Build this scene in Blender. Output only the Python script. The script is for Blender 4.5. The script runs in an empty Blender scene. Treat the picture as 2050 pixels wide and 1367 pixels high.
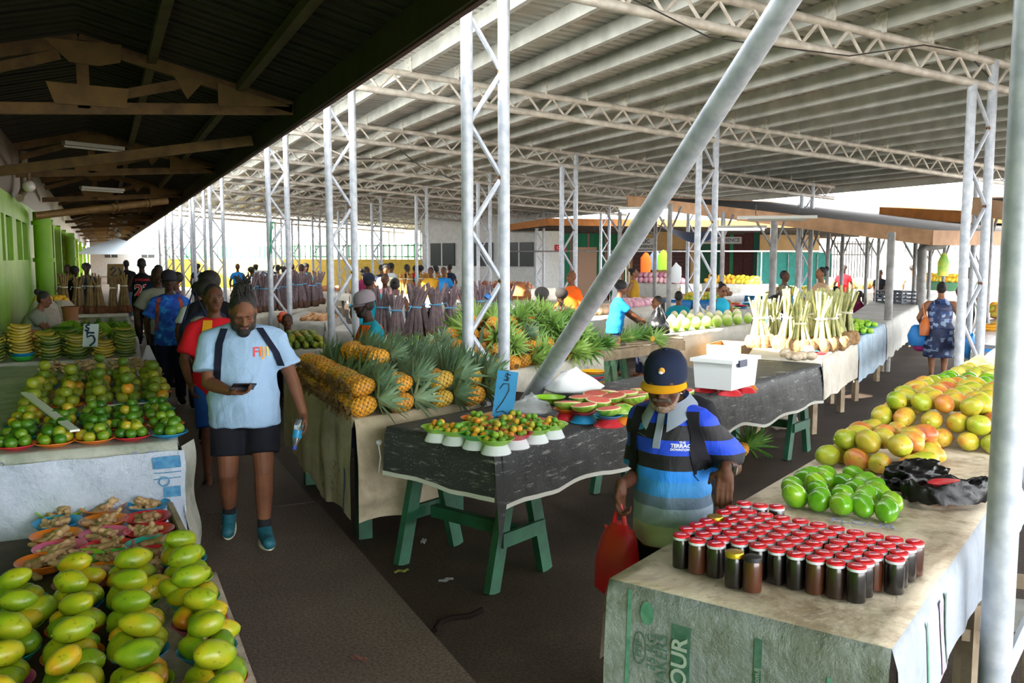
import bpy, bmesh, math, random
from mathutils import Vector, Matrix, Euler, noise
random.seed(7)
R = math.radians
PI = math.pi
C = bpy.context.scene.collection
U = random.uniform

# ------------------------------------------------------------------ camera model (to find where things stand)
F, H = 1750.0, 2.0
YAW, PIT = R(25.0), math.atan(168 / 1750.0)

def ray(px, py):
    x = (px - 1025) / F
    y = (683.5 - py) / F
    fh = math.cos(PIT) + y * math.sin(PIT)
    uz = -math.sin(PIT) + y * math.cos(PIT)
    return Vector((x * math.cos(YAW) + fh * math.sin(YAW), -x * math.sin(YAW) + fh * math.cos(YAW), uz))

def atz(px, py, z=0.88):
    d = ray(px, py)
    t = (z - H) / d.z
    return Vector((d.x * t, d.y * t, z))

def aty(px, py, Y):
    d = ray(px, py)
    t = Y / d.y
    return Vector((d.x * t, Y, H + d.z * t))

def atx(px, py, X):
    d = ray(px, py)
    t = X / d.x
    return Vector((X, d.y * t, H + d.z * t))

def atd(px, py, D):
    d = ray(px, py)
    t = D / (d.x * math.sin(YAW) + d.y * math.cos(YAW))
    return Vector((d.x * t, d.y * t, H + d.z * t))

# ------------------------------------------------------------------ colours and materials
def lin(c):
    c = c.lstrip('#')
    r = [int(c[i:i + 2], 16) / 255 for i in (0, 2, 4)]
    return tuple(x / 12.92 if x <= .04045 else ((x + .055) / 1.055) ** 2.4 for x in r) + (1.0,)

MATS = {}

class NT:
    def __init__(s, name):
        s.m = bpy.data.materials.new(name)
        s.m.use_nodes = True
        s.t = s.m.node_tree
        s.b = s.t.nodes['Principled BSDF']
    def n(s, typ, **kw):
        nd = s.t.nodes.new(typ)
        for k, v in kw.items():
            if k.startswith('i_'):
                key = k[2:].replace('_', ' ')
                nd.inputs[key].default_value = v
            else:
                setattr(nd, k, v)
        return nd
    def l(s, a, b):
        s.t.links.new(a, b)
    def coord(s, kind='Object', jitter=True, scale=None):
        tc = s.n('ShaderNodeTexCoord')
        out = tc.outputs[kind]
        if jitter:
            oi = s.n('ShaderNodeObjectInfo')
            mu = s.n('ShaderNodeMath', operation='MULTIPLY')
            mu.inputs[1].default_value = 37.0
            s.l(oi.outputs['Random'], mu.inputs[0])
            ad = s.n('ShaderNodeVectorMath', operation='ADD')
            s.l(out, ad.inputs[0]); s.l(mu.outputs[0], ad.inputs[1])
            out = ad.outputs[0]
        if scale:
            mp = s.n('ShaderNodeMapping')
            mp.inputs['Scale'].default_value = scale
            s.l(out, mp.inputs['Vector'])
            out = mp.outputs[0]
        return out
    def ramp(s, fac, stops, interp='LINEAR'):
        r = s.n('ShaderNodeValToRGB')
        r.color_ramp.interpolation = interp
        e = r.color_ramp.elements
        while len(e) < len(stops):
            e.new(0.5)
        for el, (p, c) in zip(e, stops):
            el.position = p
            el.color = lin(c) if isinstance(c, str) else (c, c, c, 1)
        s.l(fac, r.inputs[0])
        return r.outputs[0]
    def mix(s, fac, a, b, mode='MIX'):
        m = s.n('ShaderNodeMix', data_type='RGBA', blend_type=mode)
        for sock, v in ((m.inputs[0], fac), (m.inputs[6], a), (m.inputs[7], b)):
            if hasattr(v, 'links'):
                s.l(v, sock)
            elif isinstance(v, str):
                sock.default_value = lin(v)
            else:
                sock.default_value = v
        return m.outputs[2]
    def noise(s, vec, scale=5, detail=4, rough=.55, dist=0):
        n = s.n('ShaderNodeTexNoise')
        n.inputs['Scale'].default_value = scale
        n.inputs['Detail'].default_value = detail
        n.inputs['Roughness'].default_value = rough
        n.inputs['Distortion'].default_value = dist
        s.l(vec, n.inputs['Vector'])
        return n.outputs[0]
    def vor(s, vec, scale=5, feature='F1', out='Distance'):
        n = s.n('ShaderNodeTexVoronoi', feature=feature)
        n.inputs['Scale'].default_value = scale
        s.l(vec, n.inputs['Vector'])
        return n.outputs[out]
    def bump(s, h, strength=.3, dist=.01, normal=None):
        b = s.n('ShaderNodeBump')
        b.inputs['Strength'].default_value = strength
        b.inputs['Distance'].default_value = dist
        s.l(h, b.inputs['Height'])
        if normal is not None:
            s.l(normal, b.inputs['Normal'])
        s.l(b.outputs[0], s.b.inputs['Normal'])
        return b.outputs[0]
    def col(s, c):
        if hasattr(c, 'links'):
            s.l(c, s.b.inputs['Base Color'])
        else:
            s.b.inputs['Base Color'].default_value = lin(c)

def mat(name, c, rough=.6, metal=0., var=.0, c2=None, scale=6., bump=0., bscale=20., spec=None, rand=0., alpha=None, trans=0., emit=0., coat=0., sss=0.):
    """plain procedural material: colour c drifting to c2 through noise, per-object value change rand, noise bump"""
    if name in MATS:
        return MATS[name]
    k = NT(name)
    k.b.inputs['Roughness'].default_value = rough
    k.b.inputs['Metallic'].default_value = metal
    if spec is not None:
        k.b.inputs['Specular IOR Level'].default_value = spec
    if coat:
        k.b.inputs['Coat Weight'].default_value = coat
        k.b.inputs['Coat Roughness'].default_value = .12
    if trans:
        k.b.inputs['Transmission Weight'].default_value = trans
    if alpha is not None:
        k.b.inputs['Alpha'].default_value = alpha
    out = None
    if c2 or bump:
        vec = k.coord()
    if c2:
        out = k.ramp(k.noise(vec, scale, 5), [(.36, c), (.66, c2)])
    if rand:
        oi = k.n('ShaderNodeObjectInfo')
        hs = k.n('ShaderNodeHueSaturation')
        mr = k.n('ShaderNodeMapRange')
        mr.inputs[3].default_value = 1 - rand
        mr.inputs[4].default_value = 1 + rand
        k.l(oi.outputs['Random'], mr.inputs[0])
        k.l(mr.outputs[0], hs.inputs['Value'])
        if out is not None:
            k.l(out, hs.inputs['Color'])
        else:
            hs.inputs['Color'].default_value = lin(c)
        out = hs.outputs[0]
    k.col(out if out is not None else c)
    if emit:
        k.b.inputs['Emission Color'].default_value = lin(c)
        k.b.inputs['Emission Strength'].default_value = emit
    if bump:
        k.bump(k.noise(vec, bscale, 5, .6), bump, .01)
    MATS[name] = k.m
    return k.m

# ------------------------------------------------------------------ mesh builder: ONE mesh object per build()
class MB:
    def __init__(s):
        s.v = []; s.f = []; s.mi = []; s.cur = 0
    def add(s, vs, fs):
        b = len(s.v)
        s.v.extend([tuple(v) for v in vs])
        for f in fs:
            s.f.append([b + i for i in f]); s.mi.append(s.cur)
        return s
    def box(s, c, d, rot=None, taper=1.0):
        x, y, z = d[0] / 2, d[1] / 2, d[2] / 2
        vs = [Vector((sx * x * (taper if sz > 0 else 1), sy * y * (taper if sz > 0 else 1), sz * z)) for sz in (-1, 1) for sx, sy in ((-1, -1), (1, -1), (1, 1), (-1, 1))]
        if rot is not None:
            m = rot if isinstance(rot, Matrix) else Euler(rot).to_matrix()
            vs = [m @ v for v in vs]
        c = Vector(c)
        return s.add([v + c for v in vs], [(3, 2, 1, 0), (4, 5, 6, 7), (0, 1, 5, 4), (1, 2, 6, 5), (2, 3, 7, 6), (3, 0, 4, 7)])
    def bar(s, p, q, w, h, up=(0, 0, 1)):
        """square bar p->q, w sideways, h along up"""
        p, q = Vector(p), Vector(q)
        d = (q - p); L = d.length; d.normalize()
        up = Vector(up)
        x = d.cross(up)
        if x.length < 1e-5:
            x = d.cross(Vector((1, 0, 0)))
        x.normalize(); u = x.cross(d)
        m = Matrix((x, d, u)).transposed()
        return s.box((p + q) / 2, (w, L, h), m)
    def tube(s, pts, r, n=8, cap=True, flat=1.0):
        pts = [Vector(p) for p in pts]
        rs = r if isinstance(r, (list, tuple)) else [r] * len(pts)
        vs = []; fs = []
        d0 = (pts[1] - pts[0]).normalized()
        a = d0.orthogonal().normalized() if abs(d0.z) < .9 else Vector((1, 0, 0)) - d0 * d0.x
        a.normalize()
        for i, p in enumerate(pts):
            d = (pts[min(i + 1, len(pts) - 1)] - pts[max(i - 1, 0)]).normalized()
            a = (a - d * a.dot(d)).normalized()
            b = d.cross(a)
            for k in range(n):
                t = 2 * PI * k / n
                vs.append(p + (a * math.cos(t) + b * math.sin(t) * flat) * rs[i])
        for i in range(len(pts) - 1):
            for k in range(n):
                k2 = (k + 1) % n
                fs.append((i * n + k, i * n + k2, (i + 1) * n + k2, (i + 1) * n + k))
        if cap:
            fs.append(tuple(reversed(range(n))))
            fs.append(tuple((len(pts) - 1) * n + k for k in range(n)))
        return s.add(vs, fs)
    def cap(s, p, q, r0, r1=None, n=10, flat=1.0):
        """capsule with round ends"""
        p, q = Vector(p), Vector(q)
        r1 = r0 if r1 is None else r1
        d = (q - p).normalized()
        ps = []; rs = []
        for a in (80, 50, 20):
            ps.append(p - d * r0 * math.sin(R(a))); rs.append(r0 * math.cos(R(a)))
        ps.append(p); rs.append(r0); ps.append(q); rs.append(r1)
        for a in (20, 50, 80):
            ps.append(q + d * r1 * math.sin(R(a))); rs.append(r1 * math.cos(R(a)))
        return s.tube(ps, rs, n, True, flat)
    def lathe(s, prof, n=16, o=(0, 0, 0), sx=1., sy=1.):
        o = Vector(o); vs = []; fs = []
        for r, z in prof:
            for k in range(n):
                t = 2 * PI * k / n
                vs.append(o + Vector((r * math.cos(t) * sx, r * math.sin(t) * sy, z)))
        for i in range(len(prof) - 1):
            for k in range(n):
                k2 = (k + 1) % n
                fs.append((i * n + k, i * n + k2, (i + 1) * n + k2, (i + 1) * n + k))
        if prof[0][0] > 1e-6:
            fs.append(tuple(reversed(range(n))))
        if prof[-1][0] > 1e-6:
            fs.append(tuple((len(prof) - 1) * n + k for k in range(n)))
        return s.add(vs, fs)
    def loft(s, secs, n=20, cap=True, pw=2.0):
        """secs: (centre, rx, ry) horizontal ellipses (superellipse power pw)"""
        vs = []; fs = []
        for c, rx, ry in secs:
            for k in range(n):
                t = 2 * PI * k / n
                ct, st = math.cos(t), math.sin(t)
                e = 2.0 / pw
                vs.append(Vector(c) + Vector((rx * math.copysign(abs(ct) ** e, ct), ry * math.copysign(abs(st) ** e, st), 0)))
        for i in range(len(secs) - 1):
            for k in range(n):
                k2 = (k + 1) % n
                fs.append((i * n + k, i * n + k2, (i + 1) * n + k2, (i + 1) * n + k))
        if cap:
            fs.append(tuple(reversed(range(n))))
            fs.append(tuple((len(secs) - 1) * n + k for k in range(n)))
        return s.add(vs, fs)
    def ell(s, c, r, rot=None, n=14, m=10, fn=None):
        c = Vector(c)
        r = Vector((r, r, r)) if isinstance(r, (int, float)) else Vector(r)
        vs = []; fs = []
        mt = (rot if isinstance(rot, Matrix) else Euler(rot).to_matrix()) if rot is not None else None
        def P(t, p):
            v = Vector((math.sin(p) * math.cos(t), math.sin(p) * math.sin(t), math.cos(p)))
            if fn:
                v = fn(v)
            v = Vector((v.x * r.x, v.y * r.y, v.z * r.z))
            return c + (mt @ v if mt else v)
        vs.append(P(0, 0))
        for i in range(1, m):
            for k in range(n):
                vs.append(P(2 * PI * k / n, PI * i / m))
        vs.append(P(0, PI))
        for k in range(n):
            fs.append((0, 1 + k, 1 + (k + 1) % n))
        for i in range(m - 2):
            for k in range(n):
                a = 1 + i * n + k; b = 1 + i * n + (k + 1) % n
                fs.append((a, a + n, b + n, b))
        e = len(vs) - 1
        for k in range(n):
            fs.append((e, 1 + (m - 2) * n + (k + 1) % n, 1 + (m - 2) * n + k))
        return s.add(vs, fs)
    def grid(s, fn, nu, nv, closed=False):
        vs = [fn(i / nu, j / nv) for j in range(nv + 1) for i in range(nu + 1)]
        fs = [(j * (nu + 1) + i, j * (nu + 1) + i + 1, (j + 1) * (nu + 1) + i + 1, (j + 1) * (nu + 1) + i) for j in range(nv) for i in range(nu)]
        return s.add(vs, fs)
    def prism(s, poly, h, M=None):
        """poly in local xy, extruded 0..h along local z; M 4x4"""
        n = len(poly)
        vs = [Vector((x, y, z)) for z in (0, h) for x, y in poly]
        if M is not None:
            vs = [M @ v for v in vs]
        return s.add(vs, [tuple(reversed(range(n))), tuple(n + i for i in range(n))] + [(i, (i + 1) % n, n + (i + 1) % n, n + i) for i in range(n)])
    def mesh(s, name, mats, smooth=True, angle=40):
        me = bpy.data.meshes.new(name)
        me.from_pydata(s.v, [], s.f)
        for m in (mats if isinstance(mats, (list, tuple)) else [mats]):
            me.materials.append(m)
        if any(s.mi):
            me.polygons.foreach_set('material_index', s.mi)
        me.update()
        if smooth:
            me.polygons.foreach_set('use_smooth', [True] * len(me.polygons))
            me.set_sharp_from_angle(angle=R(angle))
        return me
    def build(s, name, mats, parent=None, loc=None, rot=None, smooth=True, angle=40, label=None, **tg):
        o = bpy.data.objects.new(name, s.mesh(name, mats, smooth, angle))
        C.objects.link(o)
        if parent is not None:
            o.parent = parent
        if loc is not None:
            o.location = loc
        if rot is not None:
            o.rotation_euler = rot
        if label:
            o['label'] = label
        for k, v in tg.items():
            o[k] = v
        return o

def part(name, me, parent, loc=(0, 0, 0), rot=(0, 0, 0), scale=None, label=None):
    o = bpy.data.objects.new(name, me)
    C.objects.link(o)
    o.parent = parent
    o.location = loc
    o.rotation_euler = rot
    if scale:
        o.scale = scale if hasattr(scale, '__len__') else (scale,) * 3
    if label:
        o['label'] = label
    return o

TS = bpy.data.scenes.new('workbench')          # empty side scene: meshes are evaluated here, then it is removed
def evaluate(o, mods=None):
    TS.collection.objects.link(o)
    if mods:
        mods(o)
    vl = TS.view_layers[0]
    vl.update()
    dg = vl.depsgraph
    dg.update()
    me = bpy.data.meshes.new_from_object(o.evaluated_get(dg), depsgraph=dg)
    bpy.data.objects.remove(o)
    return me

def thing(name, label, cat, loc=(0, 0, 0), rot=(0, 0, 0), group=None, me=None, scale=None):
    """top-level thing: an Empty at its base, or the mesh itself"""
    o = bpy.data.objects.new(name, me)
    C.objects.link(o)
    o.location = loc
    o.rotation_euler = rot if hasattr(rot, '__len__') else (0, 0, rot)
    if scale:
        o.scale = scale if hasattr(scale, '__len__') else (scale,) * 3
    o['label'] = label; o['category'] = cat
    if group:
        o['group'] = group
    return o

def struct(o):
    o['kind'] = 'structure'
    return o

ORD = 'first second third fourth fifth sixth seventh eighth ninth tenth eleventh twelfth thirteenth fourteenth fifteenth sixteenth seventeenth eighteenth nineteenth twentieth'.split()
ORD += ['twenty-' + o for o in ORD[:9]] + ['thirtieth'] + ['thirty-' + o for o in ORD[:9]] + ['fortieth'] + ['forty-' + o for o in ORD[:9]] + ['fiftieth'] + ['fifty-' + o for o in ORD[:9]]
def od(i):
    return ORD[i]

def textmesh(txt, size=.1, ext=.0006, name='lettering', align='CENTER', bold=0.0):
    cu = bpy.data.curves.new(name, 'FONT')
    cu.body = txt; cu.size = size; cu.extrude = ext; cu.align_x = align; cu.align_y = 'CENTER'
    cu.resolution_u = 3
    cu.offset = bold
    o = bpy.data.objects.new(name, cu)
    me = evaluate(o)
    bpy.data.curves.remove(cu)
    me.name = name
    return me

def frame_mat(o, x, y):
    """4x4 from origin and the x and y axes (z = x cross y)"""
    x = Vector(x).normalized(); y = Vector(y).normalized(); z = x.cross(y).normalized()
    m = Matrix((x, y, z)).transposed().to_4x4()
    m.translation = Vector(o)
    return m

def lettering(txt, parent, M, size, m, name='lettering', bold=0., label=None):
    me = textmesh(txt, size, .0006, name, bold=bold)
    me.transform(M)
    me.materials.append(m)
    o = part(name, me, parent)
    if label:
        o['label'] = label
    return o
# ------------------------------------------------------------------ camera, sky, sun
cam = bpy.data.cameras.new('camera')
co = bpy.data.objects.new('camera', cam)
C.objects.link(co)
co.location = (0, 0, H)
co.rotation_euler = Euler((PI / 2 - PIT, 0, -YAW), 'XYZ')
cam.sensor_width = 36
cam.lens = 36 * F / 2050
cam.clip_start = .05; cam.clip_end = 500
sc = bpy.context.scene
sc.camera = co
sc.view_settings.view_transform = 'Standard'
sc.view_settings.look = 'None'
sc.view_settings.gamma = 1
sc.view_settings.exposure = EXPO = 3.8
sc.cycles.use_denoising = True
sc.cycles.max_bounces = 7
sc.cycles.diffuse_bounces = 5
sc.cycles.glossy_bounces = 3
sc.cycles.transmission_bounces = 5
sc.cycles.sample_clamp_indirect = 8
w = bpy.data.worlds.new('sky')
sc.world = w
w.use_nodes = True
bg = w.node_tree.nodes['Background']
bg.inputs[0].default_value = (.94, .97, 1.0, 1)
bg.inputs[1].default_value = .95
sl = bpy.data.lights.new('sun', 'SUN')
sl.energy = 3.2; sl.angle = R(.6); sl.color = (1, .93, .82)
so = bpy.data.objects.new('sun', sl)
C.objects.link(so)
so.rotation_euler = Vector((.82, .12, -.53)).to_track_quat('-Z', 'Y').to_euler()

# ------------------------------------------------------------------ ground
GZ = -.05
def ground_mat(name, a, b, c, sc_=1.2):
    k = NT(name)
    v = k.coord('Object', False)
    base = k.ramp(k.noise(v, sc_, 6, .6), [(.3, a), (.55, b), (.75, c)])
    speck = k.ramp(k.noise(v, 60, 3, .7), [(.38, .55), (.62, 1.25)])
    col = k.mix(1.0, base, speck, 'MULTIPLY')
    k.col(col)
    k.b.inputs['Roughness'].default_value = .75
    k.b.inputs['Specular IOR Level'].default_value = .25
    k.bump(k.noise(v, 55, 4, .7), .35, .01)
    return k.m
m_ground = ground_mat('worn_asphalt', '362b22', '43372d', '54473b')
m_walk = ground_mat('walkway_concrete', '5a4e45', '675a50', '74675b', .9)
b = MB(); b.box((60, 60, GZ - .1), (240, 240, .2)); struct(b.build('floor', m_ground))
b = MB()
for c_, d_ in (((78.5, 40, -.045), (120, 200, .02)), ((-20, 100, -.045), (77, 84, .02))):
    b2 = MB(); b2.box(c_, d_); struct(b2.build('floor_outside', mat('pale_concrete', '9a9488', .85, c2='857f74', scale=2), smooth=False))
def slab(i, j):
    return None
b.box((-1.0, 1.55, -.075), (5.04, 11.0, .15)); b.box((-1.0, 7.06 + 60, -.075), (5.0, 119.99, .15))
struct(b.build('trim_1', m_walk))

# ------------------------------------------------------------------ steel canopy
m_galv = mat('galvanised_pipe', 'bdc1c8', .45, .15, c2='a0a6b0', scale=12, bump=.08, bscale=40)
m_truss = mat('grey_painted_steel', 'd2cbc1', .5, .1, c2='b0a79c', scale=7, bump=.06, bscale=30)
m_purl = mat('galvanised_purlin', 'cfd0cb', .5, .15, c2='b4b6b1', scale=3)
m_plate = mat('pale_splice_plate', 'dcdbd5', .5, c2='b9b2a6', scale=20)
m_rust = mat('rust_brown', '8a5a36', .8, c2='5e3a22', scale=12)
m_bluetape = mat('blue_tape', '2c6fb8', .5)
m_wire = mat('dark_wire', '3a3632', .6)

def zb(X):
    """height of the trusses' lower chord"""
    return 4.43 - .062 * (X - 3.74)

XROW = (2.99, 9.50, 16.6)
TY = [2.1, 7.36, 12.65, 17.7, 22.6, 27.9, 33.2, 38.5, 43.8, 49, 54.2]
rowname = ('beside the covered walkway', 'in the middle of the canopy', 'along the open side of the canopy')

def lattice_column(X, Y, label, group, w_=.36, r=.055, braces=True, top=None, name='lattice_column', first=0, lean=0., detail=True):
    t = thing(name, label, 'column', (X, Y, GZ), group=group)
    zt = (top or zb(X)) - GZ
    n = 12 if Y < 20 else 8
    for dx in (0, w_):
        a = MB()
        h = zt + (0 if dx == 0 else .30 - .0)
        a.tube([(dx + (lean if 1 else 0) * 0, 0, 0), (dx + lean * .5, 0, h / 2), (dx + lean, 0, h)], r, n)
        a.build('pipe', m_galv, t)
    z = .25 + first; side = 0; k = 0
    while z < zt - .35:
        a = MB()
        x0, x1 = (0.04, w_ - .04) if side == 0 else (w_ - .04, 0.04)
        l0, l1 = lean * z / zt, lean * (z + .42) / zt
        a.tube([(x0 + l0, 0, z), (x1 + l1, 0, z + .42)], .024, 7)
        a.build('brace', m_galv, t)
        if k < 9 and Y < 19:
            a = MB(); a.ell((x1 + l1 + (.01 if side == 0 else -.01), 0, z + .44), (.03, .04, .05), n=8, m=6)
            a.build('weld', m_rust, t)
        z += .47; side = 1 - side; k += 1
    return t

for r_, X in enumerate(XROW):
    for i, Y in enumerate(TY):
        if r_ == 0 and Y in (22.6,):
            continue
        if r_ == 2 and Y < 12:
            continue
        yy = Y
        g = 'lattice columns ' + rowname[r_]
        lab = f'steel lattice column {rowname[r_]}, {od(i)} along the row'
        t = lattice_column(X, yy, lab, g, first=(.2 if r_ == 0 else .1) , lean=0)
        if r_ == 0 and Y == 7.36:
            a = MB(); a.tube([(.18, 0, 1.68), (.205, 0, 1.71)], .03, 10); a.build('tape', m_bluetape, t, label='band of blue tape on a brace')
        if r_ == 0 and Y == 17.7:
            mg = mat('green_string', '2f8f6a', .8)
            for q in range(4):
                a = MB(); a.tube([(.05 + U(-.03, .05), -.07, 2.75), (.03 + U(-.05, .06), -.08, 2.45), (U(-.03, .05), -.08, 2.15 - U(0, .3))], .008, 5)
                a.build('string', mg, t, label='frayed green string tied to the pipe')

def truss(Y, label, X0=2.55, X1=17.7, detail=True):
    t = thing('roof_truss', label, 'truss', (0, Y, 0), group='steel roof trusses of the canopy')
    n = 10 if Y < 24 else 6
    S = .30
    a = MB(); a.tube([(X0, 0, zb(X0)), (X1, 0, zb(X1))], .05, n); a.build('lower_chord', m_truss, t)
    a = MB(); a.tube([(X0, 0, zb(X0) + S), (X1, 0, zb(X1) + S)], .047, n); a.build('upper_chord', m_truss, t)
    p = .44; x = X0 + .1; k = 0
    a = MB()
    while x < X1 - p:
        for (xa, za, xb, zbb) in ((x, S - .03, x + p / 2, .03), (x + p / 2, .03, x + p, S - .03)):
            if Y < 14:
                a = MB()
            a.tube([(xa, 0, zb(xa) + za), (xb, 0, zb(xb) + zbb)], .019, 6)
            if Y < 14:
                a.build('web', m_truss, t)
        x += p
    if Y >= 14:
        a.build('web', m_truss, t)
    return t
for i, Y in enumerate(TY):
    truss(Y, f'grey steel lattice roof truss crossing the canopy, {od(i)} one counted from the brace')
ZR = .30 + .05
PX = [2.75 + .745 * i for i in range(21)]
for i, X in enumerate(PX):
    t = thing('roof_purlin', f'long galvanised roof purlin under the canopy sheets, {od(i)} from the walkway side', 'purlin', (X, 0, zb(X) + ZR), group='purlins under the canopy roof')
    a = MB()
    a.box((0, 26, .10), (.008, 60, .2)); a.box((.035, 26, .004), (.07, 60, .008)); a.box((.035, 26, .196), (.07, 60, .008)); a.box((.07, 26, .018), (.008, 60, .03))
    a.build('channel', m_purl, t, smooth=False)
    for Y in TY[:5]:
        a = MB(); a.box((-.012, Y, .07), (.014, .19, .22))
        for dy in (-.045, .045):
            for dz in (.05, .13):
                a.box((-.022, Y + dy, dz), (.012, .022, .022))
        a.build('splice_plate', m_plate, t, smooth=False)

# corrugated canopy roof
k = NT('zinc_sheet')
v = k.coord('Object', False)
pt = k.ramp(k.noise(v, .55, 3), [(.35, 'd0d0ca'), (.52, 'c4c4be'), (.66, 'aaaaa5')])
st = k.ramp(k.noise(k.coord('Object', False, (.6, 5, 1)), 2.5, 4), [(.35, .75), (.6, 1.05)])
pk = k.mix(k.ramp(k.noise(v, .33, 1), [(.66, 0.), (.74, .5)]), k.mix(1, pt, st, 'MULTIPLY'), 'c9a98f')
k.col(pk)
k.b.inputs['Metallic'].default_value = .1
k.b.inputs['Roughness'].default_value = .45
m_zinc = k.m
def corrugated(mb, x0, x1, zf, y0, y1, pitch=.19, amp=.03, th=.004):
    ys = []; y = y0
    while y < y1:
        ys += [(y, 0), (y + pitch * .55, 0), (y + pitch * .65, amp), (y + pitch * .9, amp)]
        y += pitch
    vs = []; fs = []
    for (yy, dz) in ys:
        vs.append((x0, yy, zf(x0) + dz)); vs.append((x1, yy, zf(x1) + dz))
    for i in range(len(ys) - 1):
        fs.append((2 * i, 2 * i + 1, 2 * i + 3, 2 * i + 2))
    mb.add(vs, fs)
b = MB()
corrugated(b, 2.45, 18.1, lambda x: zb(x) + ZR + .2, -6, 56)
o = b.build('ceiling', m_zinc, smooth=False); struct(o)
b = MB(); b.box((18.12, 25, zb(18.1) + ZR + .06), (.03, 62, .42)); struct(b.build('trim_2', mat('pale_fascia', 'b8b6ad', .6, c2='a19f96', scale=2)))
# diagonal brace pipe between the first two columns of the walkway row
b = MB(); b.tube([(3.17, 7.5, GZ), (3.17, 2.15, 4.45)], .068, 16); b.build('diagonal_brace', m_galv)
o = bpy.context.scene.objects['diagonal_brace']; o['label'] = 'long thick galvanised pipe leaning diagonally from floor to canopy beside the pineapples'; o['category'] = 'pipe brace'
# loose wires along the first trusses
b = MB(); P = [atd(1240, -15, 8.0), atd(1420, 75, 8.6), atd(1560, 95, 9.2), atd(1700, 112, 9.7), atd(1850, 90, 10.2), atd(1935, 105, 10.6), atd(1990, 165, 10.9), atd(2048, 205, 11.2)]
o = b.tube(P, .008, 5).build('electric_wire', m_wire); o['label'] = 'thin dark wire sagging along the truss near the diagonal brace'; o['category'] = 'wire'
b = MB(); P = [atd(574, 243, 14), atd(640, 290, 13.6), atd(700, 318, 13.2), atd(760, 318, 13.8), atd(800, 300, 14.2), atd(838, 330, 14.5), atd(910, 360, 14.5)]
o = b.tube(P, .011, 5).build('electric_wire', m_wire); o['label'] = 'dark cable looping under the second truss beside the walkway columns'; o['category'] = 'wire'

# ------------------------------------------------------------------ old covered walkway on the wall side: wall, roof, timber trusses
WX = -1.5
k = NT('lime_green_paint')
v = k.coord('Object', False)
g = k.ramp(k.noise(v, 1.3, 6), [(.3, '5f8f10'), (.55, '74a814'), (.8, '86b524')])
d = k.ramp(k.noise(k.coord('Object', False, (3, 3, .5)), 3, 6, .7), [(.56, 0.), (.8, .55)])
k.col(k.mix(d, g, '4d6a1c'))
k.b.inputs['Roughness'].default_value = .55
k.bump(k.noise(v, 25, 4), .2, .01)
m_lime = k.m
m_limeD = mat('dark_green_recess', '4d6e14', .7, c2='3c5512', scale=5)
m_grill = mat('dark_grille', '3c3f37', .7, c2='4a4e46', scale=8)
m_plaster = mat('grey_patch_plaster', '8f9590', .8, c2='70766e', scale=9)
k = NT('woven_cane')
v = k.coord('Object', False, (1, 1, 1))
wv = k.n('ShaderNodeTexWave', wave_type='BANDS', bands_direction='DIAGONAL')
wv.inputs['Scale'].default_value = 9; wv.inputs['Distortion'].default_value = 1.5; wv.inputs['Detail'].default_value = 2
k.l(v, wv.inputs['Vector'])
k.col(k.ramp(wv.outputs[0], [(.2, '2e1f0c'), (.6, '5a4019'), (.9, '463112')]))
k.bump(wv.outputs[0], .5, .02)
m_cane = k.m
YE = 25.3                                   # far end of the painted wall
b = MB()
def wall_panel(y0, y1, z0, z1):
    b.box((WX - .1, (y0 + y1) / 2, (z0 + z1) / 2), (.2, y1 - y0, z1 - z0))
ZT = 3.16
slits = []
for (ua, ub, kind) in ((3, 9, 'r'), (13, 25, 'r'), (33, 43, 'g'), (45, 54, 'g')):
    ya = atx(ua, 460, WX).y; yb = atx(ub, 460, WX).y
    slits.append((ya, yb, kind))
za, zc = 2.0 + .0, 2.62
prev = -6
wall_panel(-6, YE, 0, 1.95); wall_panel(-6, YE, 2.75, ZT)
for ya, yb, kk in slits:
    wall_panel(prev, ya, 1.95, 2.75); prev = yb
wall_panel(prev, YE, 1.95, 2.75)
struct(b.build('wall_left', m_lime, smooth=False))
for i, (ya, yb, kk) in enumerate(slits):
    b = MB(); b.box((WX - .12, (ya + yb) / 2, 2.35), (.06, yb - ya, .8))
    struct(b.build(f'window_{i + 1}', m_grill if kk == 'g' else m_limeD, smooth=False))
# cane infill above the wall, the receding bays beyond it
b = MB()
b.add([(WX - .02, -6, ZT), (WX - .02, 125, ZT), (WX - .02, 125, 4.3), (WX - .02, -6, 4.3)], [(0, 1, 2, 3)])
struct(b.build('wall_infill', m_cane, smooth=False))
b = MB(); b.box((WX - .5, 75, 1.6), (.1, 99, 3.2)); struct(b.build('wall_recess', mat('ochre_wall', 'a8803c', .8, c2='8a6a34', scale=2), smooth=False))
for i, (u_, w_) in enumerate(((101, .3), (116, .28), (128, .5), (143, .4), (152, .5), (160, .5), (168, .5), (175, .6), (181, .6))):
    Y = atx(u_, 480, WX).y
    o = MB().box((WX, Y, 1.6), (.22, w_, 3.2)).build('wall_pier', m_lime, smooth=False)
    o['label'] = f'lime green painted pier of the market wall, {od(i)} beyond the drain pipe'; o['category'] = 'pier'; o['group'] = 'lime green wall piers'
# round drain pipes
def drain(u_, d_, label):
    p = atx(u_, 480, WX + .26)
    t = thing('drain_pipe', label, 'pipe', (p.x, p.y, 0), group='green drain pipes')
    MB().tube([(0, 0, 0), (0, 0, 3.05)], d_, 12).build('shaft', m_lime, t)
    for z in (1.0, 1.9, 2.75):
        MB().tube([(0, 0, z), (0, 0, z + .09)], d_ * 1.22, 12).build('collar', m_lime, t)
drain(86, .19, 'fat lime green drain pipe at the end of the painted wall')
drain(140, .2, 'lime green drain pipe farther along the wall piers')
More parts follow.
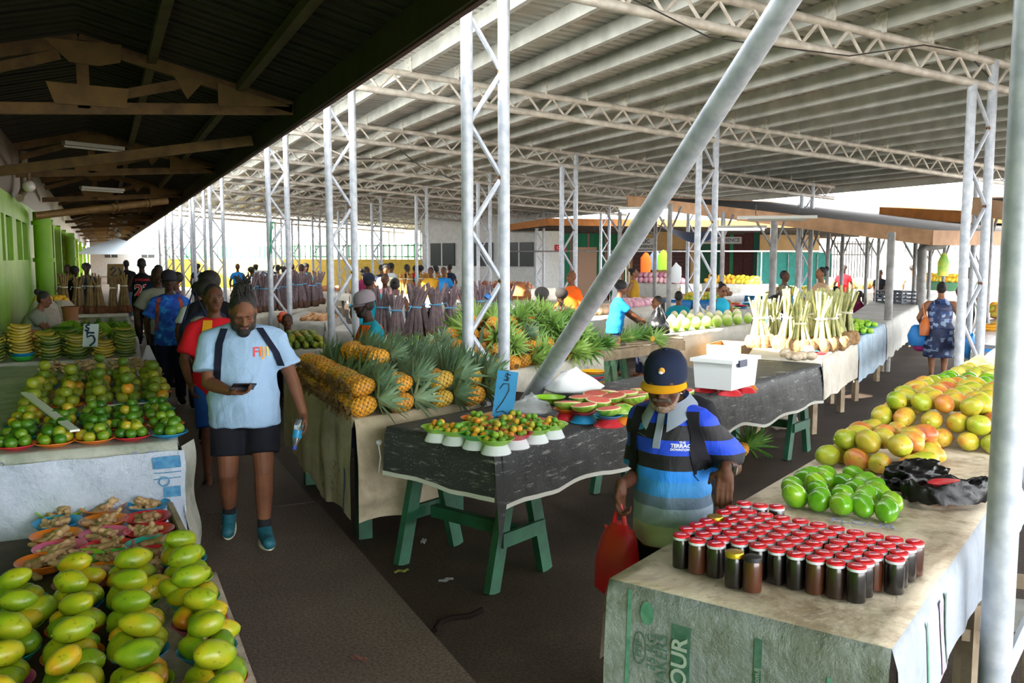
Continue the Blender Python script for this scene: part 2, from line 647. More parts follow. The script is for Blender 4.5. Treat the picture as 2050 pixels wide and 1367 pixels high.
# white pipe with an elbow above the wall
p0 = atx(42, 230, WX + .15)
b = MB(); P = [(WX + .15, p0.y, 4.1), (WX + .15, p0.y, 3.5), (WX + .15, p0.y - .1, 3.36), (WX + .15, p0.y - .7, 3.2), (WX + .15, p0.y - 1.4, 3.1)]
o = b.tube(P, .075, 12).build('elbow_pipe', mat('dirty_white_pvc', '8f8268', .6, c2='6d5f48', scale=6)); o['label'] = 'dirty white plastic pipe with an elbow above the green wall'; o['category'] = 'pipe'

# roof
RIDGE = (-.15, 4.57); EAVE = (2.3, 3.97)
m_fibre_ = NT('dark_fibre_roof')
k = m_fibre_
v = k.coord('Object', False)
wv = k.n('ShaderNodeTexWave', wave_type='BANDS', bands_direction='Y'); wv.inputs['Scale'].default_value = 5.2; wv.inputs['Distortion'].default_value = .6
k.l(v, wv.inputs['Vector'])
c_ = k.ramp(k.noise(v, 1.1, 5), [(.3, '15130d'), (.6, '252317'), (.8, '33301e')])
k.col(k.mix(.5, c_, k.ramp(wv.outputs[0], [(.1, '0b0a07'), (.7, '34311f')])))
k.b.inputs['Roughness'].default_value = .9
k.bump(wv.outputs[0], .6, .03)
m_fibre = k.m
m_tin = mat('pale_outer_tin', 'dcdcd6', .6, .1, c2='c6c6c0', scale=1)
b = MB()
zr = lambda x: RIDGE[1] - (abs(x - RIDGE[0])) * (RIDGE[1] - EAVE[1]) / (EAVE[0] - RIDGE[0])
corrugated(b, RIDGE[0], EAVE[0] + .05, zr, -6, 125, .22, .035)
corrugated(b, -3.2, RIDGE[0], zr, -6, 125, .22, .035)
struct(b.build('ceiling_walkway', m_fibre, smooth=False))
b = MB()
b.add([(RIDGE[0], -6, RIDGE[1] + .06), (EAVE[0] + .06, -6, EAVE[1] + .06), (EAVE[0] + .06, 125, EAVE[1] + .06), (RIDGE[0], 125, RIDGE[1] + .06), (-3.2, -6, zr(-3.2) + .06), (-3.2, 125, zr(-3.2) + .06)], [(0, 1, 2, 3), (4, 0, 3, 5)])
struct(b.build('roof_walkway', m_tin, smooth=False))
m_timber = mat('old_brown_timber', '6b5029', .8, c2='4b371d', scale=5, bump=.2, bscale=25)
m_ply = mat('brown_ply_gusset', '74582a', .75, c2='5a431f', scale=3)
m_mossy = mat('mossy_beam', '4a4119', .85, c2='37300f', scale=4, bump=.2)
b = MB(); b.box((EAVE[0], 59.5, EAVE[1] - .13), (.05, 131, .3)); struct(b.build('trim_3', mat('fascia_dark', '35300f', .8, c2='27240c', scale=3), smooth=False))
b = MB(); b.box((EAVE[0] + .035, 59.5, EAVE[1] - .26), (.05, 131, .06)); struct(b.build('trim_4', mat('fascia_red_edge', '5a3530', .7, c2='472b28', scale=3), smooth=False))
for i, X in enumerate((.62, 1.62)):
    o = MB().bar((X, -6, zr(X) - .06), (X, 125, zr(X) - .06), .10, .1).build('roof_batten', m_mossy, smooth=False)
    o['label'] = ('mossy roof batten running along the walkway ceiling, upper one', 'mossy roof batten running along the walkway ceiling, lower one by the eave')[i]; o['category'] = 'batten'; o['group'] = 'walkway roof battens'
def timber_truss(Y, label, zl=3.62, zr_=3.86):
    t = thing('timber_truss', label, 'truss', (0, Y, 0), group='timber roof trusses over the walkway')
    L, Rr = WX + .02, EAVE[0] - .05
    zt = lambda x: zl + (zr_ - zl) * (x - L) / (Rr - L)
    MB().bar((L, 0, zt(L)), (Rr, 0, zt(Rr)), .06, .13).build('tie_beam', m_timber, t, smooth=False)
    MB().bar((L, 0, zr(L) - .1), (RIDGE[0], 0, RIDGE[1] - .1), .06, .14).build('rafter', m_timber, t, smooth=False)
    MB().bar((RIDGE[0], 0, RIDGE[1] - .1), (Rr, 0, zr(Rr) - .1), .06, .14).build('rafter', m_timber, t, smooth=False)
    xk = -.12
    MB().bar((xk, 0, zt(xk)), (xk, 0, RIDGE[1] - .1), .06, .13, (1, 0, 0)).build('king_post', m_timber, t, smooth=False)
    MB().bar((.1, -.03, zt(.1) + .12), (1.05, -.03, zr(1.05) - .18), .05, .11).build('strut', m_timber, t, smooth=False)
    MB().bar((-.35, -.03, RIDGE[1] - .28), (WX + .1, -.03, zt(L) + .32), .05, .11).build('strut', m_timber, t, smooth=False)
    for nm, poly in (('gusset', [(-.42, zt(0) + .02), (.32, zt(0) + .02), (.36, zt(0) + .24), (-.5, zt(0) + .26)]),
                     ('gusset', [(-.5, RIDGE[1] - .12), (.3, RIDGE[1] - .12), (.28, RIDGE[1] - .32), (.05, RIDGE[1] - .38), (-.25, RIDGE[1] - .36)]),
                     ('gusset', [(1.35, zt(1.5) + .02), (2.2, zt(2.2) + .03), (2.2, zr(2.2) - .1), (1.35, zr(1.35) - .1)]),
                     ('gusset', [(.82, zr(.82) - .12), (1.2, zr(1.2) - .12), (1.0, zr(1) - .4)])):
        M = Matrix(((1, 0, 0, 0), (0, 0, -1, -.04), (0, 1, 0, 0), (0, 0, 0, 1)))
        MB().prism(poly, .03, M).build(nm, m_ply, t, smooth=False)
for i, Y in enumerate((11.4, 19.8, 28.2, 36.6, 45, 53.4, 62, 72, 84, 100)):
    timber_truss(Y, f'old brown timber truss with ply gussets over the walkway, {od(i)} along the roof')
# odd long beam, sewer pipe and strip lamps under that roof
o = MB().bar(atd(-60, 350, 13.2), atd(505, 281, 13.6), .08, .14).build('loose_beam', m_timber, smooth=False)
o['label'] = 'long sloping timber beam between the first two walkway trusses'; o['category'] = 'beam'
p, q = atd(70, 432, 20), atd(335, 402, 22)
t = thing('sewer_pipe', 'brown jointed pipe slung under the walkway roof above the drain pipe', 'pipe', p)
d = q - p
MB().tube([(0, 0, 0), d], .085, 10).build('shaft', mat('brown_pipe', '80602f', .6, c2='6a4d25', scale=6), t)
for f_ in (.56, .6, .82, .85):
    MB().tube([d * f_, d * (f_ + .012)], .105, 10).build('collar', MATS['brown_pipe'], t)
m_lampg = mat('dusty_white_enamel', '8f8b7d', .6)
for (u_, v_, D_, lab) in ((188, 292, 14.5, 'dusty strip lamp hanging behind the king post of the first timber truss'), (205, 378, 20, 'dusty strip lamp under the walkway roof above the green piers')):
    p = atd(u_, v_, D_)
    t = thing('strip_lamp', lab, 'lamp', p)
    MB().box((0, 0, 0), (1.0, .12, .06), (0, 0, .5)).build('housing', m_lampg, t, smooth=False)
    MB().tube([(-.43, -.235, -.05), (.43, .235, -.05)], .018, 8).build('tube', mat('dead_tube', 'a5a295', .4), t)
m_bulb = mat('grey_globe_glass', 'a8a294', .3)
for (u_, v_, D_, lab) in ((58, 373, 13.5, 'small round ceiling bulb above the green wall'), (232, 460, 34, 'pale globe lamp far along the walkway, upper of the pair'), (236, 470, 30, 'pale globe lamp far along the walkway, lower of the pair')):
    p = atd(u_, v_, D_)
    t = thing('globe_lamp', lab, 'lamp', p)
    MB().ell((0, 0, 0), .09, n=12, m=8).build('globe', m_bulb, t)
    MB().tube([(0, 0, .08), (0, 0, .2)], .03, 8).build('fitting', m_timber, t)
# hanging strings at the top of the first truss
for (u_, v0, v1, D_) in ((84, -10, 70, 10.5), (97, -10, 24, 10.5)):
    b = MB(); p = atd(u_, v0, D_); q = atd(u_ - 4, v1, D_)
    o = b.tube([p, (p + q) / 2 + Vector((.03, 0, 0)), q], .03, 6).build('hanging_rag', mat('dusty_rag', '4a3b33', .9, c2='5d4c44', scale=9)); o['label'] = 'dusty rag strip hanging from the walkway roof, ' + ('longer one' if u_ == 84 else 'shorter one'); o['category'] = 'rag'
# ------------------------------------------------------------------ cloths and tables
def sack_mat(name, c1, c2, stain=None, stain_amt=.5, weave=220., crumple=.35, cscale=5., rough=.7, stripe=None, speck=None, streak=None):
    k = NT(name)
    v = k.coord('Object', False)
    col = k.ramp(k.noise(v, 1.6, 6, .62), [(.32, c1), (.68, c2)])
    if stain:
        col = k.mix(k.ramp(k.noise(v, 2.3, 7, .7, .6), [(.46, 0.), (.62, stain_amt)]), col, stain)
        col = k.mix(k.ramp(k.noise(v, 9, 5, .7), [(.52, 0.), (.66, stain_amt * .7)]), col, stain)
    if streak:
        vv = k.coord('Object', False, (1.2, 1.2, 9))
        m = k.ramp(k.noise(vv, 3.5, 8, .8), [(.57, 0.), (.66, .75)])
        col = k.mix(m, col, streak)
        m2 = k.ramp(k.noise(v, 90, 2, .6), [(.66, 0.), (.70, .9)])
        m3 = k.ramp(k.noise(v, 3, 4, .7), [(.45, 0.), (.6, 1.)])
        mm = k.n('ShaderNodeMath', operation='MULTIPLY'); k.l(m2, mm.inputs[0]); k.l(m3, mm.inputs[1])
        col = k.mix(mm.outputs[0], col, streak)
    k.col(col)
    k.b.inputs['Roughness'].default_value = rough
    k.b.inputs['Specular IOR Level'].default_value = .35
    wv = k.n('ShaderNodeTexWave', wave_type='BANDS', bands_direction='Z'); wv.inputs['Scale'].default_value = weave / 6.28
    wx = k.n('ShaderNodeTexWave', wave_type='BANDS', bands_direction='DIAGONAL'); wx.inputs['Scale'].default_value = weave / 6.28
    k.l(v, wv.inputs['Vector']); k.l(v, wx.inputs['Vector'])
    nb = k.bump(k.vor(k.coord('Object', False), cscale, 'DISTANCE_TO_EDGE'), crumple * .5, .03)
    nb = k.bump(k.noise(v, cscale * 1.7, 7, .65, .2), crumple, .035, nb)
    k.bump(wx.outputs[0], .06, .002, nb)
    MATS[name] = k.m
    return k.m

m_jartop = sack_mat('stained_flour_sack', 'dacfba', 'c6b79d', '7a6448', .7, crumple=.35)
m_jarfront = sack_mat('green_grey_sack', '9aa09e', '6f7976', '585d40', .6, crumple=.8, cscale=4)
m_jarside = sack_mat('white_blue_sack', 'b0b7c1', '9ba3af', '7b807c', .35, crumple=.4)
m_lefttop = sack_mat('grey_white_sack', 'b9b6aa', '9da196', '5d6a5c', .5, crumple=.35)
m_leftfront = sack_mat('crumpled_white_tarp', 'c3cad6', 'a8b3c6', '8d98a8', .3, crumple=.75, cscale=9)
m_pinecloth = sack_mat('tan_sack_cloth', 'c4b79c', 'ab9d82', '7a6e5a', .4, crumple=.45, cscale=3.5)
m_black = sack_mat('black_woven_mat', '2f3031', '424344', None, crumple=.3, streak='c9c9c4', rough=.55)
m_white = sack_mat('white_cloth', 'd6d2c6', 'c6c0b0', '8f7c5e', .25, crumple=.3)
m_greycl = sack_mat('pale_grey_cloth', 'b7b5ae', 'a2a19a', '7c766a', .35, crumple=.4)
m_bluecl = sack_mat('blue_printed_sack', 'b9c6d0', '9eb4c4', '4f8fae', .5, crumple=.45)
m_hem = mat('white_hem', 'd0d0c8', .7)
m_green = mat('green_trestle_paint', '1d5a3e', .55, c2='17452f', scale=7, bump=.1, bscale=30)
m_greenold = mat('faded_green_paint', '3d7a58', .65, c2='6b8a6c', scale=6, bump=.1)
m_board = mat('weathered_board', 'a3927a', .8, c2='7d6c56', scale=6, bump=.25, bscale=30)
m_darkwood = mat('dark_board', '4b3a2c', .8, c2='352920', scale=5, bump=.2)

class Cloth:
    """a sheet over a table top given by corners a b c d (counter-clockwise from above), each side hanging its own drop"""
    def __init__(s, q, drops, z=None, amp=.03, seed=0, hemwave=.05, over=.015):
        s.q = [Vector(p) for p in q]
        s.drops = drops; s.amp = amp; s.seed = seed; s.hw = hemwave; s.over = over
    def edge(s, k):
        a, b_ = s.q[k], s.q[(k + 1) % 4]
        d = (b_ - a); L = d.length; d = d / L
        out = Vector((d.y, -d.x, 0)).normalized()
        return a, d, L, out
    def side(s, k, m, t, extra=0.):
        """point m metres along side k, t metres down"""
        a, d, L, out = s.edge(k)
        f = noise.noise(Vector((m * 3.1 + k * 7, t * 1.2, s.seed))) * .6 + noise.noise(Vector((m * 9 + k * 3, t * 4, s.seed + 4))) * .25
        e = min(1, min(m, L - m) / .15 + .25)
        off = s.over + max(-.01, s.amp * f * min(1, t / .25) * e) + .02 * min(1, t / .3) + extra
        cz = .012 * max(0, 1 - t / .02)
        return a + d * m + out * off - Vector((0, 0, t)) + Vector((0, 0, .004 * (1 - min(1, t / .02))))
    def drop(s, k, m):
        L = s.edge(k)[2]
        d0 = s.drops[k]
        if isinstance(d0, tuple):
            d0 = d0[0] + (d0[1] - d0[0]) * m / L
        return max(.03, d0 * (1 + s.hw * 2 * noise.noise(Vector((m * 1.7, k * 5, s.seed + 9)))))
    def top(s, u, v_):
        a, b_, c, d = s.q
        p = (a * (1 - u) + b_ * u) * (1 - v_) + (d * (1 - u) + c * u) * v_
        e = min(u, 1 - u, v_, 1 - v_)
        return p + Vector((0, 0, .004 + .006 * noise.noise(p * 3 + Vector((0, 0, s.seed))) * min(1, e * 12)))
    def build(s, name, mats, label, group=None, res=.06, hem=None, sides=(0, 1, 2, 3), mi=(0, 0, 0, 0)):
        b = MB()
        L0, L1 = s.edge(0)[2], s.edge(1)[2]
        b.grid(lambda u, v_: s.top(u, v_), max(4, int(L0 / res)), max(4, int(L1 / res)))
        for k in sides:
            b.cur = mi[k]
            L = s.edge(k)[2]
            nu = max(4, int(L / res))
            mx = s.drops[k] if not isinstance(s.drops[k], tuple) else max(s.drops[k])
            nv = max(3, int(mx / res))
            def fn(u, v_, k=k, L=L):
                # top row laid onto the rim, then down
                if v_ == 0:
                    a, d, L_, out = s.edge(k)
                    return a + d * (u * L) + Vector((0, 0, .004))
                return s.side(k, u * L, v_ * s.drop(k, u * L))
            b.grid(lambda u, v_: fn(u, 1 - v_), nu, nv)
        bm = bmesh.new()
        me = b.mesh('cloth', mats, True, 60)
        bm.from_mesh(me); bmesh.ops.remove_doubles(bm, verts=bm.verts, dist=.004); bm.to_mesh(me); bm.free()
        o = thing(name, label, 'tablecloth', me=me, group=group)
        if hem:
            h = MB()
            for k in sides:
                L = s.edge(k)[2]; n = max(6, int(L / .06))
                h.grid(lambda u, v_, k=k, L=L: s.side(k, u * L, s.drop(k, u * L) - .014 + .028 * (1 - v_), .003), n, 1)
            part('hem', h.mesh('hem', hem), o, label='pale stitched hem')
        return o
    def text(s, parent, txt, k, m0, t0, size, m, rot=0., label=None, bold=0.):
        """lettering printed on side k, centred m0 metres along and t0 down, turned by rot degrees"""
        me = textmesh(txt, size, 0, 'lettering', bold=bold)
        bm = bmesh.new(); bm.from_mesh(me)
        bmesh.ops.subdivide_edges(bm, edges=[e for e in bm.edges if e.calc_length() > .05], cuts=2)
        c, sn = math.cos(R(rot)), math.sin(R(rot))
        for v in bm.verts:
            x, y = v.co.x * c - v.co.y * sn, v.co.x * sn + v.co.y * c
            v.co = s.side(k, m0 + x, max(.02, t0 - y), .008)
        bm.to_mesh(me); bm.free()
        me.materials.clear(); me.materials.append(m)
        return part('lettering', me, parent, label=label)
    def patch(s, parent, k, m0, m1, t0, t1, m, name='printed_stripe', label=None):
        b = MB()
        b.grid(lambda u, v_: s.side(k, m0 + (m1 - m0) * u, t1 + (t0 - t1) * v_, .004), max(2, int((m1 - m0) / .04)), max(2, int((t1 - t0) / .04)))
        return part(name, b.mesh(name, m), parent, label=label)

QUADS = []
def blocked(p, r):
    """whether floor point p is within r of a table"""
    for q in QUADS:
        d = 1e9; ins = True
        for i in range(4):
            a, b_ = q[i], q[(i + 1) % 4]
            e = b_ - a; L = e.length; e = e / L
            v = p - a
            if e.x * v.y - e.y * v.x < 0:
                ins = False
            s_ = max(0, min(L, v.dot(e)))
            d = min(d, (a + e * s_ - p).length)
        if ins or d < r:
            return True
    return False

def table(name, label, q, th=.04, legs=True, m=None, lm=None, inset=.2, legw=.07, drop=.012, group=None):
    """plain table under the quad q: top board and four legs"""
    m = m or m_darkwood; lm = lm or m
    q = [Vector(p) for p in q]
    QUADS.append([p.xy for p in q])
    c = sum(q, Vector()) / 4
    t = thing(name, label, 'table', (c.x, c.y, GZ), group=group)
    o = Vector((c.x, c.y, GZ))
    b = MB()
    qq = [p.lerp(c, .09) for p in q]
    b.add([p - o - Vector((0, 0, drop)) for p in qq] + [p - o - Vector((0, 0, th + drop)) for p in qq], [(0, 1, 2, 3), (7, 6, 5, 4)] + [(i, i + 4, (i + 1) % 4 + 4, (i + 1) % 4) for i in range(4)])
    b.build('tabletop', m, t, smooth=False)
    if legs:
        for p in q:
            p2 = p.lerp(c, .24)
            MB().bar((p2.x - o.x, p2.y - o.y, 0), (p2.x - o.x, p2.y - o.y, p.z - GZ - th - drop), legw, legw, (1, 0, 0)).build('leg', lm, t, smooth=False)
    return t

def sawhorse(t, o, c, rid, spr, L, Hh, sp=.24, m=None):
    """trestle parts under a table thing t (whose origin is o): V legs at both ends of a ridge"""
    m = m or m_green
    c = Vector(c); rid = Vector(rid).normalized(); spr = Vector(spr).normalized()
    MB().bar(c - rid * L / 2 - o + Vector((0, 0, Hh - .05)), c + rid * L / 2 - o + Vector((0, 0, Hh - .05)), .09, .09).build('trestle_beam', m, t, smooth=False)
    for e in (-1, 1):
        p = c + rid * e * (L / 2 - .06)
        for s_ in (-1, 1):
            a = p + spr * s_ * .05 + Vector((0, 0, Hh - .03)) - o
            g = p + spr * s_ * sp - o
            MB().bar(g, a, .05, .10, tuple(spr)).build('leg', m, t, smooth=False)
        f = .36
        MB().bar(p - spr * (sp - .06) + Vector((0, 0, Hh * f)) - o + rid * e * .03, p + spr * (sp - .06) + Vector((0, 0, Hh * f)) - o + rid * e * .03, .035, .09).build('leg_tie', m, t, smooth=False)
    MB().bar(c - rid * (L / 2 - .1) + Vector((0, 0, Hh * .36)) - o, c + rid * (L / 2 - .1) + Vector((0, 0, Hh * .36)) - o, .06, .08).build('stretcher', m, t, smooth=False)

Z0 = .88
def V3(x, y, z=Z0):
    return Vector((x, y, z))

# --- jar and mango stall (front, open side)
JC = V3(1.56, 2.54); JU = Vector((.879, .477, 0)); JN = Vector((.477, -.879, 0))
JW = .93; JL = 7.0
def jp(a, b_, z=Z0):
    p = JC + JU * a + JN * b_
    p.z = z
    return p
qj = [jp(0, 0), jp(0, JW), jp(JL, JW), jp(JL, 0)]
table('market_table', 'long table of the jar and mango stall under a stained flour sack cloth', qj, th=.05)
cj = Cloth(qj, [.80, .30, .2, .30], seed=1, amp=.035)
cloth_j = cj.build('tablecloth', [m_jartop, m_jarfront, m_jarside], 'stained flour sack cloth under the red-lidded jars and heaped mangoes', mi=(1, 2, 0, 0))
m_prt = mat('dark_green_print', '2f5a48', .8, c2='4a6f5c', scale=30)
m_prg = mat('green_print_stripe', '3d7a5e', .8, c2='5f9079', scale=25)
m_prp = mat('pink_print_stripe', 'a98a9e', .8, c2='b7a6b6', scale=25)
m_blueprint = mat('blue_grey_print', '7078a0', .85, c2='8f92ac', scale=30)
cj.text(cloth_j, '25 KG', 0, .185, .20, .048, m_prt, 90, label='green lettering 25 KG')
cj.text(cloth_j, 'BAKERS', 0, .225, .225, .055, m_prt, 90, label='green lettering BAKERS')
cj.patch(cloth_j, 0, .254, .322, .085, .42, m_prt, 'printed_panel', 'dark green panel behind the lettering')
me_ = cj.text(cloth_j, 'FLOUR', 0, .288, .245, .078, mat('pale_green_print', '9fada0', .8), 90, bold=.002, label='pale lettering FLOUR on the dark panel')
cj.text(cloth_j, 'PMF', 0, .135, .20, .035, m_prt, 90, label='green emblem lettering')
b = MB()
for rr in (.062, .07):
    pass
b.grid(lambda u, v_: cj.side(0, .135 + (.022 + .004 * v_) * math.sin(2 * PI * u), .20 + (.052 + .004 * v_) * math.cos(2 * PI * u), .004), 40, 1)
part('printed_emblem', b.mesh('ring', m_prt), cloth_j, label='green printed oval emblem')
b = MB(); b.grid(lambda u, v_: cj.side(0, .16 + (.026 * v_) * math.sin(2 * PI * u), .075 + (.04 * v_) * math.cos(2 * PI * u), .004), 24, 3)
part('printed_emblem', b.mesh('seal', m_prg), cloth_j, label='green printed round seal')
cj.patch(cloth_j, 0, .085, .10, .01, .75, m_prg, label='green stripe printed down the sack')
cj.patch(cloth_j, 0, .535, .56, .06, .75, m_prt, label='dark green stripe with web address print')
cj.text(cloth_j, 'our.com.fj', 0, .548, .20, .024, mat('pale_print', 'a8b0a2', .8), 90, label='pale lettering on the dark stripe')
cj.patch(cloth_j, 0, .76, .775, .12, .75, m_prg, label='green stripe printed down the sack')
for m0, w_, mm in ((.36, .016, m_prg), (.56, .05, m_prp), (.66, .03, m_prt)):
    cj.patch(cloth_j, 1, m0, m0 + w_, .04, .29, mm, label='coloured stripe printed on the sack side')
# FLOUR written on the top of the cloth
M = frame_mat(jp(.60, .52, Z0 + .0125), (JU * -0 + JN), JU)
cen = atz(1727, 1048, Z0 + .018)
M = frame_mat(cen, (atz(1770, 1053) - atz(1688, 1043)), (atz(1727, 1036) - atz(1727, 1062)))
lettering('FLOUR', cloth_j, M, .085, m_blueprint, label='grey blue lettering FLOUR on the cloth')
cen = atz(1895, 968, Z0 + .018)
M = frame_mat(cen, (atz(1930, 972) - atz(1860, 964)), (atz(1895, 958) - atz(1895, 980)))
lettering('BAKERS', cloth_j, M, .085, mat('faint_green_print', '9aa58f', .85, c2='aab09c', scale=30), label='faint green lettering on the cloth')
# low board rack seen behind the near steel post
r0, r1 = atz(1925, 1238, .5), atz(2120, 1262, .5)
t = thing('wooden_rack', 'low wooden rack with white topped boards behind the near steel post', 'rack', (r0.x, r0.y, GZ))
o_ = Vector((r0.x, r0.y, GZ)); dr = (r1 - r0).normalized(); dn_ = Vector((-dr.y, dr.x, 0))
for off, zz, w_, mm in ((.12, .5, .26, m_greycl), (0, .44, .05, m_board), (.2, .62, .05, m_board)):
    MB().bar(r0 + dn_ * off - o_ + Vector((0, 0, zz - .5)), r1 + dn_ * off - o_ + Vector((0, 0, zz - .5)), w_, .05).build('board', mm, t, smooth=False)
for f_ in (.12, .88):
    for off in (.0, .22):
        p = r0.lerp(r1, f_) + dn_ * off - o_
        MB().bar((p.x, p.y, 0), (p.x, p.y, .62), .05, .05, (1, 0, 0)).build('leg', m_board, t, smooth=False)

# --- black mat table
BC = V3(2.09, 4.66); BU = Vector((.902, .431, 0)); BN = Vector((-.431, .902, 0)); BW = .98; BL = 5.25
def bp(a, b_, z=Z0):
    p = BC + BU * a + BN * b_
    p.z = z
    return p
qb = [bp(0, BW), bp(0, 0), bp(BL, 0), bp(BL, BW)]
t = table('trestle_table', 'green trestle table under the black woven mat', qb, th=.03, legs=False, m=m_board)
o_ = Vector(t.location)
for a in (.30, 2.6, 4.9):
    sawhorse(t, o_, bp(a, BW / 2, GZ), BN, BU, BW - .06, Z0 - .04 - GZ, .27)
cb = Cloth(qb, [(.30, .33), (.36, .40), (.30, .45), .3], seed=5, amp=.035, hemwave=.10, over=.02)
cloth_b = cb.build('tablecloth', [m_black], 'black woven mat with white scuffs spread over the green trestle table', hem=m_hem, res=.05)
# its hanging corners
for (p, dn, lab) in ((bp(.0, -.0), .62, 'pointed corner flap of the black mat'), (bp(BL, -.0), .60, 'pointed corner flap of the black mat')):
    b = MB()
    e = 1 if p == bp(0, 0) else -1
    d1 = BU * (.16 * e); d2 = BN * .14
    out = (-BN * .035) + (BU * (-.035 * e))
    b.grid(lambda u, v_: p + out * (1 + .5 * math.sin(3 * v_)) + (d1 * (1 - u) * .75 + d2 * u * .35) * v_ - Vector((0, 0, .02 + (1 - v_) * dn)) , 6, 14)
    o = part('corner_flap', b.mesh('flap', m_black), cloth_b, label=lab)
b = MB(); p = bp(-.03, BW); b.ell(p + Vector((-.02, .03, -.1)), (.018, .016, .014)); b.ell(p + Vector((-.03, .02, -.105)), (.02, .008, .016), (0, .5, 0))
b.tube([p + Vector((-.03, .02, -.12)), p + Vector((-.02, .01, -.2)), p + Vector((-.035, .01, -.3))], .006, 5)
part('tied_knot', b.mesh('knot', mat('clear_grey_plastic', '9a9a94', .4)), cloth_b, label='grey plastic tie knotted at the corner')

# --- pineapple stall 1 and 2
q4 = [V3(1.53, 5.86), V3(2.62, 6.22), V3(2.72, 8.1), V3(1.49, 8.1)]
table('market_table', 'table under the tan sack cloth heaped with pineapples by the walkway', q4, m=m_darkwood, lm=m_green, legw=.1)
c4 = Cloth(q4, [.72, .5, .5, (.62, .72)], seed=11, amp=.07, hemwave=.09)
cloth_4 = c4.build('tablecloth', [m_pinecloth], 'tan sack cloth hanging to the ground under the pineapples by the walkway')
m_navyp = mat('navy_print', '4a4f63', .85, c2='6d6c70', scale=40)
def scribble(c, o, k, m0, m1, t0, t1, n, m, seed, name='faded_print', label='faded illegible print'):
    rr = random.Random(seed)
    for q in range(n):
        a, t_ = rr.uniform(m0, m1), rr.uniform(t0, t1)
        w_, h_ = rr.choice(((.035, .008), (.01, .04), (.022, .012), (.012, .028)))
        c.patch(o, k, a, a + w_, t_, t_ + h_, m, name, label)
scribble(c4, cloth_4, 3, 1.35, 1.95, .36, .62, 34, m_navyp, 5)
c4.patch(cloth_4, 3, 2.08, 2.12, .36, .68, mat('blue_stripe_print', '2f4f8a', .85, c2='5f7aa8', scale=30), label='blue stripe printed on the cloth')
c4.text(cloth_4, 'GE.COM.FJ', 3, 2.10, .52, .04, mat('pale_stripe_print', 'b5bdc6', .8), 90, label='pale lettering on the blue stripe')
q6 = [V3(3.5, 7.72), V3(5.2, 8.68), V3(4.6, 9.9), V3(2.95, 8.95)]
table('market_table', 'table under the large green crowned pineapple heap behind the steel column', q6, m=m_green, lm=m_green, legw=.1)
c6 = Cloth(q6, [(.18, .5), .5, .3, .3], seed=12, amp=.04)
cloth_6 = c6.build('tablecloth', [m_white], 'white printed sack cloth under the large green crowned pineapple heap')
for q in range(7):
    c6.patch(cloth_6, 0, 1.0 + .05 * (q % 2), 1.28, .10 + .035 * q, .108 + .035 * q, m_blueprint, 'printed_line', 'thin blue printed line')
scribble(c6, cloth_6, 0, 1.32, 1.8, .08, .30, 30, m_blueprint, 8)

# --- left walkway stalls
q2 = [V3(-1.15, 5.62), V3(.37, 5.62), V3(.49, 10.3), V3(-1.0, 10.3)]
table('market_table', 'long table under the rows of lime heaps beside the walkway', q2)
c2_ = Cloth(q2, [(.17, .19), (.5, .5), .1, .1], seed=21, amp=.04)
cloth_2 = c2_.build('tablecloth', [m_lefttop], 'grey white printed sack cloth under the heaps of limes')
m_ink2 = mat('dark_blue_pen', '3a4468', .8)
c2_.text(cloth_2, 'ED', 0, .575, .045, .045, m_ink2, label='faded blue lettering ED')
c2_.text(cloth_2, 'SUVA', 0, .59, .09, .042, m_ink2, label='faded blue lettering SUVA')
scribble(c2_, cloth_2, 0, 1.2, 1.42, .03, .11, 16, m_blueprint, 3)
# the crumpled white sheet hanging in front, below
b = MB()
fr = lambda u, v_: Vector((-1.3 + 1.70 * u + .02 * noise.noise(Vector((u * 5, v_ * 4, 3))), 5.58 + .03 * noise.noise(Vector((u * 9, v_ * 7, 1))) - .02, .02 + .82 * v_))
b.grid(fr, 50, 26)
o = thing('hanging_tarp', 'crumpled white plastic sheet hanging below the lime table front', 'tarp', me=b.mesh('tarp', m_leftfront))
m_prblue = mat('blue_ink_print', '2c6a94', .8, c2='4f86a8', scale=30)
for i, (u_, v_, tx, sz) in enumerate(((.93, .78, 'O', .09), (.93, .60, 'X', .06), (.93, .50, '<>', .05), (.93, .40, '*', .09), (.93, .30, '[]', .05))):
    M = frame_mat(fr(u_, v_) + Vector((0, -.02, 0)), (1, 0, 0), (0, 0, 1))
    lettering(tx, o, M, sz, m_prblue, 'printed_symbol', label='blue printed handling symbol')
for (u_, v_, tx, sz) in ((.925, .22, 'SUGAR', .085), (.925, .13, 'SUGAR CO', .04)):
    M = frame_mat(fr(u_, v_) + Vector((0, -.025, 0)), (-1, 0, 0), (0, 0, -1))
    lettering(tx, o, M, sz, m_prblue, label='upside-down blue lettering')
M = frame_mat(fr(.34, .62) + Vector((0, -.025, 0)), (1, 0, 0), (0, 0, 1))
lettering('t', o, M, .08, mat('purple_mark', '5a2f6a', .8), 'ink_mark', label='small purple ink mark')
for (u0, u1, v0, v1) in ((.895, .985, .88, .965), (.895, .985, .845, .852), (.895, .985, .80, .807), (.93, .985, .66, .74)):
    b = MB(); b.grid(lambda u, v_: fr(u0 + (u1 - u0) * u, v0 + (v1 - v0) * v_) + Vector((0, -.012, 0)), 6, 4)
    part('printed_block', b.mesh('print', m_prblue), o, label='blue printed block')
# flap turned over the right corner
b = MB()
b.grid(lambda u, v_: Vector((.38 + .09 * u + .05 * (1 - v_) + .015 * math.sin(9 * v_), 5.60 - .06 * (1 - u) * (1 - v_) - .02 + .5 * u * (1 - v_ * .6), .86 - .78 * (1 - v_))), 8, 24)
o = thing('cloth_flap', 'pale sack flap hanging down the walkway corner of the lime table', 'cloth', me=b.mesh('flap', m_lefttop))

